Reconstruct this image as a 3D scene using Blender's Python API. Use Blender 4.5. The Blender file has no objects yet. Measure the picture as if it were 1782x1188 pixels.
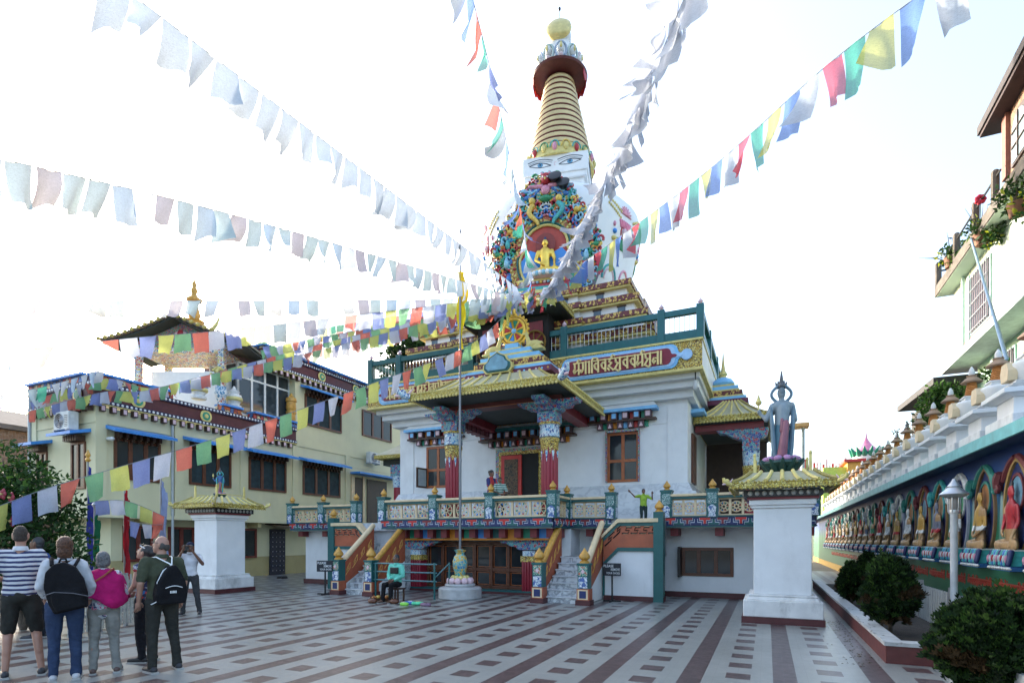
import bpy, bmesh, math, random
from mathutils import Vector, Matrix, Euler, noise
R=random.Random(11)
PI=math.pi
scene=bpy.context.scene
COL=scene.collection
# ---------- measured camera: site frame (p right along the temple front, q into depth) ----------
F=960.; U0=891.; V0=940.; HC=1.65
_t=(1335-U0)/F; _n=math.hypot(_t,1); CC,SS=1/_n,_t/_n
ROT=-math.atan2(SS,CC)
def ray(u,v): 
    dx=(u-U0)/F; return dx*CC-SS, dx*SS+CC, (V0-v)/F
def onQ(u,v,q):
    a,b,z=ray(u,v); Y=q/b; return Vector((a*Y,q,HC+z*Y))
def onP(u,v,p):
    a,b,z=ray(u,v); Y=p/a; return Vector((p,b*Y,HC+z*Y))
def onY(u,v,Y):
    a,b,z=ray(u,v); return Vector((a*Y,b*Y,HC+z*Y))
def onG(u,v):
    return onY(u,v,F*HC/(v-V0))
def W(p,q,z=0): return Vector((p*CC+q*SS,-p*SS+q*CC,z))
# ---------- materials ----------
MATS={}
def newmat(name):
    m=bpy.data.materials.new(name); m.use_nodes=True
    return m, m.node_tree.nodes, m.node_tree.links
def rgb(c): return (c[0],c[1],c[2],1)
def mat(name,col,rough=.6,metal=0,var=.18,scale=6,bump=0,bscale=40,dirt=0,spec=.5,coat=0,dirtcol=(.05,.05,.045)):
    if name in MATS: return MATS[name]
    m,N,L=newmat(name); b=N['Principled BSDF']
    b.inputs['Roughness'].default_value=rough; b.inputs['Metallic'].default_value=metal
    b.inputs['Specular IOR Level'].default_value=spec
    b.inputs['Coat Weight'].default_value=coat
    tc=N.new('ShaderNodeTexCoord')
    n=N.new('ShaderNodeTexNoise'); n.inputs['Scale'].default_value=scale; n.inputs['Detail'].default_value=6
    L.new(tc.outputs['Object'],n.inputs['Vector'])
    r=N.new('ShaderNodeValToRGB'); e=r.color_ramp.elements
    e[0].position=.3; e[1].position=.72
    e[0].color=rgb([x*(1-var) for x in col]); e[1].color=rgb([min(1,x*(1+var*.6)) for x in col])
    L.new(n.outputs['Fac'],r.inputs['Fac'])
    out=r.outputs['Color']
    if dirt>0:
        n2=N.new('ShaderNodeTexNoise'); n2.inputs['Scale'].default_value=2.3; n2.inputs['Detail'].default_value=9; n2.inputs['Roughness'].default_value=.7
        mp=N.new('ShaderNodeMapping'); mp.inputs['Scale'].default_value=(1,1,.35)
        L.new(tc.outputs['Object'],mp.inputs['Vector']); L.new(mp.outputs['Vector'],n2.inputs['Vector'])
        r2=N.new('ShaderNodeValToRGB'); r2.color_ramp.elements[0].position=.52; r2.color_ramp.elements[1].position=.78
        r2.color_ramp.elements[0].color=(0,0,0,1); r2.color_ramp.elements[1].color=(dirt,dirt,dirt,1)
        L.new(n2.outputs['Fac'],r2.inputs['Fac'])
        mx=N.new('ShaderNodeMix'); mx.data_type='RGBA'; mx.inputs['B'].default_value=rgb(dirtcol)
        L.new(r2.outputs['Color'],mx.inputs['Factor']); L.new(out,mx.inputs['A']); out=mx.outputs['Result']
    L.new(out,b.inputs['Base Color'])
    if bump>0:
        n3=N.new('ShaderNodeTexNoise'); n3.inputs['Scale'].default_value=bscale; n3.inputs['Detail'].default_value=5
        L.new(tc.outputs['Object'],n3.inputs['Vector'])
        bp=N.new('ShaderNodeBump'); bp.inputs['Strength'].default_value=bump; bp.inputs['Distance'].default_value=.02
        L.new(n3.outputs['Fac'],bp.inputs['Height']); L.new(bp.outputs['Normal'],b.inputs['Normal'])
    MATS[name]=m; return m
def mosaic(name,cols,scale=14,rough=.5,line=(.8,.8,.78),lw=.06,stretch=(1,1,1),bump=.4,rnd=1.0):
    """painted carving: coloured voronoi cells with pale outlines"""
    if name in MATS: return MATS[name]
    m,N,L=newmat(name); b=N['Principled BSDF']; b.inputs['Roughness'].default_value=rough
    tc=N.new('ShaderNodeTexCoord'); mp=N.new('ShaderNodeMapping'); mp.inputs['Scale'].default_value=stretch
    L.new(tc.outputs['Object'],mp.inputs['Vector'])
    nz=N.new('ShaderNodeTexNoise'); nz.inputs['Scale'].default_value=scale*.6
    L.new(mp.outputs['Vector'],nz.inputs['Vector'])
    ad=N.new('ShaderNodeVectorMath'); ad.operation='MULTIPLY_ADD'; ad.inputs[1].default_value=(.12*14/scale,)*3
    L.new(nz.outputs['Color'],ad.inputs[0]); L.new(mp.outputs['Vector'],ad.inputs[2])
    v=N.new('ShaderNodeTexVoronoi'); v.inputs['Scale'].default_value=scale; v.inputs['Randomness'].default_value=rnd
    v2=N.new('ShaderNodeTexVoronoi'); v2.feature='DISTANCE_TO_EDGE'; v2.inputs['Scale'].default_value=scale; v2.inputs['Randomness'].default_value=rnd
    L.new(ad.outputs[0],v.inputs['Vector']); L.new(ad.outputs[0],v2.inputs['Vector'])
    sp=N.new('ShaderNodeSeparateColor'); L.new(v.outputs['Color'],sp.inputs[0])
    r=N.new('ShaderNodeValToRGB'); r.color_ramp.interpolation='CONSTANT'; e=r.color_ramp.elements
    while len(e)<len(cols): e.new(0.5)
    for i,c in enumerate(cols): e[i].position=i/len(cols); e[i].color=rgb(c)
    L.new(sp.outputs[0],r.inputs['Fac'])
    lt=N.new('ShaderNodeMath'); lt.operation='LESS_THAN'; lt.inputs[1].default_value=lw
    L.new(v2.outputs['Distance'],lt.inputs[0])
    mx=N.new('ShaderNodeMix'); mx.data_type='RGBA'; mx.inputs['B'].default_value=rgb(line)
    L.new(lt.outputs[0],mx.inputs['Factor']); L.new(r.outputs['Color'],mx.inputs['A']); L.new(mx.outputs['Result'],b.inputs['Base Color'])
    if bump:
        bp=N.new('ShaderNodeBump'); bp.inputs['Strength'].default_value=bump; bp.inputs['Distance'].default_value=.03
        L.new(v2.outputs['Distance'],bp.inputs['Height']); L.new(bp.outputs['Normal'],b.inputs['Normal'])
    MATS[name]=m; return m
def cloth(name,col,trans=.5,printed=True,sheer=.0):
    if name in MATS: return MATS[name]
    m,N,L=newmat(name); N.remove(N['Principled BSDF']); o=N['Material Output']
    tc=N.new('ShaderNodeTexCoord'); n=N.new('ShaderNodeTexNoise'); n.inputs['Scale'].default_value=3; n.inputs['Detail'].default_value=4
    L.new(tc.outputs['Object'],n.inputs['Vector'])
    r=N.new('ShaderNodeValToRGB'); e=r.color_ramp.elements; e[0].position=.3;e[1].position=.7
    e[0].color=rgb([x*.82 for x in col]); e[1].color=rgb(col); L.new(n.outputs['Fac'],r.inputs['Fac']); out=r.outputs['Color']
    if printed:
        w=N.new('ShaderNodeTexBrick'); w.inputs['Scale'].default_value=13; w.inputs['Mortar Size'].default_value=.05; w.offset=.37
        w.inputs['Color1'].default_value=(0,0,0,1); w.inputs['Color2'].default_value=(.75,.75,.75,1); w.inputs['Mortar'].default_value=(0,0,0,1)
        mp=N.new('ShaderNodeMapping'); mp.inputs['Rotation'].default_value=(PI/2,0,0); L.new(tc.outputs['UV'],w.inputs['Vector'])
        mx=N.new('ShaderNodeMix'); mx.data_type='RGBA'; mx.inputs['B'].default_value=rgb([x*.62 for x in col])
        L.new(w.outputs['Color'],mx.inputs['Factor']); L.new(out,mx.inputs['A']); out=mx.outputs['Result']
    d=N.new('ShaderNodeBsdfDiffuse'); t=N.new('ShaderNodeBsdfTranslucent'); x=N.new('ShaderNodeMixShader'); x.inputs[0].default_value=trans
    L.new(out,d.inputs[0]); L.new(out,t.inputs[0]); L.new(d.outputs[0],x.inputs[1]); L.new(t.outputs[0],x.inputs[2])
    tp=N.new('ShaderNodeBsdfTransparent'); y=N.new('ShaderNodeMixShader'); y.inputs[0].default_value=sheer; L.new(x.outputs[0],y.inputs[1]); L.new(tp.outputs[0],y.inputs[2]); L.new(y.outputs[0],o.inputs[0])
    MATS[name]=m; return m
# ---------- things and parts ----------
ORG={}
def props(o,label=None,cat=None,group=None,kind=None):
    if label: o['label']=label
    if cat: o['category']=cat
    if group: o['group']=group
    if kind: o['kind']=kind
    return o
def thing(name,label,cat,p,q,z=0,rot=0,group=None,scale=1,own=False):
    o=bpy.data.objects.new(name,None); COL.objects.link(o); o.empty_display_size=.2
    o.location=W(p,q,z); o.rotation_euler=(0,0,ROT+rot); o.scale=(scale,)*3
    ORG[o.name]=Vector((0,0,0)) if own else Vector((p,q,z))
    return props(o,label,cat,group)
def org(o):
    while o.parent: o=o.parent
    return ORG.get(o.name,Vector((0,0,0)))
def ctree(o,parent=None):
    c=o.copy(); COL.objects.link(c)
    if parent: c.parent=parent
    for ch in list(o.children): ctree(ch,c)
    return c
class MB:
    def __init__(s): s.v=[]; s.f=[]; s.m=[]; s.T=None; s.sm=False
    def add(s,vs,fs,m=0):
        k=len(s.v)
        if s.T is not None: vs=[s.T@Vector(v) for v in vs]
        s.v+= [tuple(v) for v in vs]; s.f+=[tuple(i+k for i in f) for f in fs]; s.m+=[m]*len(fs); return s
    def box(s,x0,x1,y0,y1,z0,z1,m=0):
        return s.add([(x0,y0,z0),(x1,y0,z0),(x1,y1,z0),(x0,y1,z0),(x0,y0,z1),(x1,y0,z1),(x1,y1,z1),(x0,y1,z1)],
          [(0,3,2,1),(4,5,6,7),(0,1,5,4),(1,2,6,5),(2,3,7,6),(3,0,4,7)],m)
    def frus(s,c0,h0,c1,h1,m=0):
        """rectangular frustum: centres (x,y,z), half sizes (hx,hy)"""
        v=[]
        for c,h in ((c0,h0),(c1,h1)):
            v+=[(c[0]-h[0],c[1]-h[1],c[2]),(c[0]+h[0],c[1]-h[1],c[2]),(c[0]+h[0],c[1]+h[1],c[2]),(c[0]-h[0],c[1]+h[1],c[2])]
        return s.add(v,[(0,3,2,1),(4,5,6,7),(0,1,5,4),(1,2,6,5),(2,3,7,6),(3,0,4,7)],m)
    def lathe(s,prof,c=(0,0,0),n=16,m=0,wob=None):
        v=[];f=[]
        for r,z in prof:
            for i in range(n):
                a=2*PI*i/n; k=1 if wob is None else 1+wob[0]*math.cos(wob[1]*a)
                v.append((c[0]+r*k*math.cos(a),c[1]+r*k*math.sin(a),c[2]+z))
        for j in range(len(prof)-1):
            for i in range(n):
                i2=(i+1)%n; f.append((j*n+i,j*n+i2,(j+1)*n+i2,(j+1)*n+i))
        f.append(tuple(range(n-1,-1,-1))); k=(len(prof)-1)*n; f.append(tuple(k+i for i in range(n)))
        return s.add(v,f,m)
    def tube(s,pts,r,n=8,m=0,closed=False):
        pts=[Vector(p) for p in pts]; v=[];f=[]
        rs=r if isinstance(r,(list,tuple)) else [r]*len(pts)
        up=None
        for i,p in enumerate(pts):
            if closed: d=pts[(i+1)%len(pts)]-pts[i-1]
            else: d=(pts[min(i+1,len(pts)-1)]-pts[max(i-1,0)])
            if d.length<1e-9: d=Vector((0,0,1))
            d.normalize()
            if up is None:
                up=Vector((0,0,1)) if abs(d.z)<.9 else Vector((0,1,0))
            x=d.cross(up); 
            if x.length<1e-6: x=d.cross(Vector((1,0,0)))
            x.normalize(); y=x.cross(d); up=y
            for j in range(n):
                a=2*PI*j/n; v.append(p+x*(rs[i]*math.cos(a))+y*(rs[i]*math.sin(a)))
        k=len(pts)
        for i in range(k if closed else k-1):
            i2=(i+1)%k
            for j in range(n):
                j2=(j+1)%n; f.append((i*n+j,i*n+j2,i2*n+j2,i2*n+j))
        if not closed:
            f.append(tuple(range(n-1,-1,-1))); f.append(tuple((k-1)*n+j for j in range(n)))
        return s.add(v,f,m)
    def prism(s,poly,y0,y1,m=0,axis='y'):
        """extrude a polygon given in (x,z) along y ; axis 'z': (x,y) along z ; 'x': (y,z) along x"""
        n=len(poly)
        def P(a,b,t):
            return (a,t,b) if axis=='y' else ((a,b,t) if axis=='z' else (t,a,b))
        v=[P(a,b,y0) for a,b in poly]+[P(a,b,y1) for a,b in poly]
        f=[tuple(range(n)),tuple(range(2*n-1,n-1,-1))]+[(i,n+i,n+(i+1)%n,(i+1)%n) for i in range(n)]
        return s.add(v,f,m)
    def ell(s,c,r,m=0,n=10,k=6):
        v=[(c[0],c[1],c[2]-r[2])];f=[]
        for j in range(1,k):
            t=-PI/2+PI*j/k
            for i in range(n):
                a=2*PI*i/n; v.append((c[0]+r[0]*math.cos(t)*math.cos(a),c[1]+r[1]*math.cos(t)*math.sin(a),c[2]+r[2]*math.sin(t)))
        v.append((c[0],c[1],c[2]+r[2])); last=len(v)-1
        for i in range(n): f.append((0,1+(i+1)%n,1+i))
        for j in range(k-2):
            for i in range(n):
                a=1+j*n; f.append((a+i,a+(i+1)%n,a+n+(i+1)%n,a+n+i))
        a=1+(k-2)*n
        for i in range(n): f.append((a+i,a+(i+1)%n,last))
        return s.add(v,f,m)
    def cap(s,a,b,ra,rb,m=0,n=10,sq=(1,1,1)):
        """tapered capsule"""
        a=Vector(a);b=Vector(b);d=b-a; L=d.length
        d=d.normalized() if L>1e-6 else Vector((0,0,1))
        q=Vector((0,0,1)).rotation_difference(d); v=[];f=[];rings=[]
        for t in (-90,-60,-30,0): rings.append((ra*math.cos(math.radians(t)),ra*math.sin(math.radians(t))))
        for t in (0,30,60,90): rings.append((rb*math.cos(math.radians(t)),L+rb*math.sin(math.radians(t))))
        for r,z in rings:
            r=max(r,1e-4)
            for i in range(n):
                an=2*PI*i/n; v.append(a+q@Vector((r*math.cos(an),r*math.sin(an),z)))
        for j in range(len(rings)-1):
            for i in range(n):
                f.append((j*n+i,j*n+(i+1)%n,(j+1)*n+(i+1)%n,(j+1)*n+i))
        f.append(tuple(range(n-1,-1,-1))); k=(len(rings)-1)*n; f.append(tuple(k+i for i in range(n)))
        return s.add(v,f,m)
    def join(s,me,M=None,m=None):
        k=len(s.v)
        for v in me.vertices:
            c=M@v.co if M else v.co
            s.v.append(tuple(s.T@Vector(c)) if s.T is not None else tuple(c))
        for p in me.polygons: s.f.append(tuple(i+k for i in p.vertices)); s.m.append(p.material_index if m is None else m)
        return s
    def mesh(s,name,mats,smooth=None,off=None):
        me=bpy.data.meshes.new(name)
        vs=s.v if off is None else [(a-off.x,b-off.y,c-off.z) for a,b,c in s.v]
        me.from_pydata(vs,[],s.f)
        if not isinstance(mats,(list,tuple)): mats=[mats]
        for x in mats: me.materials.append(x)
        me.polygons.foreach_set('material_index',s.m)
        me.update()
        bm=bmesh.new(); bm.from_mesh(me); bmesh.ops.recalc_face_normals(bm,faces=bm.faces); bm.to_mesh(me); bm.free()
        if smooth:
            me.polygons.foreach_set('use_smooth',[True]*len(me.polygons))
            me.set_sharp_from_angle(angle=math.radians(smooth))
        return me
    def part(s,name,mats,parent,smooth=None,bevel=0,label=None):
        me=s.mesh(name,mats,smooth,org(parent))
        return put(name,me,parent,bevel,label)
def put(name,me,parent,bevel=0,label=None):
    o=bpy.data.objects.new(name,me); COL.objects.link(o); o.parent=parent
    if bevel:
        b=o.modifiers.new('bevel','BEVEL'); b.width=bevel; b.segments=2; b.limit_method='ANGLE'; b.angle_limit=math.radians(40)
    if label: o['label']=label
    return o
def baked(o,smooth=40):
    """evaluate modifiers into a fresh mesh"""
    dg=bpy.context.evaluated_depsgraph_get(); dg.update()
    me=bpy.data.meshes.new_from_object(o.evaluated_get(dg)); return me
def remesh(mb,voxel,iters=3,smooth=True):
    me=mb.mesh('tmp',[]) if False else None
    m=bpy.data.meshes.new('tmp'); m.from_pydata(mb.v,[],mb.f); m.update()
    bm=bmesh.new(); bm.from_mesh(m); bmesh.ops.recalc_face_normals(bm,faces=bm.faces); bm.to_mesh(m); bm.free()
    o=bpy.data.objects.new('tmp',m); COL.objects.link(o)
    r=o.modifiers.new('r','REMESH'); r.mode='VOXEL'; r.voxel_size=voxel
    if iters:
        k=o.modifiers.new('s','SMOOTH'); k.factor=.5; k.iterations=iters
    out=baked(o); bpy.data.objects.remove(o); bpy.data.meshes.remove(m)
    out.polygons.foreach_set('use_smooth',[True]*len(out.polygons))
    return out
_TX={}
def textmesh(txt,ext=.02,off=0.0,res=3):
    k=(txt,ext,off)
    if k in _TX: return _TX[k]
    c=bpy.data.curves.new('t','FONT'); c.body=txt; c.size=1; c.extrude=ext; c.offset=off; c.resolution_u=res; c.align_x='LEFT'
    o=bpy.data.objects.new('t',c); COL.objects.link(o)
    me=baked(o); bpy.data.objects.remove(o)
    xs=[v.co.x for v in me.vertices] or [0,1]; ys=[v.co.y for v in me.vertices] or [0,1]
    _TX[k]=(me,min(xs),max(xs),min(ys),max(ys)); return _TX[k]
def text_into(mb,txt,M,x0,x1,z0,z1,depth=.03,off=0.0,m=0):
    """stretch text into rectangle in the local x/z plane, facing -y; M places it"""
    me,a,b,c,d=textmesh(txt,.5,off)
    sx=(x1-x0)/(b-a); sz=(z1-z0)/(d-c)
    L=Matrix(((sx,0,0,x0-a*sx),(0,0,-depth,0),(0,sz,0,z0-c*sz),(0,0,0,1)))
    mb.join(me,M@L if M is not None else L,m)
def T(x=0,y=0,z=0,rz=0): return Matrix.Translation((x,y,z))@Matrix.Rotation(rz,4,'Z')
def leafmesh(name,blobs,n,size,mats,rnd,up=0.0,shape=2.2,shell=.55):
    """many small leaf faces spread through ellipsoids (cx,cy,cz,rx,ry,rz)"""
    v=[];f=[];mi=[]
    tot=sum(b[3]*b[4]*b[5] for b in blobs)
    for b in blobs:
        k=max(6,int(n*b[3]*b[4]*b[5]/tot)); ci=rnd.random()
        for _ in range(k):
            d=Vector((rnd.gauss(0,1),rnd.gauss(0,1),rnd.gauss(0,1))).normalized()
            t=shell+(1-shell)*rnd.random()**.6
            if rnd.random()<.3: t=rnd.random()
            c=Vector((b[0]+d.x*b[3]*t,b[1]+d.y*b[4]*t,b[2]+d.z*b[5]*t))
            if noise.noise(c*1.7+Vector((b[0]*3,5,0)))<-.28: continue
            a=Vector((rnd.gauss(0,1),rnd.gauss(0,1),rnd.gauss(0,1)))
            a=(a.normalized()*(1-up)+d*.3+Vector((0,0,up))).normalized()
            w=a.cross(Vector((rnd.gauss(0,1),rnd.gauss(0,1),rnd.gauss(0,1)))).normalized()
            s=size*(.6+.8*rnd.random()); i=len(v)
            v+=[tuple(c),tuple(c+a*s*.5+w*s/shape*.5),tuple(c+a*s),tuple(c+a*s*.5-w*s/shape*.5)]
            f.append((i,i+1,i+2,i+3)); mi.append(int((ci*.6+rnd.random()*.4+.15*(noise.noise(c*2.5)))*len(mats))%len(mats) if True else 0)
    me=bpy.data.meshes.new(name); me.from_pydata(v,[],f)
    for m in mats: me.materials.append(m)
    me.polygons.foreach_set('material_index',mi); me.update(); return me
def leafmat(name,col,tr=.25):
    if name in MATS: return MATS[name]
    m,N,L=newmat(name); b=N['Principled BSDF']; b.inputs['Base Color'].default_value=rgb(col); b.inputs['Roughness'].default_value=.6; b.inputs['Specular IOR Level'].default_value=.2
    t=N.new('ShaderNodeBsdfTranslucent'); t.inputs[0].default_value=rgb([col[0]*1.3,col[1]*1.4,col[2]*.8]); x=N.new('ShaderNodeMixShader'); x.inputs[0].default_value=tr
    L.new(b.outputs[0],x.inputs[1]); L.new(t.outputs[0],x.inputs[2]); L.new(x.outputs[0],N['Material Output'].inputs[0])
    MATS[name]=m; return m
def arc(cx,cz,rx,rz,a0,a1,n):
    return [(cx+rx*math.cos(math.radians(a0+(a1-a0)*i/n)),cz+rz*math.sin(math.radians(a0+(a1-a0)*i/n))) for i in range(n+1)]
# ---------- palette ----------
WHITE=mat('white_paint',(.74,.76,.77),.55,var=.07,scale=2,dirt=.24,bump=.12,bscale=25,dirtcol=(.35,.36,.36))
WHITED=mat('weathered_white',(.70,.71,.70),.65,var=.12,scale=4,dirt=.62,bump=.25,bscale=25,dirtcol=(.07,.07,.065))
MOULD=mat('cornice_paint',(.66,.69,.70),.55,var=.08,scale=2,dirt=.15,dirtcol=(.3,.3,.28))
def marble(name,a,b,scale=3,rough=.25,tile=None):
    m,N,L=newmat(name); P=N['Principled BSDF']; P.inputs['Roughness'].default_value=rough
    tc=N.new('ShaderNodeTexCoord'); n=N.new('ShaderNodeTexNoise'); n.inputs['Scale'].default_value=scale; n.inputs['Detail'].default_value=8; n.inputs['Distortion'].default_value=1.6
    L.new(tc.outputs['Object'],n.inputs['Vector'])
    r=N.new('ShaderNodeValToRGB'); e=r.color_ramp.elements; e[0].position=.44; e[1].position=.52; e[0].color=rgb(a); e[1].color=rgb(b); x=e.new(.6); x.color=rgb(a)
    L.new(n.outputs['Fac'],r.inputs['Fac']); L.new(r.outputs['Color'],P.inputs['Base Color']); MATS[name]=m; return m
MARBLE=marble('grey_marble',(.60,.63,.65),(.47,.50,.53),1.6)
MARBLE2=marble('veined_marble',(.60,.63,.64),(.24,.26,.28),2.6,.3)
MAROON=mat('maroon_paint',(.20,.022,.03),.45,var=.2,scale=5)
BASEMAR=mat('maroon_skirting',(.085,.02,.022),.5,var=.3,scale=4,dirt=.3)
REDCOL=mat('red_column',(.27,.012,.03),.4,var=.15,scale=3)
TEAL=mat('teal_green_paint',(.012,.10,.10),.4,var=.15,scale=4)
TEALR=mat('teal_railing_paint',(.010,.115,.125),.4,var=.15,scale=4)
CREAM=mat('cream_paint',(.70,.55,.34),.5,var=.15,scale=6,dirt=.12)
CREAMY=mat('yellow_wall',(.60,.575,.37),.65,var=.06,scale=1.2,dirt=.14,bump=.1,dirtcol=(.3,.29,.2))
CREAMD=mat('yellow_wall_lower',(.40,.34,.16),.65,var=.1,scale=1.2,dirt=.3,dirtcol=(.15,.12,.06))
GOLD=mat('gold_paint',(.58,.31,.06),.42,metal=.1,var=.25,scale=9,bump=.2)
GOLDP=mat('pale_gold_paint',(.66,.56,.20),.45,metal=.1,var=.2,scale=8,bump=.2)
GOLDM=mat('gilded_metal',(.78,.50,.09),.28,metal=.8,var=.2,scale=9)
GOLDR=mosaic('gold_scrollwork',[(.72,.55,.12),(.6,.4,.06),(.75,.62,.2)],16,.4,(.10,.045,.015),.085,bump=.8)
GOLDE=mosaic('gold_eave_relief',[(.62,.50,.10),(.5,.38,.05),(.68,.6,.2)],22,.4,(.16,.10,.02),.07,bump=.9,rnd=.5)
ROOFT=mat('roof_sheet',(.42,.40,.26),.5,var=.18,scale=3,dirt=.45,dirtcol=(.14,.13,.08))
BLUE=mat('blue_paint',(.05,.25,.66),.4,var=.12,scale=4)
SKYB=mat('sky_blue_paint',(.20,.50,.82),.45,var=.1,scale=5)
DBLUE=mat('dark_blue_paint',(.014,.026,.11),.45,var=.15)
RED=mat('red_paint',(.50,.03,.025),.45,var=.15)
ORANGE=mat('orange_paint',(.66,.24,.02),.45,var=.2,dirt=.2)
TERRA=mat('terracotta_panel',(.38,.10,.045),.55,var=.18,scale=4,dirt=.25)
GREENP=mat('green_paint',(.02,.26,.16),.45,var=.15)
BLACK=mat('black_paint',(.012,.012,.013),.4,var=.2)
DARKW=mat('dark_timber',(.055,.025,.014),.45,var=.25,scale=9)
BROWNW=mat('brown_timber',(.115,.038,.017),.4,var=.25,scale=7,bump=.15)
ORWOOD=mat('varnished_timber',(.36,.10,.03),.35,var=.22,scale=7,bump=.1)
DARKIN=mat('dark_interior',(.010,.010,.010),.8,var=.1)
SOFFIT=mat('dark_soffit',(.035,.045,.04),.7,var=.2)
PINK=mat('pink_paint',(.72,.22,.34),.5,var=.2)
PALEP=mat('pale_pink',(.72,.52,.56),.5,var=.2)
CONC=mat('concrete',(.38,.38,.37),.8,var=.15,scale=4,dirt=.35,bump=.3)
STEEL=mat('grey_steel',(.42,.43,.45),.4,metal=.7,var=.12)
ALU=mat('white_aluminium',(.62,.66,.68),.4,metal=.3,var=.08)
PIPE=mat('grey_pipe',(.36,.40,.42),.4,metal=.4,var=.12)
def glass(name,col=(.02,.025,.03),rough=.06):
    m,N,L=newmat(name); P=N['Principled BSDF']; P.inputs['Base Color'].default_value=rgb(col); P.inputs['Roughness'].default_value=rough
    n=N.new('ShaderNodeTexNoise'); n.inputs['Scale'].default_value=1.2; tc=N.new('ShaderNodeTexCoord'); L.new(tc.outputs['Object'],n.inputs['Vector'])
    b=N.new('ShaderNodeBump'); b.inputs['Strength'].default_value=.06; L.new(n.outputs['Fac'],b.inputs['Height']); L.new(b.outputs['Normal'],P.inputs['Normal']); return m
GLASS=glass('window_glass'); CURT=mat('blue_curtain',(.014,.034,.042),.8,var=.4,scale=5)
PAINTED=mosaic('painted_floral',[(.02,.10,.25),(.05,.30,.30),(.40,.04,.05),(.03,.05,.28),(.10,.32,.38)],18,.45,(.42,.48,.52),.032)
PAINTRED=mosaic('painted_floral_red',[(.30,.02,.05),(.03,.22,.22),(.05,.08,.35),(.45,.10,.10),(.06,.30,.16)],18,.45,(.55,.50,.42),.05)
CAPIT=mosaic('painted_capital',[(.10,.30,.55),(.45,.62,.72),(.04,.09,.30),(.28,.5,.62)],17,.45,(.72,.76,.76),.07,stretch=(1,1,.6))
POSTT=mosaic('painted_post',[(.015,.12,.12),(.02,.16,.14),(.02,.10,.11)],26,.45,(.5,.6,.58),.06)
POSTW=mosaic('painted_vase',[(.60,.64,.68),(.08,.14,.36),(.66,.70,.74),(.5,.58,.64)],15,.45,(.05,.11,.26),.05)
NEWEL=mosaic('painted_newel',[(.02,.20,.14),(.015,.12,.10),(.42,.10,.06),(.03,.22,.16)],22,.45,(.55,.62,.5),.06)
TIERTXT=mosaic('gold_letters_on_maroon',[(.16,.022,.02),(.60,.40,.09),(.12,.02,.02),(.55,.36,.08)],13,.45,(.10,.015,.015),.09,stretch=(1,1,.7),bump=.3)
CARVE=[mat('carve_'+n,c,.45,var=.3,scale=14) for n,c in dict(red=(.42,.03,.04),blue=(.05,.18,.48),teal=(.06,.38,.38),pink=(.66,.28,.38),gold=(.72,.50,.10),green=(.03,.26,.12),pale=(.66,.68,.66),sky=(.26,.52,.68),orange=(.62,.22,.05)).items()]
SKIN_P=mat('fair_skin',(.36,.19,.135),.5,var=.1); SKIN_B=mat('brown_skin',(.16,.075,.045),.5,var=.12)
# ---------- camera, sky, sun ----------
cam=bpy.data.objects.new('camera',bpy.data.cameras.new('camera')); COL.objects.link(cam)
cam.location=(0,0,HC); cam.rotation_euler=(PI/2,0,0)
cam.data.sensor_width=36; cam.data.lens=F/1782*36; cam.data.shift_y=(V0-594)/1782; cam.data.clip_end=3000; cam.data.clip_start=.05
scene.camera=cam
wd=bpy.data.worlds.new('World'); scene.world=wd; wd.use_nodes=True
bg=wd.node_tree.nodes['Background']; sk=wd.node_tree.nodes.new('ShaderNodeTexSky'); sk.sky_type='NISHITA'; sk.sun_disc=False
SUN=Vector((-.866,1,.36)).normalized()
sk.sun_elevation=math.asin(SUN.z); sk.sun_rotation=math.atan2(SUN.x,SUN.y)
sk.air_density=1.0; sk.dust_density=5.0; sk.ozone_density=2.5
vn=wd.node_tree.nodes.new('ShaderNodeVectorMath'); vn.operation='ADD'; vn.inputs[1].default_value=(.40,.40,.36)   # thin even veil of haze over the blue
wd.node_tree.links.new(sk.outputs[0],vn.inputs[0]); wd.node_tree.links.new(vn.outputs[0],bg.inputs[0]); bg.inputs[1].default_value=.15
sl=bpy.data.lights.new('sun','SUN'); sl.energy=2.2; sl.angle=math.radians(.6); sl.color=(1,.92,.80)
so=bpy.data.objects.new('sun',sl); COL.objects.link(so); so.rotation_euler=SUN.to_track_quat('Z','Y').to_euler()
scene.view_settings.view_transform='Standard'; scene.view_settings.look='None'; scene.view_settings.exposure=2.3; scene.view_settings.gamma=1; scene.view_settings.use_curve_mapping=False
scene.cycles.max_bounces=6; scene.cycles.diffuse_bounces=3; scene.cycles.use_denoising=True
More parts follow.
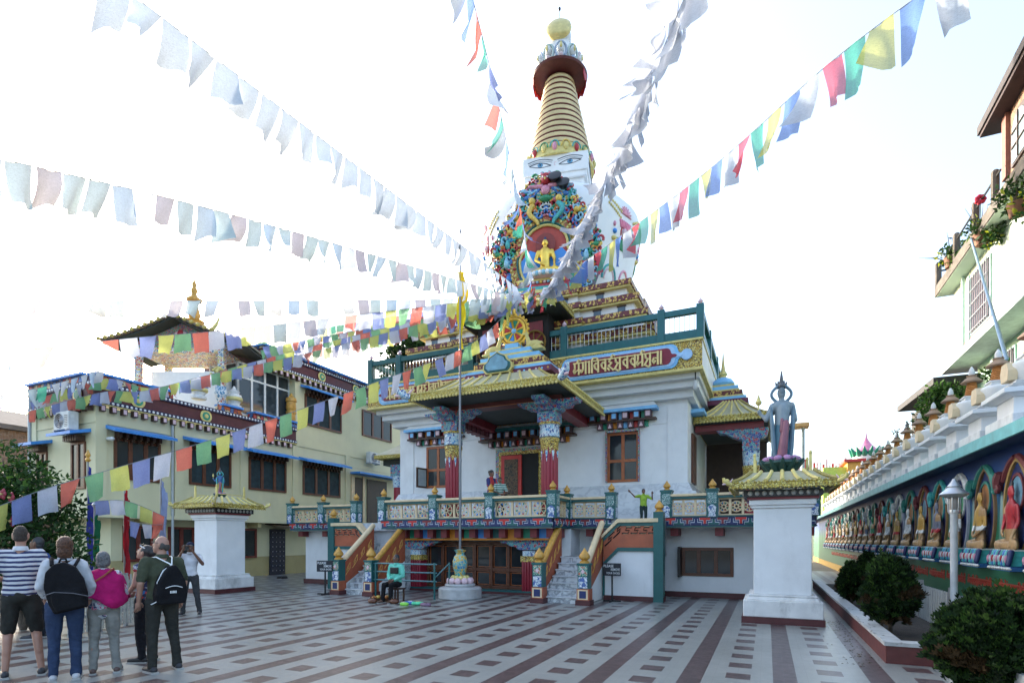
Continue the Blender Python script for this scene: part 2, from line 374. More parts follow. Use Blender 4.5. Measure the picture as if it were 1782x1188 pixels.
# ---------- ground ----------
g=MB().box(-900,900,-300,1500,-.3,-.004); me=g.mesh('ground',mat('earth',(.13,.12,.09),.9,var=.3,scale=.2)); o=bpy.data.objects.new('ground',me); COL.objects.link(o); props(o,kind='structure')
def paving():
    m,N,L=newmat('courtyard_tiles'); P=N['Principled BSDF']
    tc=N.new('ShaderNodeTexCoord'); sp=N.new('ShaderNodeSeparateXYZ'); L.new(tc.outputs['Object'],sp.inputs[0])
    def M(op,a,b=None,c=None):
        n=N.new('ShaderNodeMath'); n.operation=op
        for i,x in enumerate((a,b,c)):
            if x is None: continue
            if isinstance(x,(int,float)): n.inputs[i].default_value=x
            else: L.new(x,n.inputs[i])
        return n.outputs[0]
    X=sp.outputs[0];Y=sp.outputs[1]
    px=M('FLOORED_MODULO',M('ADD',X,-.193+.515+103),1.03)       # stripe centre at .515
    dx=M('ABSOLUTE',M('SUBTRACT',px,.515))
    stripe=M('LESS_THAN',dx,.13)
    py=M('FLOORED_MODULO',M('ADD',Y,64.1),.64)
    sq=M('MULTIPLY',M('GREATER_THAN',dx,.375),M('LESS_THAN',M('ABSOLUTE',M('SUBTRACT',py,.32)),.15))
    dark=M('MAXIMUM',stripe,sq)
    n1=N.new('ShaderNodeTexNoise'); n1.inputs['Scale'].default_value=3.5; n1.inputs['Detail'].default_value=9; n1.inputs['Distortion'].default_value=2.2
    L.new(tc.outputs['Object'],n1.inputs['Vector'])
    r1=N.new('ShaderNodeValToRGB'); e=r1.color_ramp.elements; e[0].position=.3; e[1].position=.7; e[0].color=(.050,.032,.033,1); e[1].color=(.098,.066,.066,1); L.new(n1.outputs['Fac'],r1.inputs['Fac'])
    n2=N.new('ShaderNodeTexNoise'); n2.inputs['Scale'].default_value=.9; n2.inputs['Detail'].default_value=8; L.new(tc.outputs['Object'],n2.inputs['Vector'])
    r2=N.new('ShaderNodeValToRGB'); e=r2.color_ramp.elements; e[0].position=.3; e[1].position=.7; e[0].color=(.205,.218,.208,1); e[1].color=(.262,.275,.262,1); L.new(n2.outputs['Fac'],r2.inputs['Fac'])
    mx=N.new('ShaderNodeMix'); mx.data_type='RGBA'; L.new(dark,mx.inputs['Factor']); L.new(r2.outputs['Color'],mx.inputs['A']); L.new(r1.outputs['Color'],mx.inputs['B'])
    jx=M('LESS_THAN',M('ABSOLUTE',M('SUBTRACT',M('FLOORED_MODULO',M('ADD',px,-.385+1.03),.2575),.12)),.0022)
    jy=M('LESS_THAN',M('ABSOLUTE',M('SUBTRACT',M('FLOORED_MODULO',M('ADD',py,.47),.32),.16)),.0022)
    jn=M('MULTIPLY',M('MAXIMUM',jx,jy),.35)
    m2=N.new('ShaderNodeMix'); m2.data_type='RGBA'; L.new(jn,m2.inputs['Factor']); L.new(mx.outputs['Result'],m2.inputs['A']); m2.inputs['B'].default_value=(.12,.12,.12,1)
    # scuffs and stains
    n3=N.new('ShaderNodeTexNoise'); n3.inputs['Scale'].default_value=7; n3.inputs['Detail'].default_value=10; n3.inputs['Roughness'].default_value=.75; L.new(tc.outputs['Object'],n3.inputs['Vector'])
    r3=N.new('ShaderNodeValToRGB'); e=r3.color_ramp.elements; e[0].position=.60; e[1].position=.75; e[0].color=(0,0,0,1); e[1].color=(.2,.2,.2,1); L.new(n3.outputs['Fac'],r3.inputs['Fac'])
    m3=N.new('ShaderNodeMix'); m3.data_type='RGBA'; L.new(r3.outputs['Color'],m3.inputs['Factor']); L.new(m2.outputs['Result'],m3.inputs['A']); m3.inputs['B'].default_value=(.14,.14,.135,1)
    L.new(m3.outputs['Result'],P.inputs['Base Color'])
    rr=N.new('ShaderNodeMapRange'); rr.inputs['To Min'].default_value=.20; rr.inputs['To Max'].default_value=.46; L.new(n3.outputs['Fac'],rr.inputs['Value']); L.new(rr.outputs['Result'],P.inputs['Roughness'])
    b=N.new('ShaderNodeBump'); b.inputs['Strength'].default_value=.08; b.inputs['Distance'].default_value=.01; L.new(n3.outputs['Fac'],b.inputs['Height']); L.new(b.outputs['Normal'],P.inputs['Normal'])
    return m
me=MB().box(-30,3.5,-14,34,-.1,.0).mesh('courtyard_floor',paving()); o=bpy.data.objects.new('courtyard_floor',me); COL.objects.link(o); o.rotation_euler=(0,0,ROT); props(o,kind='structure')
# ---------- main temple ----------
TP=thing('temple','two storey white temple with painted railings, gold lettered sign boards and carved entrance porch','temple',-8.1,17)
TF=2.27
# ---- ornament helpers (unit meshes shared) ----
def finial_mb(x,y,z,s=1,m=0):
    return MB().lathe([(.02,0),(.085*s,.0),(.085*s,.03*s),(.05*s,.05*s),(.095*s,.085*s),(.10*s,.12*s),(.07*s,.17*s),(.03*s,.22*s),(.008*s,.26*s)],(x,y,z),10)
def post(x,y,z0,z1,parent,w=.15,colr=TEAL):
    b=MB(); b.box(x-w,x+w,y-w,y+w,z0,z1,0); b.box(x-w-.02,x+w+.02,y-w-.02,y+w+.02,z1,z1+.05,0)
    for sx,sy in ((0,-1),(1,0),(-1,0)):
        if sx==0:
            b.box(x-w*.78,x+w*.78,y-w-.012,y-w,z0+(z1-z0)*.52,z1-.06,1); b.prism([(x-w*.7,z0+.02),(x+w*.7,z0+.02),(x+w*.55,z0+.12),(x+w*.75,z0+.28),(x+w*.2,z0+(z1-z0)*.48),(x-w*.2,z0+(z1-z0)*.48),(x-w*.75,z0+.28),(x-w*.55,z0+.12)],y-w-.02,y-w,2)
        else:
            xx=x+sx*w; b.box(min(xx,xx+sx*.012),max(xx,xx+sx*.012),y-w*.78,y+w*.78,z0+(z1-z0)*.52,z1-.06,1); b.box(min(xx,xx+sx*.012),max(xx,xx+sx*.012),y-w*.6,y+w*.6,z0+.04,z0+(z1-z0)*.46,2)
    o=b.part('railing_post',[colr,POSTT,POSTW],parent)
    f=finial_mb(x,y,z1+.05,1.05).part('finial',GOLD,o,40)
    return o
def lattice(n,L,h):
    """n pierced wheels over length L, height h, in x/z, y centred 0"""
    b=MB(); c=L/n; t=.035
    b.box(0,L,-t,t,0,.035); b.box(0,L,-t,t,h-.035,h)
    for i in range(n+1):
        x=min(max(i*c,.02),L-.02); b.box(x-.03,x+.03,-t+.003,t-.003,.035,h-.035)
    for i in range(n):
        cx=(i+.5)*c; cz=h/2; r=min(c,h)*.43
        ring=[(cx+r*math.cos(2*PI*k/20),0,cz+r*math.sin(2*PI*k/20)) for k in range(20)]
        b.tube(ring,.017,6,0,True)
        b.tube([(cx+.055*math.cos(2*PI*k/8),0,cz+.055*math.sin(2*PI*k/8)) for k in range(8)],.02,5,0,True)
        for k in range(8):
            a=PI*k/4; ro=r*1.0 if k%2==0 else r*1.22
            ex=min(abs(math.cos(a))*ro,c/2-.02)*(1 if math.cos(a)>0 else -1); ez=math.sin(a)*ro; ez=max(min(ez,h/2-.03),-h/2+.03)
            b.tube([(cx+.05*math.cos(a),0,cz+.05*math.sin(a)),(cx+ex,0,cz+ez)],.014,5)
            a2=a+PI/8; tri=[(cx+r*.30*math.cos(a2),cz+r*.30*math.sin(a2)),(cx+r*.92*math.cos(a2-.22),cz+r*.92*math.sin(a2-.22)),(cx+r*.92*math.cos(a2+.22),cz+r*.92*math.sin(a2+.22))]
            b.prism([(cx+r*.62*math.cos(a2-.10),cz+r*.62*math.sin(a2-.10)),(cx+r*.92*math.cos(a2-.20),cz+r*.92*math.sin(a2-.20)),(cx+r*.92*math.cos(a2+.06),cz+r*.92*math.sin(a2+.06)),(cx+r*.62*math.cos(a2+.0),cz+r*.62*math.sin(a2+.0))],.0,.03,1+(k%3))
    return b
def meander(L,h,n):
    """painted T fret on a board, facing -y at y=0"""
    b=MB(); b.box(0,L,0,.06,0,h,0); b.box(0,L,-.025,.07,0,.035,5); b.box(0,L,-.025,.07,h-.03,h,5)
    w=L/n
    cols=[3,4,3,4]
    for i in range(2*n):
        cx=(i+.5)*w/2; up=i%2==0
        for k,(g,y,m) in enumerate(((.017,-.012,2),(0,-.024,(1 if up else cols[(i//2)%4]) ))):
            a=w*.30+g*.5; st=w*.075+g*.7; bh=h*.20
            z0,z1=.06,h-.055
            if up: poly=[(cx-a,z1),(cx-a,z1-bh-g),(cx-st,z1-bh-g),(cx-st,z0+.03),(cx+st,z0+.03),(cx+st,z1-bh-g),(cx+a,z1-bh-g),(cx+a,z1)]
            else: poly=[(cx-a,z0),(cx-a,z0+bh+g),(cx-st,z0+bh+g),(cx-st,z1-.03),(cx+st,z1-.03),(cx+st,z0+bh+g),(cx+a,z0+bh+g),(cx+a,z0)]
            b.prism(poly,y,0,m if not (k and up and i%4==0) else 6)
    return b
MEM=[DBLUE,MAROON,mat('pale_blue_line',(.62,.68,.74),.5,var=.08),TEAL,DBLUE,TEAL,RED]
LAM=[CREAM,RED,GREENP,BLUE]
def rail_run(x0,y0,x1,y1,bays,cells,parent,zb=2.02,posts=(1,1),nT=None):
    d=Vector((x1-x0,y1-y0,0)); L=d.length; a=math.atan2(d.y,d.x); M=T(x0,y0,0,a)
    b=meander(L,.31,nT or max(2,round(L/.55))); b.v=[tuple(M@(Vector(v)+Vector((0,-.06,zb)))) for v in b.v]; b.part('meander_band',MEM,parent)
    for i in range(bays):
        l=L/bays; b=lattice(cells,l-.26,.47); b.v=[tuple(M@(Vector(v)+Vector((i*l+.13,.06,zb+.32)))) for v in b.v]; b.part('lattice_panel',LAM,parent,30)
    b=MB(); b.T=M; b.box(0,L,-.07,.17,zb+.79,zb+.86,0); b.box(-.02,L+.02,-.10,.2,zb+.86,zb+.93,1); b.part('top_rail',[TEAL,CREAM],parent,bevel=.01)
    for i in range(bays+1):
        if (i==0 and not posts[0]) or (i==bays and not posts[1]): continue
        p=M@Vector((L*i/bays,.05,0)); post(p.x,p.y,zb+.26,zb+1.0,parent)
# ---- lower storey ----
b=MB(); b.box(-13.2,-5.4,15.9,30,0,2.0); b.box(-16.25,-13.2,16.07,26,0,2.0); b.box(-5.4,1.0,16.8,30,0,2.0); b.part('lower_wall',WHITE,TP)
b=MB(); b.box(-5.4,1.03,16.75,16.8,0,.16); b.box(-16.3,-13.2,16.01,16.07,0,.18); b.box(-13.2,-5.45,15.84,15.9,0,.14); b.part('skirting',BASEMAR,TP)
b=MB(); b.box(-11.38,-5.52,14.66,16.2,2.0,TF,0); b.box(-5.52,1.1,16.06,30,2.0,TF,0); b.box(-16.5,-11.38,15.66,30,2.0,TF,0); b.part('terrace_floor',MARBLE,TP)
rail_run(-11.4,14.6,-5.5,14.6,3,3,TP,nT=11)
rail_run(-5.5,14.65,-5.5,16.0,1,3,TP,posts=(0,1),nT=3)
rail_run(-5.5,16.0,-4.18,16.0,1,3,TP,posts=(0,1),nT=3)
rail_run(-2.58,16.0,1.08,16.0,3,3,TP,nT=8)
rail_run(1.08,16.0,1.08,22.0,4,3,TP,posts=(0,1))
rail_run(-16.5,15.6,-13.4,15.6,2,3,TP,nT=6)
# red beam ends under the terrace
for p in (-4.9,-3.9,-2.4,-1.2,-.05,1.0): MB().box(p-.11,p+.11,16.2,16.8,1.78,2.0).part('beam_end',MAROON,TP)
for p in (-16.2,-15.0,-13.9): MB().box(p-.11,p+.11,15.75,16.07,1.8,2.0).part('beam_end',MAROON,TP)
# frieze + doors under the balcony
b=MB(); x=-11.0
b.box(-11.3,-5.6,15.1,15.16,1.66,1.72,4)
for i in range(11):
    x0=-11.2+i*.51; b.box(x0,x0+.3,15.1,15.9,1.72,2.0,[0,1,2,3][i%4]); b.box(x0+.3,x0+.51,14.9,15.9,1.74,2.0,5)
b.part('painted_frieze',[ORANGE,GREENP,BLUE,TEAL,ORANGE,MAROON],TP)
for x in (-10.65,-6.55):
    b=MB(); b.box(x-.22,x+.22,15.35,15.8,0,1.0,0)
    for k in range(5): b.cap((x-.18+.09*k,15.35,.1),(x-.18+.09*k,15.35,1.0),.04,.04,0,8)
    b.box(x-.25,x+.25,15.32,15.83,1.0,1.18,1); b.box(x-.2,x+.2,15.36,15.8,1.18,1.34,2)
    col=b.part('red_pillar',[REDCOL,GOLDR,CAPIT],TP,40)
    pts=[(x-.95,1.66),(x-.9,1.58),(x-.7,1.56),(x-.6,1.48),(x-.42,1.46),(x-.3,1.37),(x+.3,1.37),(x+.42,1.46),(x+.6,1.48),(x+.7,1.56),(x+.9,1.58),(x+.95,1.66)]
    MB().prism(pts,15.3,15.55).part('painted_bracket',PAINTED,TP)
b=MB(); b.box(-10.4,-6.8,15.7,15.88,.1,.22,0); b.box(-10.4,-6.8,15.7,15.88,1.5,1.62,0)
dw=3.6/6
for i in range(7): b.box(-10.4+i*dw-.05,-10.4+i*dw+.05,15.7,15.88,.1,1.6,0)
b.box(-10.4,-6.8,15.72,15.87,.66,.78,0)
fr=b.part('lower_doors',BROWNW,TP,bevel=.008)
b=MB()
for i in range(6):
    for z0,z1 in ((.24,.64),(.80,1.48)):
        x0=-10.4+i*dw+.07; b.box(x0,x0+dw-.14,15.78,15.86,z0,z1,0); 
        for (xa,xb,za,zb) in ((x0,x0+dw-.14,z0,z0+.02),(x0,x0+dw-.14,z1-.02,z1),(x0,x0+.02,z0,z1),(x0+dw-.16,x0+dw-.14,z0,z1)): b.box(xa,xb,15.755,15.78,za,zb,1)
b.part('pane',[GLASS,ORWOOD],fr)
b=MB(); b.box(-11.2,-6.0,15.3,15.9,0,.12,0); b.box(-11.25,-5.95,15.25,15.95,0,.07,1); b.part('door_step',[TEAL,BASEMAR],TP)
# window of the right wing, with open shutter on its left
def window(parent,x0,x1,z0,z1,q,cols=2,rows=2,frm=ORWOOD,gl=GLASS,reveal=True,fw=.09,depth=.12):
    b=MB(); b.box(x0,x1,q-.03,q+depth,z0,z0+fw); b.box(x0,x1,q-.03,q+depth,z1-fw,z1); b.box(x0,x0+fw,q-.03,q+depth,z0+fw,z1-fw); b.box(x1-fw,x1,q-.03,q+depth,z0+fw,z1-fw)
    for i in range(1,cols): x=x0+(x1-x0)*i/cols; b.box(x-fw*.6,x+fw*.6,q-.028,q+depth,z0+fw,z1-fw)
    for j in range(1,rows): z=z0+(z1-z0)*(.43 if rows==2 else j/rows); b.box(x0+fw,x1-fw,q-.024,q+depth,z-fw*.55,z+fw*.55)
    o=b.part('window',frm,parent,bevel=.006)
    MB().box(x0+.02,x1-.02,q-.003,q+.08,z0+.02,z1-.02).part('pane',gl,o)
    return o
w=window(TP,-2.27,-.86,.62,1.45,16.8,3,1,BROWNW)
b=MB(); b.box(-2.34,-2.27,16.4,16.8,.6,1.47,0); b.part('shutter',BLACK,w)
# conduit and hatch on wing wall
# ---- staircases ----
def stairs(mx,label):
    """mx: map x' (x' runs 0 at inner newel, grows outward) to site p ; mirrored for the left"""
    s=mx
    def bx(b,x0,x1,y0,y1,z0,z1,m=0):
        a,c=s(x0),s(x1); b.box(min(a,c),max(a,c),y0+dq,y1+dq,z0,z1,m)
    dq=0 if s(1)>s(0) else -.45
    root=MB()
    n=7
    for i in range(n): bx(root,.1,1.12,13.75+i*.22,15.6,i*.17,(i+1)*.17-.03,0); bx(root,.08,1.14,13.72+i*.22,15.6,(i+1)*.17-.03,(i+1)*.17,1)
    zl=n*.17
    bx(root,.1,1.4,15.2,16.3,0,zl,0)
    m2=6
    for i in range(m2): bx(root,1.4+i*.2,2.9,15.2,16.1,zl,zl+(i+1)*(TF-zl)/m2-.02,0)
    st=root.part('staircase',[MARBLE2,MARBLE],TP,label=None)
    # side walls of first flight (orange board with gold rail)
    for k,x in enumerate((.0,1.25)):
        xa,xb=s(x-.05),s(x+.05)
        y0,y1=13.75+dq,15.25+dq
        poly=[(y0,.25),(y0,1.0),(y1,2.06),(y1,1.0)]
        b=MB(); b.prism(poly,min(xa,xb),max(xa,xb),0,'x')
        for zz in (.35,.55): 
            xf=s(x-.055) 
        bd=b.part('side_board',TERRA,st)
        b=MB(); b.prism([(y0,.02),(y0,.25),(y1,1.0),(y1,.02)],min(xa,xb),max(xa,xb),0,'x'); b.part('side_wall',WHITE,st)
        b=MB(); b.cap((s(x),y0+.1,1.06),(s(x),y1,2.14),.085,.085,0,12); b.part('hand_rail',GOLD if k==0 else CREAM,st,50)
        # greek key on both faces
        b=MB()
        for sd in (-1,1):
            for j in range(4):
                yc=y0+.22+j*.34; zc=.62+ (yc-y0)*.707
                for pts in ([(-.13,-.13),(.10,-.13+.07),(.10,.12),(-.06,.02),(-.06,-.04),(.03,.0)],):
                    b.tube([(s(x)+sd*.056,yc+a,zc+c+a*.7) for a,c in pts],.012,4)
        b.part('fret',GOLD,st)
        # newel
        nx,ny=s(x),13.62+dq
        b=MB(); b.box(nx-.19,nx+.19,ny-.19,ny+.19,0,.13,3); b.box(nx-.16,nx+.16,ny-.16,ny+.16,.13,.42,2); b.box(nx-.09,nx+.09,ny-.17,ny-.16,.18,.37,5); b.box(nx-.135,nx+.135,ny-.165,ny-.16,.15,.40,6)
        b.box(nx-.14,nx+.14,ny-.14,ny+.14,.42,1.02,0); b.box(nx-.115,nx+.115,ny-.152,ny-.14,.44,.72,4); b.box(nx-.115,nx+.115,ny-.152,ny-.14,.75,1.0,1)
        b.prism([(nx,.80),(nx+.05,.86),(nx,.92),(nx-.05,.86)],ny-.165,ny-.15,7)
        b.box(nx-.16,nx+.16,ny-.16,ny+.16,1.02,1.07,0)
        nw=b.part('newel_post',[TEAL,NEWEL,TERRA,BASEMAR,POSTW,DBLUE,CREAM,PALEP],st)
        finial_mb(nx,ny,1.07,1.5).part('finial',GOLD,nw,40)
    # front board and wall of the second flight
    X0,X1=1.35,2.86; q=15.1+dq
    def pp(pts): return [(s(a),z) for a,z in pts]
    b=MB(); b.prism(pp([(X0,.0),(X0,.98),(X0+.42,1.38),(X1,1.38),(X1,0)]),q,q+.12,0); b.part('front_wall',WHITE,st)
    b=MB(); b.prism(pp([(X0,1.04),(X0,1.62),(X0+.42,2.05),(X1,2.05),(X1,1.46),(X0+.40,1.46)]),q-.04,q+.14,0); b.part('front_board',TERRA,st)
    b=MB(); b.prism(pp([(X0,.94),(X0,1.05),(X0+.40,1.46),(X1,1.46),(X1,1.36),(X0+.42,1.36)]),q-.06,q+.13,0); b.prism(pp([(X0,1.62),(X0,1.72),(X0+.42,2.14),(X1,2.14),(X1,2.05),(X0+.42,2.05)]),q-.06,q+.15,0); b.part('green_moulding',TEAL,st)
    b=MB(); b.prism(pp([(X0-.05,1.70),(X0-.05,1.80),(X0+.40,2.25),(X1,2.25),(X1,2.14),(X0+.42,2.14)]),q-.11,q+.19,0); b.part('coping',CREAM,st,bevel=.015)
    b=MB()
    for j in range(6):
        xc=X0+.17+j*.24; zo=1.36+max(0,min(xc-X0,.42))*.93
        for off,m in ((0,0),(.03,1)):
            pts=[(-.14,-.13),(.05,-.13),(.05,-.03),(-.03,-.03),(.0,.03),(.11,.03)] 
            pts=[(-.13+off,-.10-off*.3),(.04,-.10-off*.3),(.07,-.02),(-.03,-.02),(.0,.06+off*.5),(.14,.06+off*.5)]
            b.tube([(s(xc+a),q-.045,zo+c+.20+(a*.93 if xc-X0<.42 else 0)) for a,c in pts],.019-off*.25,4,m)
    b.part('fret',[BLACK,CREAM],st)
    b=MB(); b.box(s(X1)-.13,s(X1)+.13,q-.1,q+.2,0,2.42); e=b.part('tall_post',TEAL,st); finial_mb(s(X1),q+.05,2.42,1.25).part('finial',GOLD,e,40)
    a,c=sorted((s(X0),s(X1)+.14*(1 if s(1)>s(0) else -1))); MB().box(a,c,q-.05,q+.3,0,.13).part('base_board',BASEMAR,st)
    b=MB(); b.box(s(X0)-.03,s(X0)+.03,q-.02,q+.1,.1,1.0); b.part('green_edge',TEAL,st)
stairs(lambda x:-5.5+x,'right')
stairs(lambda x:-10.72-x,'left')
# marble blocks leading on behind the left flight
b=MB(); b.box(-12.6,-11.5,15.2,16.2,0,1.5); b.box(-12.6,-11.45,16.2,16.8,0,2.0); b.box(-13.2,-11.4,16.6,17.4,2.0,2.75); b.part('marble_blocks',MARBLE2,TP)
# ---- upper hall ----
b=MB(); b.box(-13.5,-2.35,18.5,30,TF,6.35); b.part('upper_wall',WHITE,TP)
b=MB(); b.box(-2.95,-2.32,18.46,19.3,3.05,6.35); b.box(-13.55,-12.9,18.46,19.3,3.05,6.35); b.box(-13.5,-2.35,18.47,18.5,5.48,5.51); b.part('corner_pilasters',WHITE,TP)
b=MB(); b.frus((-7.95,24.2,TF),(6.25,6.35),(-7.95,24.2,2.90),(6.2,6.3)); b.frus((-7.95,24.2,2.905),(6.05,6.15),(-7.95,24.2,3.22),(5.9,6.0)); b.frus((-7.95,24.2,3.225),(5.8,5.88),(-7.95,24.2,3.52),(5.66,5.75)); b.part('marble_plinth',MARBLE,TP)
window(TP,-4.96,-3.88,3.62,5.3,18.5)
w=window(TP,-12.3,-11.2,3.72,5.35,18.5)
b=MB(); b.T=T(-12.28,18.46,0,math.radians(-100)); b.box(0,.55,-.03,.03,3.72,4.5,0); b.box(.06,.49,-.035,.035,3.79,4.43,1); b.part('open_casement',[DARKW,mat('pale_glass',(.35,.42,.46),.1,var=.1)],w)
b=MB(); b.box(-4.99,-4.955,18.35,18.5,3.62,5.36); b.box(-3.885,-3.85,18.35,18.5,3.62,5.36); b.box(-4.99,-3.85,18.35,18.5,5.3,5.36); b.part('window_surround',PAINTRED,TP)
def dentils(x0,x1,q,z,parent,step=.36,name='bracket_cornice',topm=SKYB,deep=.42):
    b=MB(); b.box(x0-.12,x1+.12,q-deep,q,z,z+.10,0); b.frus(((x0+x1)/2,q-deep/2+.02,z+.10),((x1-x0)/2+.10,deep/2-.02),((x0+x1)/2,q-.04,z+.42),((x1-x0)/2-.1,.04),8)
    n=max(2,int((x1-x0)/step))
    for i in range(n):
        c=x0+(i+.5)*(x1-x0)/n; w=(x1-x0)/n*.27
        b.box(c-w,c+w,q-deep*.74,q,z-.24,z,1); b.box(c-w*.7,c+w*.7,q-deep*.75,q-deep*.74,z-.20,z-.04,5+(i%2)); b.box(c-w*1.0-w*1.6+.02,c-w-.0,q-deep*.35,q,z-.22,z-.01,2+(i%4))
    b.box(x0-.06,x1+.06,q-deep*.62,q,z-.31,z-.245,7)
    m=max(2,n-1)
    for i in range(m):
        c=x0+.25+(i+.5)*(x1-x0-.5)/m; w=(x1-x0)/n*.25
        b.box(c-w,c+w,q-deep*.48,q,z-.52,z-.31,1); b.prism([(c-w*.7,z-.5),(c+w*.7,z-.5),(c,z-.35)],q-deep*.48-.01,q-deep*.48,6); b.box(c+w,c+w*2.3,q-deep*.2,q,z-.5,z-.31,2+((i+1)%4))
    return b.part(name,[topm,mat('bracket_dark',(.10,.05,.06),.5,var=.3),RED,GREENP,ORANGE,SKYB,PALEP,DARKW,WHITE],parent)
dentils(-5.6,-3.35,18.5,5.93,TP)
dentils(-13.0,-10.6,18.5,5.93,TP)
# front door
# left side porch seen past the hall corner
cq=onQ(694,860,20.2); 
b=MB(); b.lathe([(.24,2.27),(.22,4.0)],(cq.x,20.2,0),14,0); b.lathe([(.25,4.0),(.28,4.5)],(cq.x,20.2,0),14,1); b.box(cq.x-.26,cq.x+.26,19.94,20.46,4.5,5.0,2); b.part('side_column',[REDCOL,CAPIT,PAINTED],TP,50)
b=MB(); b.box(cq.x-.9,-13.5,19.6,24,5.25,5.4,1); b.frus(((cq.x-14.4)/2,21.8,5.4),(abs(cq.x-.9+13.5)/2,2.2),((cq.x-14.0)/2,21.8,5.9),(.35,1.6),0); b.box(cq.x-.7,-13.5,20,24,5.0,5.25,2); b.part('side_porch_roof',[ROOFT,GOLDE,SOFFIT],TP)
b=MB(); b.box(-9.15,-7.15,18.34,18.5,TF,5.02,0); b.box(-9.0,-7.3,18.30,18.36,TF,4.9,1); b.box(-8.88,-7.42,18.27,18.34,TF,4.78,2); d=b.part('front_door',[PAINTRED,GOLDR,DARKIN],TP)
b=MB(); b.box(-8.86,-8.05,18.20,18.27,TF+.02,4.74,0); b.box(-8.72,-8.18,18.18,18.21,TF+.2,4.6,1); lf=b.part('door_leaf',[RED,mosaic('door_carving',[(.05,.025,.012),(.08,.04,.02),(.03,.02,.012)],9,.5,(.14,.09,.04),.06)],d)
b=MB(); b.box(-10.0,-5.9,18.2,18.5,5.75,6.02,0); text_into(b,'ॐ मणिपदे हं नमबद वरह स',T(0,18.2,0),-9.9,-6.0,5.79,5.99,.03,.02,1); b.part('door_lintel_board',[mat('dark_maroon_board',(.06,.015,.015),.5),GOLD],TP)
dentils(-9.75,-6.1,18.5,5.62,TP,.33,topm=TEAL,deep=.5)
# ---- cornice, sign fascia, roof ----
b=MB(); b.box(-13.75,-2.12,18.22,30.4,6.2,6.45); b.box(-14.05,-1.95,17.95,30.4,6.45,6.66); b.box(-14.38,-1.80,17.56,30.4,6.86,6.9); b.box(-14.2,-1.88,17.75,30.4,6.66,6.86); b.part('cornice',MOULD,TP)
b=MB(); b.box(-14.4,-1.78,17.5,17.6,6.88,7.74,0); b.box(-1.88,-1.78,17.6,30.4,6.88,7.74,2); b.box(-14.43,-1.75,17.46,30.4,6.82,6.9,1); b.box(-14.43,-1.75,17.46,30.4,7.72,7.78,1); b.part('fascia',[GOLDR,GOLDP,MOULD],TP)
MB().box(-14.3,-1.9,17.62,30.4,7.5,7.72).part('flat_roof',CONC,TP)
def lobed(x0,x1,z0,z1,e):
    zc=(z0+z1)/2; r=(z1-z0)/2
    pts=[]
    pts+= [(x1,zc-r)]+[(x1+e*.45*math.sin(t*PI/2/4),zc-r+r*.62*(1-math.cos(t*PI/2/4))) for t in range(1,5)]
    pts+= [(x1+e*.55,zc-r*.22),(x1+e*.85,zc-r*.18),(x1+e,zc),(x1+e*.85,zc+r*.18),(x1+e*.55,zc+r*.22)]
    pts+= [(x1+e*.45*math.sin(t*PI/2/4),zc+r-r*.62*(1-math.cos(t*PI/2/4))) for t in range(4,0,-1)]+[(x1,zc+r)]
    L=[(x0+x1-a,2*zc-c) for a,c in pts]
    return pts+L
# brush letters of the sign boards, drawn as strokes in a unit box
_H=[(0,.92),(.95,.92)]; _S=[(.85,.95),(.85,0)]
GLY=dict(v=[_H,_S,[(.85,.60),(.52,.72),(.24,.56),(.36,.32),(.85,.10)]],
 m=[_H,_S,[(.22,.92),(.22,.48),(.04,.30),(.18,.12),(.42,.28),(.85,.34)]],
 g=[[(0,.92),(.55,.92)],[(.42,.92),(.44,.34),(.18,.14),(.04,.34)],_S],
 h=[_H,[(.55,.92),(.28,.72),(.72,.56),(.22,.38),(.62,.18),(.95,.0)],[(.1,.2),(.35,.02)]],
 s=[_H,_S,[(.2,.92),(.24,.60),(.56,.48),(.06,.04)],[(.56,.48),(.85,.50)],[(.3,.0),(.62,-.12),(.95,.02)]],
 n=[_H,_S,[(.85,.46),(.32,.50),(.12,.30),(.32,.10),(.52,.28)]],
 d=[_H,_S,[(.12,.92),(.16,.5),(.5,.4),(.14,.08),(.62,.02)],[(.5,.4),(.85,.62)]],
 A=[[(.3,.95),(.3,0)],[(0,.92),(.35,.92)]],
 i=[[(.3,.98),(.3,0)],[(.3,.98),(.5,1.16),(1.0,1.14),(1.25,.96)]],
 I=[[(.3,1.0),(.3,0)],[(.3,1.0),(.0,1.18),(-.4,1.1)]],
 r=[[(-.45,1.02),(-.25,1.2),(.05,1.12)]],
 l=[[(.2,.95),(.2,0)]])
WID=dict(A=.42,i=.42,I=.42,r=0,l=.35)
def letters_into(b,txt,x0,x1,z0,z1,y,depth,m,pen=.15):
    tot=sum(WID.get(c,1.08) for c in txt); sx=(x1-x0)/tot; sz=z1-z0; x=x0
    for c in txt:
        for k,pl in enumerate(GLY[c]):
            for (a,e),(a2,e2) in zip(pl,pl[1:]):
                p=Vector((x+a*sx,z0+e*sz)); q=Vector((x+a2*sx,z0+e2*sz)); d=(q-p); 
                if d.length<1e-6: continue
                d.normalize(); w=pen*sz*(.5+.28*abs(d.y)); n=Vector((-d.y,d.x))*w*.62; p=p-d*w*.35; q=q+d*w*.35
                yy=y-depth-.0015*k
                b.prism([tuple(p-n),tuple(q-n),tuple(q+n),tuple(p+n)],yy,y,m)
        x+=WID.get(c,1.08)*sx
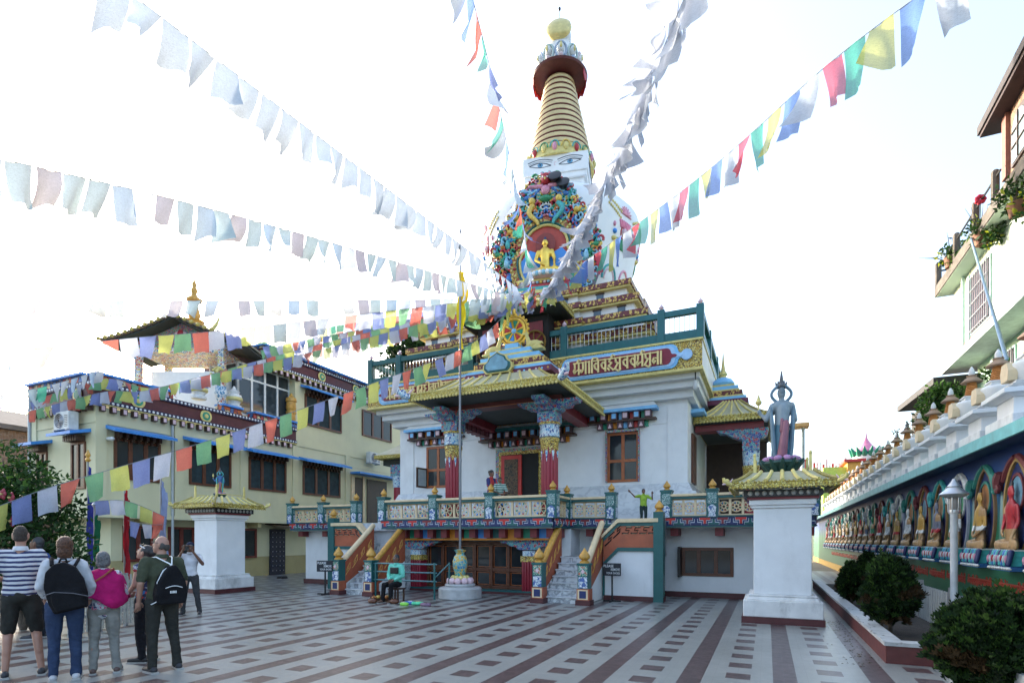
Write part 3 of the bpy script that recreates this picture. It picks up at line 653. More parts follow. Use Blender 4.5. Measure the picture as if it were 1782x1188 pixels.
def sign(x0,x1,txt,parent):
    b=MB(); b.prism(lobed(x0+.5,x1-.5,6.94,7.68,.5),17.44,17.5,0); b.prism(lobed(x0+.55,x1-.55,7.0,7.62,.42),17.42,17.44,3); b.prism(lobed(x0+.62,x1-.62,7.06,7.56,.32),17.40,17.42,1)
    letters_into(b,txt,x0+.70,x1-.74,7.10,7.50,17.40,.05,2)
    for x in (x0+.02,x1-.02): b.lathe([(.16,-.02),(.16,.0)],(0,0,0),12,0) if False else b.prism([(x+.17*math.cos(k*PI/6),7.31+.17*math.sin(k*PI/6)) for k in range(12)],17.43,17.5,3)
    return b.part('sign_board',[SKYB,mat('sign_maroon',(.22,.015,.035),.45),mat('sign_gold',(.80,.64,.28),.35,metal=.1,var=.12),mat('light_blue',(.36,.58,.84),.45)],parent)
sign(-6.5,-2.2,'mrgAivvhrsvvmrsnl',TP)
sign(-14.1,-9.2,'mrnmgAvhIdhIvmImsvAn',TP)
# roof railing
b=MB()
xs=[-14.32,-12.95,-9.75,-6.2,-3.0,-1.84]
for x in xs: b.box(x-.11,x+.11,17.5,17.72,7.78,8.82)
for y in (20,23,26,29.5): b.box(-1.95,-1.73,y-.1,y+.1,7.78,8.82); b.box(-14.43,-14.21,y-.1,y+.1,7.78,8.82)
for z0,z1 in ((7.78,8.06),(8.56,8.74)): b.box(-14.38,-1.76,17.53,17.69,z0,z1); b.box(-1.92,-1.76,17.69,30,z0,z1); b.box(-14.38,-14.22,17.69,30,z0,z1)
rr=b.part('roof_railing',TEALR,TP,bevel=.01)
b=MB()
for i in range(86):
    x=-14.2+i*.145; b.tube([(x,17.61,8.06),(x,17.61,8.56)],.011,4)
b.part('railing_bars',ALU,rr)
for x in xs: finial_mb(x,17.61,8.82,.8).part('finial',PALEP,rr,40)
# ---- entrance porch ----
for x in (-9.15,-5.85):
    b=MB(); n=14; prof=[]
    for k in range(n):
        a=2*PI*k/n; b.cap((x+.20*math.cos(a),15.3+.20*math.sin(a),TF),(x+.20*math.cos(a),15.3+.20*math.sin(a),4.55),.058,.058,0,8)
    b.lathe([(.2,TF),(.2,4.5)],(x,15.3,0),14,0)
    b.box(x-.26,x+.26,15.04,15.56,TF,TF+.2,0)
    b.lathe([(.25,4.2),(.27,4.55),(.29,4.56),(.29,4.66)],(x,15.3,0),16,2)
    for k in range(8):
        a=2*PI*k/8; b.cap((x+.23*math.cos(a),15.3+.23*math.sin(a),4.25),(x+.235*math.cos(a),15.3+.235*math.sin(a),3.98),.05,.012,1,6)
    b.lathe([(.24,4.66),(.30,4.70),(.28,5.02),(.32,5.05)],(x,15.3,0),16,1); b.lathe([(.32,5.05),(.32,5.12)],(x,15.3,0),16,2)
    b.box(x-.28,x+.28,15.02,15.58,5.12,5.42,3)
    c=b.part('porch_column',[REDCOL,CAPIT,GOLDR,PAINTED],TP,50)
    sg=1
    pts=[]
    for sx in (-1,1): pass
    pts=[(x-.95,5.74),(x-.9,5.66),(x-.72,5.64),(x-.66,5.55),(x-.45,5.53),(x-.38,5.44),(x-.2,5.42),(x+.2,5.42),(x+.38,5.44),(x+.45,5.53),(x+.66,5.55),(x+.72,5.64),(x+.9,5.66),(x+.95,5.74)]
    MB().prism(pts,15.05,15.5).part('porch_bracket',PAINTED,TP)
    MB().prism([(15.3+(a-x),z) for a,z in pts],x-.2,x+.2,0,'x').part('porch_bracket',PAINTED,TP)
b=MB(); b.box(-9.6,-5.4,15.0,15.55,5.74,5.86,0); b.box(-9.4,-9.0,15.5,18.5,5.6,5.86,1); b.box(-6.0,-5.6,15.5,18.5,5.6,5.86,1); b.box(-9.35,-5.65,15.02,15.04,5.735,5.745,2); b.part('porch_beam',[mat('porch_beam_dark',(.10,.02,.02),.5),MAROON,ORANGE],TP)
b=MB()
for i in range(8):
    y=15.9+i*.32
    b.box(-9.55,-9.2,y,y+.12,5.4,5.6,0)
b.part('stepped_consoles',mat('dark_maroon',(.10,.02,.03),.5),TP)
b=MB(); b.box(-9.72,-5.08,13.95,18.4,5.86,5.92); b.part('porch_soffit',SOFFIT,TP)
def hip(b,x0,x1,y0,y1,z0,z1,ix,iy,nr=8,m=0,mr=1,curve=.18,sides='fblr'):
    """curved hip roof from eave rectangle up to inset rectangle, with ribs"""
    K=5
    def rect(t):
        e=t; zz=z0+(z1-z0)*(t*t*(curve*2)+t*(1-curve*2))
        return (x0+ix*e,x1-ix*e,y0+iy*e,y1-iy*e,zz)
    rs=[rect(k/K) for k in range(K+1)]
    v=[];f=[]
    for a,c,d,e,z in rs: v+=[(a,d,z),(c,d,z),(c,e,z),(a,e,z)]
    for k in range(K):
        for i in range(4): f.append((k*4+i,k*4+(i+1)%4,k*4+4+(i+1)%4,k*4+4+i))
    f.append((3,2,1,0)); f.append((K*4,K*4+1,K*4+2,K*4+3)); b.add(v,f,m)
    for i in range(nr+1):
        t=i/nr
        if 'f' in sides: b.tube([(r[0]+(r[1]-r[0])*t,r[2],r[4]+.02) for r in rs],.035,6,mr)
        if 'b' in sides: b.tube([(r[0]+(r[1]-r[0])*t,r[3],r[4]+.02) for r in rs],.035,6,mr)
        if 'l' in sides: b.tube([(r[0],r[2]+(r[3]-r[2])*t,r[4]+.02) for r in rs],.035,6,mr)
        if 'r' in sides: b.tube([(r[1],r[2]+(r[3]-r[2])*t,r[4]+.02) for r in rs],.035,6,mr)
def eave(b,x0,x1,y0,y1,z0,z1,m=0,m2=1,r=.035,step=.11):
    b.box(x0,x1,y0,y0+.10,z0,z1,m); b.box(x0,x0+.10,y0+.10,y1,z0,z1,m); b.box(x1-.10,x1,y0+.10,y1,z0,z1,m)
    n=int((x1-x0)/step)
    for i in range(n+1): b.ell((x0+(x1-x0)*i/n,y0,z0),(r,r,r*1.3),m2,6,4); b.ell((x0+(x1-x0)*i/n,y0,z1),(r,r,r),m2,6,4)
    n=int((y1-y0)/step)
    for i in range(n+1):
        for x in (x0,x1): b.ell((x,y0+(y1-y0)*i/n,z0),(r,r,r*1.3),m2,6,4); b.ell((x,y0+(y1-y0)*i/n,z1),(r,r,r),m2,6,4)
b=MB(); hip(b,-9.75,-5.05,13.9,18.5,6.0,6.62,.95,.95,9,sides='flr'); rf=b.part('porch_roof',[ROOFT,GOLDP],TP,35)
b=MB(); eave(b,-9.82,-4.98,13.83,18.4,5.87,6.06); b.part('eave_band',[GOLDE,GOLDP],rf,40)
def dragon(x,y,z,dx,dy,parent,s=1,m=CAPIT):
    b=MB(); d=Vector((dx,dy,0)).normalized(); o=Vector((x,y,z))
    pts=[o,o+d*.18*s+Vector((0,0,.03)),o+d*.32*s+Vector((0,0,.12*s)),o+d*.36*s+Vector((0,0,.26*s))]
    b.tube(pts,[.09*s,.10*s,.08*s,.05*s],8); b.ell(tuple(pts[1]+Vector((0,0,.09*s))),(.09*s,.09*s,.08*s)); b.cap(tuple(pts[1]),tuple(pts[1]+d*.2*s-Vector((0,0,.03))),.06*s,.03*s,1); b.cap(tuple(pts[0]+Vector((0,0,.12*s))),tuple(pts[0]-d*.1*s+Vector((0,0,.25*s))),.04*s,.01*s,1)
    return b.part('dragon_ornament',[m,PALEP],parent,60)
for x,dx in ((-9.82,-1),(-4.98,1)): dragon(x,13.85,5.98,dx,-1,rf,1.1)
# stepped painted ridge platform
b=MB(); L=[(1.75,6.62,.18,GOLDR),(1.62,6.80,.10,None)]
z=6.60
for k,(hw,h,m) in enumerate(((1.42,.17,0),(1.36,.09,1),(1.22,.06,3),(1.18,.16,2),(1.02,.06,3),(.98,.12,1),(.72,.07,3),(.68,.12,1))):
    b.box(-7.1-hw,-7.1+hw,15.0-.02+k*.03,16.6-k*.05,z,z+h,m); 
    if m==0:
        for i in range(15): b.ell((-7.1-hw+.1+i*(2*hw-.2)/14,15.0,z+h/2),(.05,.03,.05),4+i%3,8,4)
    z+=h
zt=z
b.box(-7.1-.22,-7.1+.22,15.3,15.75,z,z+.22,1); b.box(-7.1-.32,-7.1+.32,15.25,15.8,z-.02,z+.06,3)
b.part('ridge_platform',[mat('plum_band',(.13,.02,.06),.5),SKYB,TIERTXT,GOLDP,PALEP,SKYB,GOLD],rf,50)
# lobed blue plaque
def quatre(cx,cz,s): 
    return [(cx+s*a,cz+s*c) for a,c in ((-.62,-.5),(.62,-.5),(.8,-.3),(.78,-.05),(.58,.08),(.45,.32),(.22,.42),(0,.55),(-.22,.42),(-.45,.32),(-.58,.08),(-.78,-.05),(-.8,-.3))]
b=MB(); b.prism(quatre(-7.35,6.98,.62),14.84,14.98,0); b.prism(quatre(-7.35,6.98,.55),14.81,14.84,1); b.prism(quatre(-7.35,6.98,.46),14.78,14.81,2); b.part('lobed_plaque',[GOLDP,TEAL,mat('plaque_blue',(.16,.34,.46),.4,var=.3,scale=5)],rf)
WZ=zt+.22
# ---------- terraces under the stupa (part of the temple) ----------
AX,AQ=-8.25,22.8
TI=[(5.0,8.33,8.55,7.76),(4.75,9.0,9.21,8.55),(4.4,9.69,9.91,9.21),(4.05,10.4,10.6,9.91)]
for i,(h,zb,zq,z0) in enumerate(TI):
    w=h-.22; pw=h*.52
    b=MB(); b.box(AX-w,AX+w,AQ-w,AQ+w,z0,zb); 
    e=.10
    b.box(AX-pw,AX+pw,AQ-w-e,AQ+w+e,z0+.003,zb-.003); b.box(AX-w-e,AX+w+e,AQ-pw,AQ+pw,z0+.004,zb-.004)
    tw=b.part('terrace_wall',WHITE,TP)
    b=MB(); b.box(AX-h,AX+h,AQ-h,AQ+h,zb+.03,zq); b.box(AX-pw-.1,AX+pw+.1,AQ-h-e,AQ+h+e,zb+.033,zq+.004); b.box(AX-h-e,AX+h+e,AQ-pw-.1,AQ+pw+.1,zb+.036,zq+.008)
    b.box(AX-h+.05,AX+h-.05,AQ-h+.05,AQ+h-.05,zb-.03,zb+.03,1); b.box(AX-pw-.05,AX+pw+.05,AQ-h-e+.05,AQ+h+e-.05,zb-.033,zb+.027,1); b.box(AX-h-e+.05,AX+h+e-.05,AQ-pw-.05,AQ+pw+.05,zb-.036,zb+.024,1)
    b.part('lettered_band',[TIERTXT,GOLDP],tw)
    b=MB()
    for x in (1.6,2.9,3.75): 
        if x<w-.3:
            for s in (-1,1):
                y=AQ-w-(e if x<pw else 0)
                b.box(AX+s*x-.13,AX+s*x+.13,y-.02,y+.05,z0+.08,zb-.06,0); b.box(AX+s*x-.16,AX+s*x+.16,y-.03,y+.05,zb-.10,zb-.05,1)
    b.part('slit_window',[mat('slit_glass',(.08,.13,.18),.2),DARKW],tw)
# upper doorway with gilt roof
b=MB(); b.box(-9.4,-6.7,17.42,18.2,7.8,9.3,0); b.box(-9.2,-6.9,17.39,17.42,7.8,9.1,1); b.box(-8.6,-7.5,17.36,17.39,7.8,8.95,2); ud=b.part('upper_doorway',[DARKIN,MAROON,PAINTRED],TP)
for x in (-8.9,-7.2):
    b=MB(); b.tube([(x+.42*math.cos(k*PI/8),17.33,8.35+.42*math.sin(k*PI/8)) for k in range(16)],.035,6,0,True)
    for k in range(8): b.tube([(x,17.33,8.35),(x+.42*math.cos(k*PI/4),17.33,8.35+.42*math.sin(k*PI/4))],.025,5)
    b.ell((x,17.33,8.35),(.09,.05,.09)); b.part('wheel_grille',mat('brass_dark',(.22,.13,.03),.4,metal=.6),ud)
b=MB(); b.box(-9.95,-6.15,16.9,18.3,9.36,9.42,1); eave(b,-10.0,-6.1,16.86,18.3,9.4,9.56,0,0); hip(b,-9.95,-6.15,16.9,18.6,9.55,9.95,.8,.6,7,3,2,sides='flr'); b.part('gilt_canopy',[GOLDE,SOFFIT,GOLDP,ROOFT],TP,40)
# ---------- wheel and deer on the porch ----------
th=thing('dharma_wheel','gilded eight spoked wheel standing upright on the ridge of the entrance porch','wheel',-7.1,15.5,zt+.2,own=True)
b=MB(); r=.36; cz=.46
b.tube([(r*math.cos(k*PI/14),0,cz+r*math.sin(k*PI/14)) for k in range(28)],.055,8,0,True)
b.tube([((r+.09)*math.cos(k*PI/14),0,cz+(r+.09)*math.sin(k*PI/14)) for k in range(28)],.03,6,0,True)
for k in range(22):
    a=k*2*PI/22; b.ell(((r+.13)*math.cos(a),0,cz+(r+.13)*math.sin(a)),(.04,.04,.05))
b.ell((0,0,cz+r+.22),(.07,.05,.12)); b.box(-.2,.2,-.08,.08,-.03,.05)
b.part('rim',GOLDM,th,50)
b=MB()
for k in range(8): a=k*PI/4+.2; b.cap((.08*math.cos(a),0,cz+.08*math.sin(a)),(.33*math.cos(a),0,cz+.33*math.sin(a)),.03,.045,0,6)
b.part('spokes',GOLDM,th,50)
b=MB()
for k in range(8):
    a=k*PI/4+.2+PI/8; b.prism([(.10*math.cos(a),cz+.10*math.sin(a)),(.32*math.cos(a-.25),cz+.32*math.sin(a-.25)),(.33*math.cos(a),cz+.33*math.sin(a)),(.32*math.cos(a+.25),cz+.32*math.sin(a+.25))],-.02,.02,k%3)
b.ell((0,0,cz),(.09,.06,.09),3)
b.part('enamel_panels',[RED,GREENP,BLUE,SKYB],th,50)
def deer_mesh():
    b=MB(); c=b.cap
    b.ell((0,0,.17),(.26,.11,.12)); c((.15,0,.2),(.24,0,.48),.08,.05); c((.23,0,.5),(.35,0,.52),.055,.03); c((.24,.04,.54),(.22,.09,.64),.02,.008); c((.24,-.04,.54),(.22,-.09,.64),.02,.008)
    c((.24,.02,.56),(.2,.03,.72),.014,.006); c((.24,-.02,.56),(.2,-.03,.72),.014,.006)
    for s in (-1,1): c((.16,s*.08,.10),(.34,s*.09,.05),.04,.025); c((-.18,s*.09,.10),(-.02,s*.13,.04),.06,.025)
    c((-.25,0,.2),(-.31,0,.14),.03,.015); b.box(-.34,.38,-.14,.14,-.03,.04)
    return remesh(b,.016,2)
DM=deer_mesh(); DM.materials.append(GOLDP)
for x,rz,l in ((-7.78,0,'golden deer lying to the left of the gilded wheel on the porch ridge'),(-6.42,PI,'golden deer lying to the right of the gilded wheel on the porch ridge')):
    o=bpy.data.objects.new('deer',DM); COL.objects.link(o); o.location=W(x,15.45,zt-.02); o.rotation_euler=(0,0,ROT+rz); props(o,l,'deer','deer beside the gilded wheel')
# ---------- stupa ----------
ST=thing('stupa','tall white domed stupa with painted eyes and a gold ringed spire above the temple roof','stupa',AX,AQ,10.6,rot=math.radians(12),own=True)
z0=10.6
b=MB()
prof=[(2.9,0),(2.95,.25),(2.75,.3),(2.75,.7),(2.85,.9),(3.0,1.9),(3.22,2.8),(3.38,3.5),(3.44,4.0),(3.39,4.4),(3.08,4.74),(2.5,4.93),(1.0,5.0)]
b.lathe(prof,(0,0,0),56); b.part('dome',mat('dome_white',(.74,.76,.76),.55,var=.05,scale=1.5,dirt=.1,dirtcol=(.4,.4,.4)),ST,50)
# painted relief emblems on the dome (lotus, knots, vases)
def domer(z):
    for (r1,a),(r2,c) in zip(prof,prof[1:]):
        if a<=z<=c: return r1+(r2-r1)*(z-a)/(c-a+1e-9)
    return 2.8
def ondome(a,z,d=.0): r=domer(z)+d; return Vector((r*math.sin(a),-r*math.cos(a),z))
for ai in (math.radians(58),math.radians(-58),math.radians(100),math.radians(-100)):
    sg=1 if ai>0 else -1
    def pt(dx,dz): return ondome(ai+dx/3.3,dz)
    b=MB()
    for k in range(9):
        a=k*PI/8; b.cap(pt(.0,3.85),pt(.34*math.cos(a),3.85+.30*math.sin(a)),.06,.03,0,6)
    for k in range(7): b.cap(pt(-.24+.08*k,3.36),pt(-.34+.11*k,3.56),.05,.05,1,6)
    for k in range(8): b.cap(pt(-.3+.085*k,2.6),pt(-.38+.11*k,2.9),.055,.04,2,6)
    b.tube([pt(.2*math.cos(k*PI/6),3.2+.26*math.sin(k*PI/6)) for k in range(12)],.035,6,3,True); b.ell(tuple(pt(0,3.2)),(.13,.13,.17),4)
    for k in range(16): b.ell(tuple(pt(-.95+.09*(k%8),4.0-.05*(k%8)+.22*(k//8))),(.05,.05,.06),5,6,4)
    for k in range(16): b.ell(tuple(pt(.55+.09*(k%8),3.55+.05*(k%8)+.22*(k//8))),(.05,.05,.06),5,6,4)
    for s in (-.55,.6): b.ell(tuple(pt(s,3.1)),(.1,.1,.1),6); b.ell(tuple(pt(s,2.85)),(.12,.12,.09),5); b.ell(tuple(pt(s*1.1,3.35)),(.07,.07,.1),0)
    b.part('painted_emblem',[CARVE[3],PINK,CARVE[5],CARVE[0],PALEP,GOLDP,BLUE],ST,60)
    b=MB(); b.tube([pt(-.5+.42*math.cos(PI-k*PI/10),1.35+.55*math.sin(k*PI/10)) for k in range(11)],.05,6,0); b.tube([pt(-.5+.30*math.cos(PI-k*PI/10),1.35+.40*math.sin(k*PI/10)) for k in range(11)],.04,6,1); b.tube([pt(.6+.42*math.cos(PI-k*PI/10),1.35+.62*math.sin(k*PI/10)) for k in range(11)],.05,6,2)
    b.part('painted_halo',[CARVE[2],PALEP,CARVE[3]],ST,60)
# harmika
b=MB()
for h,za,zb in ((1.08,4.92,5.22),(1.18,5.22,5.35),(1.12,5.35,5.65),(1.24,5.65,5.78),(1.18,5.78,6.04),(1.30,6.04,6.26)): b.box(-h,h,-h,h,za,zb)
b.box(-1.36,1.36,-1.36,1.36,6.26,7.0)
hk=b.part('harmika',WHITE,ST,bevel=.012)
b=MB()
for side in range(2):
    b.T=Matrix.Rotation(side*PI/2,4,'Z')
    for s in (-1,1):
        cx=s*.62; y=-1.365
        top=[(cx+s*.46*(t-.5)*2,y,6.58+.12*math.sin(PI*t)+ (.07*t if True else 0)) for t in [k/10 for k in range(11)]]
        bot=[(cx+s*.46*(t-.5)*2,y,6.58-.07*math.sin(PI*t)+.07*t) for t in [k/10 for k in range(11)]]
        b.tube(top,.016,5,0); b.tube(bot,.012,5,0)
        b.tube([(cx+s*.52*(t-.5)*2,y,6.78+.10*math.sin(PI*t)) for t in [k/10 for k in range(11)]],.014,5,0)
        b.tube([(cx+s*.50*(t-.5)*2,y,6.70+.10*math.sin(PI*t)) for t in [k/10 for k in range(11)]],.006,5,0)
        b.ell((cx,y,6.64),(.12,.012,.085),1,10,6); b.ell((cx,y-.006,6.65),(.05,.012,.05),0,8,4)
    b.tube([(.0+.05*math.cos(k*.6)*(1-k/18),-1.365,6.68-.03*k/3+.05*math.sin(k*.6)*(1-k/18)) for k in range(14)],.010,4,2)
b.T=None
b.part('painted_eyes',[mat('eye_black',(.03,.05,.08),.5),mat('eye_blue',(.10,.28,.45),.4),PALEP],hk)
# spire rings
b=MB(); b.lathe([(1.5,7.0),(1.5,7.1),(1.42,7.5),(1.3,7.55),(1.3,7.0)],(0,0,0),40,0); lb=b.part('lotus_collar',GOLDP,ST,40)
b=MB()
for k in range(20):
    a=2*PI*k/20; c=Vector((1.5*math.sin(a),-1.5*math.cos(a),7.27)); t=Vector((math.cos(a),math.sin(a),0))
    b.tube([c+t*(.19*math.cos(j*PI/6))+Vector((0,0,.24*math.sin(j*PI/6))) for j in range(7)],.028,5,[1,2,1,3][k%4]); b.ell(tuple(c),(.10,.10,.17),[0,4,5,4][k%4],8,5)
b.part('petal',[CARVE[3],CARVE[2],CARVE[4],CARVE[5],GOLDP,CARVE[0]],lb,60)
NR=13
for k in range(NR):
    t=k/NR; za=7.55+k*(3.55/NR); zb=za+3.55/NR*.75; r=1.38-.80*t; r2=1.38-.80*(t+.75/NR)
    b=MB(); b.lathe([(r-.14,za),(r,za+.01),(r+.015,(za+zb)/2),(r2,zb-.01),(r2-.14,zb)],(0,0,0),40,0); b.lathe([(r-.01,za-.035),(r+.004,za-.02),(r,za)],(0,0,0),40,2); b.lathe([(r-.08,zb-.01),(r-.10,zb+.10)],(0,0,0),32,1); b.part('gilded_ring',[mat('ring_gold',(.64,.50,.25),.42,metal=.1,var=.15,scale=3),mat('ring_gap',(.05,.008,.008),.5),mat('ring_lip_red',(.13,.012,.012),.5)],ST,40)
# parasol
b=MB(); b.lathe([(.5,11.10),(1.18,11.14),(1.22,11.22),(1.02,11.34),(.8,11.38)],(0,0,0),40,0); pr=b.part('parasol',[mat('parasol_red_dark',(.10,.02,.02),.5)],ST,40)
b=MB()
for k in range(3,13):
    a0=2*PI*(k+.04)/16;a1=2*PI*(k+.96)/16
    pts=[(0,.0),(1,0),(1,-.20),(.8,-.26),(.5,-.36 if k%2 else -.20),(.2,-.26),(0,-.20)]
    n=len(pts); vs=[]
    for rr_ in (1.16,1.19):
        for x,zz in pts:
            a=a0+(a1-a0)*x; rad=rr_-.10*(-zz); vs.append((rad*math.sin(a),-rad*math.cos(a),11.16+zz))
    b.add(vs,[tuple(range(n)),tuple(range(2*n-1,n-1,-1))]+[(i,n+i,n+(i+1)%n,(i+1)%n) for i in range(n)],0)
b.part('valance',mat('valance_red',(.42,.02,.03),.5,var=.2),pr)
# crown of petals with small images
b=MB(); b.lathe([(.86,11.3),(.98,11.36),(.92,11.48),(.62,11.65),(.55,12.2),(.45,12.7)],(0,0,0),32,0); cr=b.part('crown_base',WHITED,ST,40)
b=MB()
for k in range(10):
    a=2*PI*k/10+.2; c=Vector((.86*math.sin(a),-.86*math.cos(a),11.82)); t=Vector((math.cos(a),math.sin(a),0)); ou=Vector((math.sin(a),-math.cos(a),0))
    b.tube([c+t*(.24*math.cos(j*PI/8))+Vector((0,0,.30*math.sin(j*PI/8)-.05))+ou*.05*math.sin(j*PI/8) for j in range(-2,11)],.05,6,[0,1,2,1][k%4])
    b.ell(tuple(c+Vector((0,0,.02))),(.16,.16,.22),3,8,6); b.ell(tuple(c+ou*.14+Vector((0,0,.02))),(.06,.06,.10),4); b.ell(tuple(c+ou*.14+Vector((0,0,.14))),(.04,.04,.05),4)
    b.ell(tuple(c+ou*.04-Vector((0,0,.28))),(.10,.08,.09),[2,0,1][k%3])
b.part('crown_petal',[mat('crown_blue',(.34,.42,.54),.5),mat('crown_teal',(.42,.54,.52),.5),mat('crown_pink',(.62,.48,.50),.5),CARVE[6],GOLDP],cr,60)
b=MB(); b.ell((0,0,13.0),(.52,.52,.50),1,20,12); sd=b.part('moon_ball',[GOLDP,WHITE],ST,60)
b=MB(); M=Matrix.Translation((0,-.16,13.03))@Matrix.Rotation(PI/2-.35,4,'X'); b.T=M; b.lathe([(.05,.46),(.38,.40),(.54,.30),(.57,.16),(.54,.10)],(0,0,0),28,0); b.T=None; b.part('sun_disc',[mat('sun_disc_gold',(.66,.55,.22),.4,metal=.2)],ST,50)
b=MB(); b.lathe([(.12,13.4),(.2,13.48),(.14,13.55),(.17,13.63),(.15,13.74),(.08,13.82),(.02,13.86)],(0,0,0),16,0); b.cap((0,0,13.8),(0,0,14.3),.012,.012,1,6); b.ell((0,0,14.3),(.06,.06,.09),1,8,6); b.part('finial',[GOLDM,BLACK],ST,50)
# ---- torana : carved arch in front of the dome ----
Y0=-3.62
def arch_outline(n=40,grow=0):
    key=[(-1.15,.15),(-1.7,.55),(-1.98,1.3),(-2.0,2.1),(-1.75,2.75),(-1.5,3.15),(-1.25,3.6),(-.95,4.2),(-.5,4.55),(0,4.8),(.5,4.55),(.95,4.2),(1.25,3.6),(1.5,3.15),(1.75,2.75),(2.0,2.1),(1.98,1.3),(1.7,.55),(1.15,.15)]
    return key
OUT=arch_outline()
niche=[(-.78,.75),(-.95,1.1),(-1.0,1.5),(-.92,1.75),(-.8,1.85),(-.82,2.2),(-.55,2.62),(0,2.82),(.55,2.62),(.82,2.2),(.8,1.85),(.92,1.75),(1.0,1.5),(.95,1.1),(.78,.75)]
def chaikin(p):
    o=[p[0]]
    for (a,c),(d,e) in zip(p,p[1:]): o+=[(a*.75+d*.25,c*.75+e*.25),(a*.25+d*.75,c*.25+e*.75)]
    return o+[p[-1]]
NK=niche; niche=chaikin(chaikin(niche))
b=MB(); b.prism(OUT,Y0,Y0+.7,0); b.prism(niche,Y0-.06,Y0+.02,1); tor=b.part('carved_arch',[mat('arch_ground',(.05,.05,.10),.6),mat('niche_red',(.40,.05,.03),.5)],ST)
b=MB(); b.prism([(x*1.40,1.75+(z-1.75)*1.40) for x,z in niche],Y0-.045,Y0+.01,0); b.part('gold_scroll_band',mosaic('niche_gold_scroll',[(.60,.44,.10),(.52,.34,.06),(.66,.54,.18),(.45,.08,.05)],15,.45,(.20,.11,.03),.07,bump=.8),tor)
b=MB(); b.prism([(.15,.8),(.95,.85),(.95,1.5),(.6,1.9),(.15,1.7)],Y0-.08,Y0-.06,0); b.prism([(-.95,.85),(-.15,.8),(-.15,1.7),(-.6,1.9),(-.95,1.5)],Y0-.08,Y0-.06,0); b.part('niche_panel',BLUE,tor)
b=MB()
b.tube([(x,Y0-.1,z) for x,z in niche],.05,6,0); b.tube([(x*1.1,Y0-.1,1.75+(z-1.75)*1.1) for x,z in niche],.04,6,1)
for k in range(26):
    t=k/25*14; i=int(min(t,13)); f=t-i; x=NK[i][0]*(1-f)+NK[i+1][0]*f; z=NK[i][1]*(1-f)+NK[i+1][1]*f
    for g in (1.22,1.36): b.ell((x*g,Y0-.06,1.75+(z-1.75)*g),(.055,.05,.055),0 if (k+int(g*100))%5 else 2,8,5)
b.part('gold_niche_frame',[GOLDP,TEAL,CARVE[0]],tor,60)
def inside(x,z,poly):
    c=False;n=len(poly)
    for i in range(n):
        x1,z1=poly[i];x2,z2=poly[i-1]
        if (z1>z)!=(z2>z) and x<(x2-x1)*(z-z1)/(z2-z1)+x1: c=not c
    return c
NB=[(x*1.42,1.75+(z-1.75)*1.42) for x,z in niche]
rr=random.Random(5)
b=MB(); pts=[]; tries=0
while len(pts)<330 and tries<14000:
    tries+=1; x=rr.uniform(.02,2.0); z=rr.uniform(.2,4.75)
    if not inside(x,z,OUT) or inside(x,z,NB): continue
    if any((x-a)**2+(z-c)**2<.115**2 for a,c in pts): continue
    pts.append((x,z))
    kind=rr.random(); col=rr.choices(range(9),[3,3,3.2,1.8,3,2,1.6,3,1])[0]; c2=rr.randrange(9); ph=rr.random()*6; s=rr.uniform(.75,1.15)
    for sx in (-1,1):
        X=sx*x
        if kind<.60:   # scroll
            b.tube([(X+sx*(.13*s*(1-k/11))*math.cos(ph+k*.62),Y0-.07-.006*k,z+(.13*s*(1-k/11))*math.sin(ph+k*.62)) for k in range(10)],[.05*s*(1-.06*k) for k in range(10)],6,col)
        elif kind<.66: # rosette
            for k in range(6): b.ell((X+.075*s*math.cos(k*PI/3),Y0-.05,z+.075*s*math.sin(k*PI/3)),(.045,.06,.045),col,6,4)
            b.ell((X,Y0-.10,z),(.04,.04,.04),c2,6,4)
        elif kind<.92: # leaf / plume
            d=Vector((math.cos(ph)*sx,0,math.sin(ph)))*.16*s; b.cap(Vector((X,Y0-.05,z))-d*.5,Vector((X,Y0-.10,z))+d*.7,.065,.02,col,7); b.cap(Vector((X,Y0-.07,z+.03))-d*.3,Vector((X,Y0-.12,z+.03))+d*.5,.03,.01,c2,6)
        else:          # small beast: body, head
            b.ell((X,Y0-.08,z),(.12*s,.09,.08*s),col,8,6); b.ell((X+sx*.1,Y0-.14,z+.1),(.06,.06,.06),c2,8,6); b.cap((X-sx*.1,Y0-.08,z),(X-sx*.16,Y0-.1,z-.12),.03,.02,col,6); b.cap((X+sx*.05,Y0-.08,z),(X+sx*.1,Y0-.1,z-.13),.03,.02,col,6)
b.part('carved_figures',CARVE,tor,60)
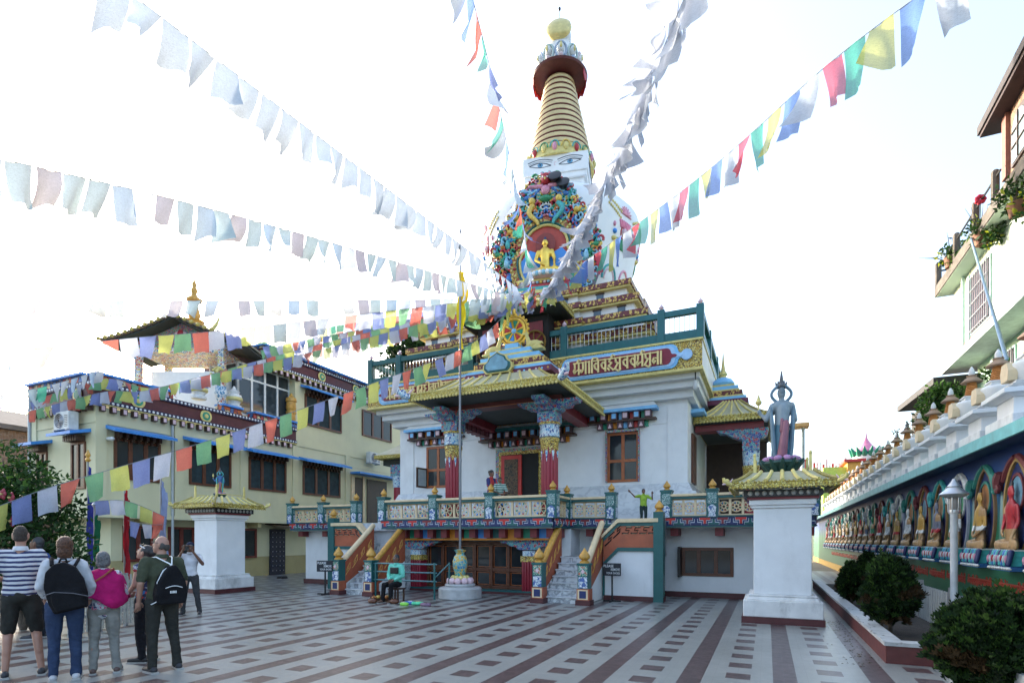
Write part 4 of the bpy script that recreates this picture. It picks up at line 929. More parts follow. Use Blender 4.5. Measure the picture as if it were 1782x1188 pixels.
# crowning bird figure and serpents
b=MB(); b.ell((0,Y0-.14,4.05),(.18,.14,.18),3,10,8); b.ell((0,Y0-.16,4.42),(.17,.15,.16),0,10,8); b.cap((0,Y0-.3,4.40),(0,Y0-.34,4.33),.04,.015,4); b.ell((0,Y0-.14,4.6),(.15,.1,.09),0); b.ell((0,Y0-.12,3.75),(.26,.14,.12),5)
for s in (-1,1):
    b.cap((s*.15,Y0-.12,4.2),(s*.62,Y0-.14,4.25),.09,.05,3); b.ell((s*.08,Y0-.29,4.45),(.03,.03,.03),6)
    for k in range(4): b.cap((s*(.25+.1*k),Y0-.1,4.12-.02*k),(s*(.5+.17*k),Y0-.12,3.85+.10*k),.06,.02,7 if k%2 else 1)
    b.tube([(s*(.45+.18*math.sin(k*.8)),Y0-.16,3.55-.13*k) for k in range(7)],[.09,.1,.1,.09,.08,.07,.05],8,4 if s<0 else 2)
    b.ell((s*.5,Y0-.2,3.66),(.13,.12,.13),4,8,6); b.ell((s*1.15,Y0-.12,3.2),(.12,.12,.10),4,8,6); b.ell((s*1.45,Y0-.1,2.2),(.10,.12,.18),2,8,6); b.ell((s*1.5,Y0-.12,1.5),(.10,.12,.2),7,8,6); b.ell((s*1.42,Y0-.1,.9),(.10,.12,.16),1,8,6)
b.part('carved_figures',CARVE,tor,60)
# pedestal of the niche
b=MB()
for hw,za,zb,m in ((1.5,.0,.18,0),(1.3,.18,.30,1),(1.1,.30,.42,2),(1.15,.42,.50,0),(.95,.5,.62,3),(1.0,.62,.70,1)): b.box(-hw,hw,Y0-.34,Y0,za,zb,m)
for i in range(15): b.ell((-.98+i*.14,Y0-.36,.56),(.06,.05,.05),4+i%3,8,4)
for i in range(17): b.ell((-1.36+i*.17,Y0-.35,.08),(.06,.05,.06),4+(i+1)%3,8,4)
b.part('throne_base',[CARVE[0],GOLDP,CARVE[2],MAROON,CARVE[4],PALEP,CARVE[7]],tor,60)
def seated(voxel=.022,arms=0):
    """cross-legged figure, height about 1.0, facing -y, origin at seat"""
    b=MB(); c=b.cap
    for s in (-1,1):
        c((s*.10,0,.08),(s*.34,-.16,.07),.105,.075); c((s*.34,-.16,.07),(s*.02,-.26,.07),.075,.05)
        c((s*.19,0,.58),(s*.26,-.02,.38),.062,.05); 
        if s<0 or arms==0: c((s*.26,-.02,.38),(s*.10,-.20,.24),.048,.035); c((s*.10,-.2,.24),(s*.01,-.22,.20),.035,.03)
        elif arms==1: c((s*.26,-.02,.38),(s*.28,-.24,.14),.045,.03); c((s*.28,-.24,.14),(s*.27,-.28,.04),.028,.02)
        else: c((s*.26,-.02,.38),(s*.22,-.18,.56),.045,.03); c((s*.22,-.18,.56),(s*.21,-.2,.66),.03,.02)
        c((s*.07,-.01,.83),(s*.085,-.01,.76),.018,.014)
    c((0,0,.14),(0,.0,.40),.15,.125); c((-.10,0,.54),(.10,0,.54),.105,.105); c((0,0,.40),(0,0,.56),.13,.15); c((0,0,.6),(0,-.01,.74),.055,.05)
    b.ell((0,-.015,.81),(.078,.085,.10)); b.ell((0,-.10,.80),(.014,.02,.022)); b.ell((0,.01,.92),(.045,.045,.045)); c((0,.01,.95),(0,.01,1.0),.018,.008)
    return remesh(b,voxel,2)
SEAT=[seated(.022,k) for k in (0,1,2)]
m=SEAT[1].copy(); m.materials.append(GOLDM); m.materials.append(mat('blue_hair',(.02,.035,.10),.5,var=.1))
for p in m.polygons:
    c=p.center
    if c.z>.855 and (c.y>-.07 or c.z>.88) : p.material_index=1
bu=thing('buddha_statue','golden seated buddha statue in the carved niche of the stupa dome','statue',0,0,0,own=True)
bu.location=ST.matrix_basis@Vector((0,Y0-.26,.86)); bu.rotation_euler=ST.rotation_euler; 
o=put('figure',m,bu); o.scale=(1.35,.9,1.45)
b=MB(); b.ell((0,0,-.06),(.62,.34,.10),0,20,8)
for k in range(15): a=PI+k*PI/14; b.ell((.58*math.cos(a),.33*math.sin(a),-.05),(.09,.09,.10),1+k%2,8,5)
b.part('lotus_seat',[PALEP,WHITE,CARVE[7]],bu,60)
b=MB(); b.prism([(.38*math.cos(k*PI/9),1.18+.42*math.sin(k*PI/9)) for k in range(18)],.10,.13,0); b.part('halo',mat('halo_dark_red',(.22,.03,.02),.5),bu)
# flood lamps at the arch top
for k,(x,z) in enumerate(((.36,4.42),(.66,4.15))):
    t=thing('flood_lamp',['upper black flood lamp fixed by the top of the carved arch','lower black flood lamp fixed by the top of the carved arch'][k],'lamp',0,0,0,own=True,group='flood lamps above the carved arch')
    t.location=ST.matrix_basis@Vector((x,Y0-.2,z)); t.rotation_euler=ST.rotation_euler
    b=MB(); b.T=Matrix.Rotation(PI/2-.5,4,'X'); b.lathe([(.05,-.16),(.13,-.12),(.24,.06),(.25,.10),(.20,.11)],(0,0,0),16); b.T=None; b.part('housing',BLACK,t,40)
    MB().cap((0,.1,-.05),(-.3,.25,-.25),.025,.025).part('bracket',BLACK,t)
# ---------- yellow monastery building on the left ----------
LB=thing('monastery_house','pale yellow flat roofed house with maroon parapet and blue window hoods behind the tourists','house',-22.5,16)
FP=-21.0; Q0=11.2; QM=20.1; Q1=58  # house's unseen far end stretched to cast shadow over the mural wall
b=MB(); b.box(-25.1,FP,Q0,Q1,2.6,6.3,0); b.box(-25.1,FP-.02,QM,Q1,6.3,9.7,0); b.box(-25.1,FP-.7,Q0+.9,Q1,.9,2.6,0); b.box(-25.1,FP-.72,Q0+.88,Q1,0,.9,1); b.part('wall',[CREAMY,CREAMD],LB)
b=MB(); b.box(-25.15,FP+.07,Q0-.07,Q1,2.46,2.6,0); b.box(-25.1,FP+.03,Q0-.03,Q1,5.72,5.76,0); b.box(-25.1,FP+.04,QM,Q1,6.3,6.42,0)
for q in (Q0,14.0,16.95,19.9,23.6): b.box(FP,FP+.05,q,q+.36,2.6,6.3,0)
for p in (-22.6,-24.9): b.box(p,p+.3,Q0-.05,Q0,2.6,6.3,0)
for q in (13,15.5,18,20.6): b.box(FP-.7,FP,q-.08,q+.08,2.25,2.46,1)
b.part('wall_bands',[CREAMY,CREAMD],LB)
def dotted(b,q0,q1,z,p,m0,m1,step=.155,axis='q'):
    n=int((min(q1,31)-q0)/step)
    if axis=='q':
        b.box(p-.02,p+.05,q0,q1,z-.08,z+.08,m0)
        for i in range(n):
            y=q0+(i+.5)*(min(q1,31)-q0)/n; b.ell((p+.05,y,z),(.03,.05,.05),m1,6,4)
    else:
        b.box(q0,q1,p-.05,p+.02,z-.08,z+.08,m0)
        for i in range(n):
            x=q0+(i+.5)*(q1-q0)/n; b.ell((x,p-.05,z),(.05,.03,.05),m1,6,4)
DOT=[mat('navy_band',(.02,.02,.06),.5),WHITE]
def parapet(parent,q0,q1,z,pf,extra):
    b=MB(); b.box(pf-.3,pf+.04,q0,q1,z,z+.75,0); 
    for k in range(int((min(q1,31)-q0)/.36)):
        y=q0+.1+k*.36; b.box(pf,pf+.16,y,y+.17,z-.24,z-.02,3); b.box(pf+.16,pf+.17,y+.03,y+.14,z-.21,z-.05,4)
    b.box(pf-.3,pf+.12,q0-.02,q1,z-.02,z+.02,2)
    for y in extra:
        M=Matrix.Translation((pf+.05,y,z+.39))@Matrix.Rotation(PI/2,4,'Y'); b.T=M
        b.lathe([(.0,.0),(.24,.0),(.26,.03),(.20,.04)],(0,0,0),18,5); b.lathe([(.19,.0),(.17,.05),(.02,.05)],(0,0,0),14,6); b.lathe([(.09,.05),(.08,.075),(.01,.08)],(0,0,0),10,5); b.T=None
    o=b.part('parapet',[mat('parapet_maroon',(.085,.014,.02),.5,var=.2),MAROON,GOLDP,DARKW,PALEP,GOLDP,GREENP],parent)
    b=MB(); dotted(b,q0-.02,q1,z+.09,pf+.06,0,1); dotted(b,q0-.02,q1,z+.70,pf+.06,0,1); b.part('dotted_band',DOT,o,60)
    return o
pa=parapet(LB,Q0,QM,6.36,FP,[12.6,15.3])
b=MB(); b.box(-25,FP+.04,Q0-.04,Q0+.3,6.36,7.11,0)
for k in range(11): x=-24.9+.1+k*.36; b.box(x,x+.17,Q0-.2,Q0-.04,6.12,6.34,3)
b.box(-25,FP+.14,Q0-.16,Q0-.04,6.34,6.38,2)
M=Matrix.Translation((-21.9,Q0-.05,6.75))@Matrix.Rotation(PI/2,4,'X'); b.T=M; b.lathe([(.0,.0),(.24,.0),(.26,.03),(.20,.04)],(0,0,0),18,2); b.lathe([(.17,.04),(.16,.06),(.02,.06)],(0,0,0),14,4); b.T=None
po=b.part('parapet_end',[MATS['parapet_maroon'],MAROON,GOLDP,DARKW,GREENP],LB)
b=MB(); dotted(b,-25,FP+.1,6.45,Q0-.08,0,1,axis='p'); dotted(b,-25,FP+.1,7.06,Q0-.08,0,1,axis='p'); b.part('dotted_band',DOT,po,60)
_cb=[BLUE,mosaic('coping_blocks',[(.55,.12,.03),(.05,.15,.4),(.4,.05,.05),(.6,.5,.3)],5,.5,(.05,.02,.02),.08,rnd=.2)]
for q0,q1 in ((Q0-.06,13.9),(16.0,17.0),(17.6,20.1)): MB().box(FP-.36,FP+.2,q0,q1,7.36,7.44,0).box(FP-.3,FP+.1,q0,q1,7.14,7.36,1).part('blue_coping',_cb,LB)
MB().box(-25,FP-.37,Q0-.24,Q0-.06,7.36,7.44,0).box(-25,FP-.31,Q0-.1,Q0+.1,7.14,7.36,1).part('blue_coping',_cb,LB)
pb=parapet(LB,18.2,Q1,9.72,FP,[21.8,24.4,27.0])
b=MB(); b.box(-25,FP+.04,18.16,18.4,9.72,10.47,0); b.box(-25,FP+.14,18.1,18.16,9.70,9.74,1); b.box(-25,FP+.3,18.0,Q1,10.55,10.63,2); b.box(-25,FP+.1,18.1,Q1,10.47,10.55,3); b.box(-25,FP-.05,18.3,Q1,9.6,9.72,4); b.part('upper_roof',[MATS['parapet_maroon'],GOLDP,BLUE,MATS['coping_blocks'],CREAMY],LB)
# windows on the long face (local builder in p plane)
def pwin(q0,q1,z0,z1,cols=3,pf=FP,frm=BROWNW,gl=CURT,hood=True,parent=LB,rows=1):
    b=MB(); f=.09; d0,d1=pf-.05,pf+.06
    b.box(d0,d1,q0,q1,z0,z0+f); b.box(d0,d1,q0,q1,z1-f,z1); b.box(d0,d1,q0,q0+f,z0+f,z1-f); b.box(d0,d1,q1-f,q1,z0+f,z1-f)
    for i in range(1,cols): y=q0+(q1-q0)*i/cols; b.box(d0,d1-.002,y-.07,y+.07,z0+f,z1-f)
    for j in range(1,rows): z=z0+(z1-z0)*.7; b.box(d0,d1-.004,q0+f,q1-f,z-.04,z+.04)
    o=b.part('window',frm,parent)
    MB().box(pf-.04,pf+.012,q0+.03,q1-.03,z0+.03,z1-.03).part('pane',gl,o)
    if hood:
        b=MB(); e=.28; zh=z1+.22
        b.add([(pf,q0-e,zh+.18),(pf,q1+e,zh+.18),(pf+.62,q1+e,zh),(pf+.62,q0-e,zh),(pf,q0-e,zh+.06),(pf,q1+e,zh+.06),(pf+.62,q1+e,zh-.1),(pf+.62,q0-e,zh-.1)],[(0,3,2,1),(4,5,6,7),(0,1,5,4),(1,2,6,5),(2,3,7,6),(3,0,4,7)],0)
        n=int((q1-q0)/.22)
        for k in range(n): y=q0+.03+k*(q1-q0)/n; b.box(pf,pf+.3,y,y+.1,z1+.0,z1+.2,1); b.box(pf,pf+.17,y+.02,y+.08,z1-.12,z1,1)
        b.part('window_hood',[BLUE,DARKW],o)
    return o
GL2=glass('house_glass',(.03,.035,.035),.1)
pwin(11.8,13.45,3.84,5.3,3,gl=GL2); pwin(14.6,16.5,3.9,5.4,3); pwin(17.4,19.5,3.93,5.4,3); pwin(20.55,23.2,3.95,5.4,3)
b=MB(); b.box(FP-.05,FP+.05,24.3,25.0,2.7,5.2,0); b.box(FP-.05,FP+.05,25.4,27.2,2.7,5.2,0); b.box(FP,FP+.7,24.0,28,5.35,5.45,1); b.part('balcony_doors',[mat('door_dark',(.035,.02,.015),.5),BLUE],LB)
b=MB(); b.box(FP,FP+.08,24.05,24.3,2.7,5.3,0); b.box(FP,FP+.08,25.0,25.15,2.7,5.3,0); b.part('door_pilasters',CREAM,LB)
pwin(20.7,23.3,7.45,9.0,3,gl=CURT); pwin(25,27.7,7.65,9.15,3,gl=GL2,hood=False)
for q0,q1,z0,z1 in ((12.5,13.6,.85,2.2),(14.2,15.3,.8,2.2),(16.9,18.4,.85,2.2),(21.6,22.6,.9,2.2)): pwin(q0,q1,z0,z1,2,FP-.7,mat('red_timber',(.16,.03,.018),.45,var=.2),GL2,False)
b=MB(); b.box(FP-.75,FP-.62,19.15,20.05,0,2.2,0)
for i in range(4):
    for j in range(9): b.ell((FP-.60,19.27+i*.22,.2+j*.23),(.02,.025,.025),1,6,4)
b.part('studded_door',[mat('door_navy',(.012,.014,.03),.5),STEEL],LB)
b=MB(); b.prism([(FP-.72,2.55),(FP+.25,2.3),(FP+.25,2.24),(FP-.72,2.42)],18.9,20.6); b.part('door_canopy',mat('canopy_brown',(.09,.06,.03),.7),LB)
b=MB(); b.box(FP-.72,FP-.64,15.7,16.1,1.15,1.85,0); b.box(FP-.64,FP-.63,15.74,16.06,1.2,1.8,1); b.box(FP-.63,FP-.625,15.8,16.0,1.3,1.55,2); b.part('notice_frame',[GREENP,mat('poster_blue',(.06,.18,.35),.5),GOLDP],LB)
# end wall windows
def qwin(p0,p1,z0,z1,cols,q):
    b=MB(); f=.08
    b.box(p0,p1,q-.06,q+.05,z0,z0+f); b.box(p0,p1,q-.06,q+.05,z1-f,z1); b.box(p0,p0+f,q-.06,q+.05,z0+f,z1-f); b.box(p1-f,p1,q-.06,q+.05,z0+f,z1-f)
    for i in range(1,cols): x=p0+(p1-p0)*i/cols; b.box(x-.05,x+.05,q-.058,q+.05,z0+f,z1-f)
    o=b.part('window',BROWNW,LB); MB().box(p0+.03,p1-.03,q-.02,q+.04,z0+.03,z1-.03).part('pane',GL2,o)
    b=MB(); b.add([(p0-.3,q,z1+.42),(p1+.3,q,z1+.42),(p1+.3,q-.65,z1+.24),(p0-.3,q-.65,z1+.24),(p0-.3,q,z1+.3),(p1+.3,q,z1+.3),(p1+.3,q-.65,z1+.14),(p0-.3,q-.65,z1+.14)],[(0,3,2,1),(4,5,6,7),(0,1,5,4),(1,2,6,5),(2,3,7,6),(3,0,4,7)],0)
    for k in range(6): x=p0+k*(p1-p0)/6; b.box(x,x+.1,q-.3,q,z1+.0,z1+.2,1)
    b.part('window_hood',[BLUE,DARKW],o)
qwin(-22.35,-21.5,3.45,5.1,2,Q0); qwin(-24.6,-23.9,3.3,4.9,2,Q0)
# conservatory glazing on the roof
cg=MB()
def frame_panel(b,q0,q1,n,z0,z1,p):
    for i in range(n+1): y=q0+(q1-q0)*i/n; b.box(p-.05,p+.05,y-.05,y+.05,z0,z1)
    for z in (z0+.04,z0+(z1-z0)*.72,z1-.04): b.box(p-.045,p+.045,q0,q1,z-.04,z+.04)
frame_panel(cg,17.2,20.1,4,7.3,9.65,FP-.45)
for x in (FP-2.2,FP-1.3,FP-.45): cg.box(x-.05,x+.05,17.2-.05,17.25,7.3,9.65)
for z in (7.34,9.0,9.61): cg.box(FP-2.2,FP-.45,17.2,17.24,z-.04,z+.04)
gf=cg.part('glazing_frame',ALU,LB)
b=MB(); b.box(FP-.46,FP-.44,17.2,20.1,7.3,9.65); b.box(FP-2.2,FP-.45,17.21,17.23,7.3,9.65); b.part('pane',glass('conservatory_glass',(.035,.045,.05),.05),gf)
MB().box(FP-2.3,FP-2.25,17.4,20,7.3,9.6).part('inner_wall',CREAMD,LB)
b=MB(); 
for k in range(6): b.cap((FP-1.75+.08*k,17.12,7.5),(FP-1.75+.08*k,17.12,9.2),.05,.05,k%2)
b.part('curtain_roll',[CARVE[3],MAROON],LB,50)
MB().lathe([(.17,0),(.22,.1),(.2,.35),(.24,.4),(.24,.5),(.2,.55),(.24,.65),(.22,.95),(.26,1.0),(.24,1.15),(.1,1.25),(.05,1.4)],(FP-.18,20.0,7.45),14).part('gilt_drum',GOLD,LB,40)
# roof pavilion
_pc=onY(338,690,24.5)
pv=thing('roof_pavilion','small gilded gable roofed shrine pavilion on the roof of the yellow house','pavilion',_pc.x,_pc.y,7.3,own=True,scale=.76)
b=MB(); 
for sx in (-1,1):
    for sy in (-1,1): b.box(sx*2.3-.16,sx*2.3+.16,sy*1.4-.16,sy*1.4+.16,0,3.2)
b.box(-2.4,2.4,-1.5,1.5,3.05,3.3); b.part('posts',mosaic('pavilion_post',[(.5,.4,.1),(.4,.1,.05),(.1,.2,.3)],8,.5),pv)
pv.rotation_euler=(0,0,ROT+math.radians(26))
b=MB()
def gable(b,w,d,z0,z1,m):
    K=8; top=[]
    for k in range(K+1):
        t=k/K*2-1; top.append((t*w, z1-(z1-z0)*(abs(t)**.85)+ (.10*max(0,abs(t)-.8)/.2)))
    poly=top+[(x,z-.12) for x,z in reversed(top)]
    b.prism(poly,-d,d,m)
gable(b,3.9,2.2,3.45,5.0,0); b.part('roof',mat('pavilion_tile',(.20,.17,.12),.7,var=.3,scale=5,dirt=.3),pv)
b=MB(); K=22
for k in range(K+1):
    t=k/K*2-1; x=t*3.92; z=5.0-1.55*(abs(t)**.85)+.1*max(0,abs(t)-.8)/.2
    b.ell((x,-2.24,z-.03),(.13,.07,.12),0,6,4); b.ell((x,-2.24,z-.2),(.09,.05,.06),1,6,4)
b.prism([(-3.4,3.35),(3.4,3.35),(0,4.75)],-1.3,-1.2,2); b.ell((0,-1.36,4.0),(.4,.06,.3),3,10,6); b.ell((0,-1.4,4.0),(.2,.06,.35),4,8,6)
b.part('gable_front',[GOLDE,DARKW,PAINTRED,PALEP,CARVE[0]],pv)
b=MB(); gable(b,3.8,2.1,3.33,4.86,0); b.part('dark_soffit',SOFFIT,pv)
b=MB(); b.lathe([(0.608, 4.95), (0.675, 5.085), (0.486, 5.22), (0.567, 5.355), (0.27, 5.49), (0.351, 5.692), (0.216, 6.233), (0.189, 6.367), (0.405, 6.502), (0.432, 6.638), (0.216, 6.772), (0.135, 6.975), (0.189, 7.11), (0.162, 7.245), (0.108, 7.312), (0.135, 7.515), (0.054, 7.718), (0.014, 7.92)],(0,0,0),16); b.part('spire',GOLD,pv,40)
b=MB()
b.tube([(.9,0,4.7),(1.3,0,5.2),(1.5,0,5.7)],[.14,.1,.03],7); b.part('ridge_horn',GOLDP,pv,50)
b=MB(); b.box(-2.0,2.0,-.8,.8,.0,2.2); b.part('glare_block',mat('painted_glare_white',(.72,.74,.75),.6,var=.05),pv)  # white block painted in for the blown-out glare under the roof
# roof ornament: vase with flowers, and box shrine
t=thing('flower_vase','tall blue ornamental vase with gilt flowers standing on the house parapet','vase',FP-.1,16.1,7.42,own=True)
MB().lathe([(.16,0),(.1,.1),(.2,.3),(.26,.5),(.2,.75),(.1,.9),(.16,1.0)],(0,0,0),16).part('body',mosaic('vase_blue',[(.1,.25,.4),(.3,.4,.5),(.6,.62,.65)],7,.4),t,40)
b=MB(); rv=random.Random(3)
for k in range(40):
    d=Vector((rv.gauss(0,1),rv.gauss(0,1),rv.gauss(.6,.8))).normalized()*.36; b.cap((0,0,1.0),tuple(Vector((0,0,1.2))+d),.012,.012,1,5); b.ell(tuple(Vector((0,0,1.2))+d),(.07,.07,.06),0,6,4)
b.part('flowers',[GOLDP,GREENP],t,60)
for i,(x,q,l) in enumerate(((FP-.1,15.1,'white parapet urn to the left of the flower vase'),(FP-.1,16.75,'white parapet urn to the right of the flower vase'))):
    t=thing('parapet_urn',l,'urn',x,q,7.42,own=True,group='urns beside the flower vase')
    MB().lathe([(.28,0),(.3,.1),(.2,.15),(.34,.4),(.3,.55),(.18,.6),(.24,.7),(.1,.8),(.03,.95)],(0,0,0),12).part('body',WHITED,t,40); MB().lathe([(.3,.28),(.35,.34),(.34,.44),(.3,.46)],(0,0,0),12).part('gilt_band',GOLDP,t,40)
# air conditioners, pipes, camera
def aircon(p,q,z,rot,label):
    t=thing('air_conditioner',label,'air conditioner',p,q,z,rot,group='air conditioners on the yellow house',own=True)
    MB().box(-.45,.45,-.16,.16,0,.62).part('casing',mat('ac_white',(.60,.62,.60),.5,dirt=.2),t,bevel=.02)
    b=MB(); b.T=Matrix.Translation((-.1,-.16,.31))@Matrix.Rotation(PI/2,4,'X')
    for r in (.25,.19,.13,.07): b.tube([(r*math.cos(k*PI/10),r*math.sin(k*PI/10),.015) for k in range(20)],.012,5,0,True)
    b.lathe([(.25,-.005),(.25,.004),(.01,.004)],(0,0,0),20,1); b.T=None; b.part('fan_grille',[STEEL,BLACK],t)
    b=MB()
    for k in range(7): b.box(.22,.40,-.165,-.158,.1+k*.06,.12+k*.06)
    b.part('vents',BLACK,t)
    b=MB(); b.box(-.42,-.36,-.2,.2,-.05,0); b.box(.36,.42,-.2,.2,-.05,0); b.part('bracket',STEEL,t)
aircon(FP+.32,25.6,6.1,PI/2-.0,'white air conditioner outdoor unit beside the temple on the long yellow wall')
aircon(-22.0,Q0-.36,5.45,0,'white air conditioner outdoor unit above the end wall window hood')
t=thing('security_camera','white bullet security camera on the wall by the corner window','camera',FP+.08,11.55,5.2,PI/2,own=True)
MB().cap((0,-.05,0),(.0,-.3,-.02),.06,.07,0,10).part('body',ALU,t,40); MB().cap((0,0,.0),(0,-.08,.02),.025,.02).part('bracket',STEEL,t)
# drain pipe on the end corner and downpipes
b=MB()
for q in (13.9,): b.cap((FP+.06,q,.0),(FP+.06,q,6.2),.05,.05)
b.cap((-25.0,Q0-.06,.5),(-25.0,Q0-.06,7.4),.06,.06); b.part('down_pipe',PIPE,LB)
# ---------- distant houses beyond on the left ----------
def hut(name,label,p,q,w,d,h,wm,rm,group=None):
    t=thing(name,label,'house',p,q,0,own=True,group=group)
    b=MB(); b.box(-w/2,w/2,-d/2,d/2,0,h); b.part('wall',wm,t)
    b=MB(); b.prism([(-w/2-.3,h),(w/2+.3,h),(w/2+.3,h+.2),(0,h+.2+w*.18),(-w/2-.3,h+.2)],-d/2-.3,d/2+.3,0); b.part('roof',rm,t)
    for i in range(3):
        x=-w/2+(i+.5)*w/3; o=MB().box(x-.5,x+.5,-d/2-.04,-d/2+.05,h*.45,h*.72).part('window',BROWNW,t); MB().box(x-.42,x+.42,-d/2-.06,-d/2-.035,h*.47,h*.70).part('pane',GL2,o)
    return t
BRK=mosaic('old_brick',[(.16,.09,.06),(.20,.12,.09),(.13,.08,.06)],9,.8,(.22,.18,.15),.04,stretch=(1,1,2),rnd=.3)
TIN=mat('rusty_tin',(.10,.085,.08),.7,var=.4,scale=4,dirt=.4)
hut('brick_house','brown brick house with dark tin roof beyond the bush at the left edge',-32.5,15,7,9,6.3,BRK,TIN)
hut('brick_house','smaller brown timber house partly behind the end of the yellow house',-29.5,18,4.5,6,4.4,mat('brown_board',(.13,.08,.055),.8,var=.3),TIN)
# ---------- mural wall on the right ----------
MP=3.5
def muralmat():
    m,N,L=newmat('mural_paint'); P=N['Principled BSDF']; P.inputs['Roughness'].default_value=.5
    tc=N.new('ShaderNodeTexCoord'); sp=N.new('ShaderNodeSeparateXYZ'); L.new(tc.outputs['Object'],sp.inputs[0])
    def M(op,a,b=None,c=None):
        n=N.new('ShaderNodeMath'); n.operation=op
        for i,x in enumerate((a,b,c)):
            if x is None: continue
            if isinstance(x,(int,float)): n.inputs[i].default_value=x
            else: L.new(x,n.inputs[i])
        return n.outputs[0]
    nz=N.new('ShaderNodeTexNoise'); nz.inputs['Scale'].default_value=2.5; nz.inputs['Detail'].default_value=6; L.new(tc.outputs['Object'],nz.inputs['Vector'])
    z=M('ADD',sp.outputs[2],M('MULTIPLY',M('SUBTRACT',nz.outputs['Fac'],.5),.25))
    r=N.new('ShaderNodeValToRGB'); e=r.color_ramp.elements
    for k in range(4): e.new(.5)
    for i,(a,c) in enumerate(((0,(.012,.075,.035)),(.35,(.018,.13,.065)),(.56,(.02,.15,.08)),(.68,(.025,.10,.17)),(.76,(.015,.07,.24)),(1,(.008,.024,.12)))): e[i].position=a; e[i].color=rgb(c)
    L.new(M('DIVIDE',z,3.3),r.inputs['Fac'])
    y=M('FLOORED_MODULO',M('ADD',sp.outputs[1],-10.93-.685+137+15-15+0.0),1.37)   # 0 half way between niches
    d=M('ABSOLUTE',M('SUBTRACT',M('FLOORED_MODULO',M('ADD',y,.685),1.37),.685))
    wdt=M('MULTIPLY',M('SUBTRACT',2.78,sp.outputs[2]),.10)
    ins=M('MULTIPLY',M('LESS_THAN',d,wdt),M('GREATER_THAN',sp.outputs[2],1.35))
    f=M('MULTIPLY',ins,M('MINIMUM',M('MAXIMUM',M('DIVIDE',M('SUBTRACT',sp.outputs[2],1.35),1.3),0),.85))
    mx=N.new('ShaderNodeMix'); mx.data_type='RGBA'; L.new(f,mx.inputs['Factor']); L.new(r.outputs['Color'],mx.inputs['A']); mx.inputs['B'].default_value=(.36,.52,.46,1)
    L.new(mx.outputs['Result'],P.inputs['Base Color']); return m
MW=thing('mural_wall','long boundary wall painted blue and green with a row of relief deities','wall',MP,0)
b=MB(); b.box(MP,MP+.7,2.5,52,0,3.14); b.part('wall',muralmat(),MW)
b=MB(); b.box(MP-.35,MP+.9,2.5,52,3.14,3.26,0); b.box(MP-.40,MP-.35,2.5,52,3.12,3.30,1); b.part('ledge',[mat('ledge_blue',(.02,.07,.16),.6),mat('ledge_turquoise',(.16,.46,.48),.5,dirt=.35,dirtcol=(.15,.2,.2))],MW)
b=MB(); b.box(MP-.03,MP,2.5,52,0,.34); b.part('ochre_base',mat('ochre_paint',(.45,.26,.03),.6,dirt=.4),MW)
# red lettering
TXT='ॐमणिपदमेहंबजरगरसिदधिहं'
b=MB()
for k in range(24):
    q=5.2+k*1.37
    text_into(b,TXT,Matrix.Translation((MP,q,0))@Matrix.Rotation(-PI/2,4,'Z'),-1.24,.0,.80,1.02,.02,.02)
b.part('red_lettering',mat('lettering_red',(.40,.05,.03),.5),MW)
# relief deities
FIG=[SEAT[0],SEAT[1],SEAT[2]]
fb=[]
for src in FIG:
    m=src.copy()
    for v in m.vertices: v.co=Vector((v.co.x*.98,v.co.y*.46-.035,v.co.z*1.18))
    for s in range(4): m.materials.append(None)
    for p in m.polygons:
        c=p.center; zz=c.z/1.22
        p.material_index=0 if zz>.28 else 1
        if zz>.86: p.material_index=2
        if .28<zz<.36 : p.material_index=3
        if zz>.5 and zz<.66 and c.x*(1 if src is not FIG[1] else -1)>.08: p.material_index=1
    fb.append(m)
def loopring(rx,rz,t,y0,y1,cx=0,cz=0,n=28,pt=0):
    b=MB(); v=[];f=[]
    for i in range(n):
        a=2*PI*i/n; k=1+pt*max(0,math.sin(a))**12
        for r,y in ((1,y0),(1,y1),(1-t,y1),(1-t,y0)): v.append((cx+rx*r*math.cos(a),y,cz+rz*r*math.sin(a)*k))
    for i in range(n):
        j=(i+1)%n
        for k in range(4): f.append((i*4+k,j*4+k,j*4+(k+1)%4,i*4+(k+1)%4))
    return b.add(v,f,0)
def mesh_aureole():
    b=loopring(.48,.80,.10,-.045,.02,0,.95,pt=.12)
    b.prism([(.45*math.cos(k*PI/12),.95+.74*math.sin(k*PI/12)) for k in range(24)],-.012,.01,1)
    h=loopring(.25,.33,.16,-.035,.0,0,1.24); b.v+=h.v and []; k=len(b.v); b.v+=h.v; b.f+=[tuple(i+k for i in f) for f in h.f]; b.m+=[2]*len(h.f)
    b.prism([(.22*math.cos(k*PI/9),1.24+.29*math.sin(k*PI/9)) for k in range(18)],-.022,-.012,3)
    for s in (-1,1):
        b.tube([(s*(.52+.10*math.sin(k*.55)),-.06,1.62-.075*k) for k in range(5)],[.07,.085,.08,.07,.05],7,2)
        b.tube([(s*(.60+.11*(1-k/10)*math.cos(k*.7)),-.08,1.34+.11*(1-k/10)*math.sin(k*.7)) for k in range(9)],.035,6,2)
        b.tube([(s*.04,-.03,1.84),(s*.2,-.03,1.76),(s*.36,-.03,1.62),(s*.5,-.03,1.48)],[.045,.055,.055,.04],7,2)
    return b
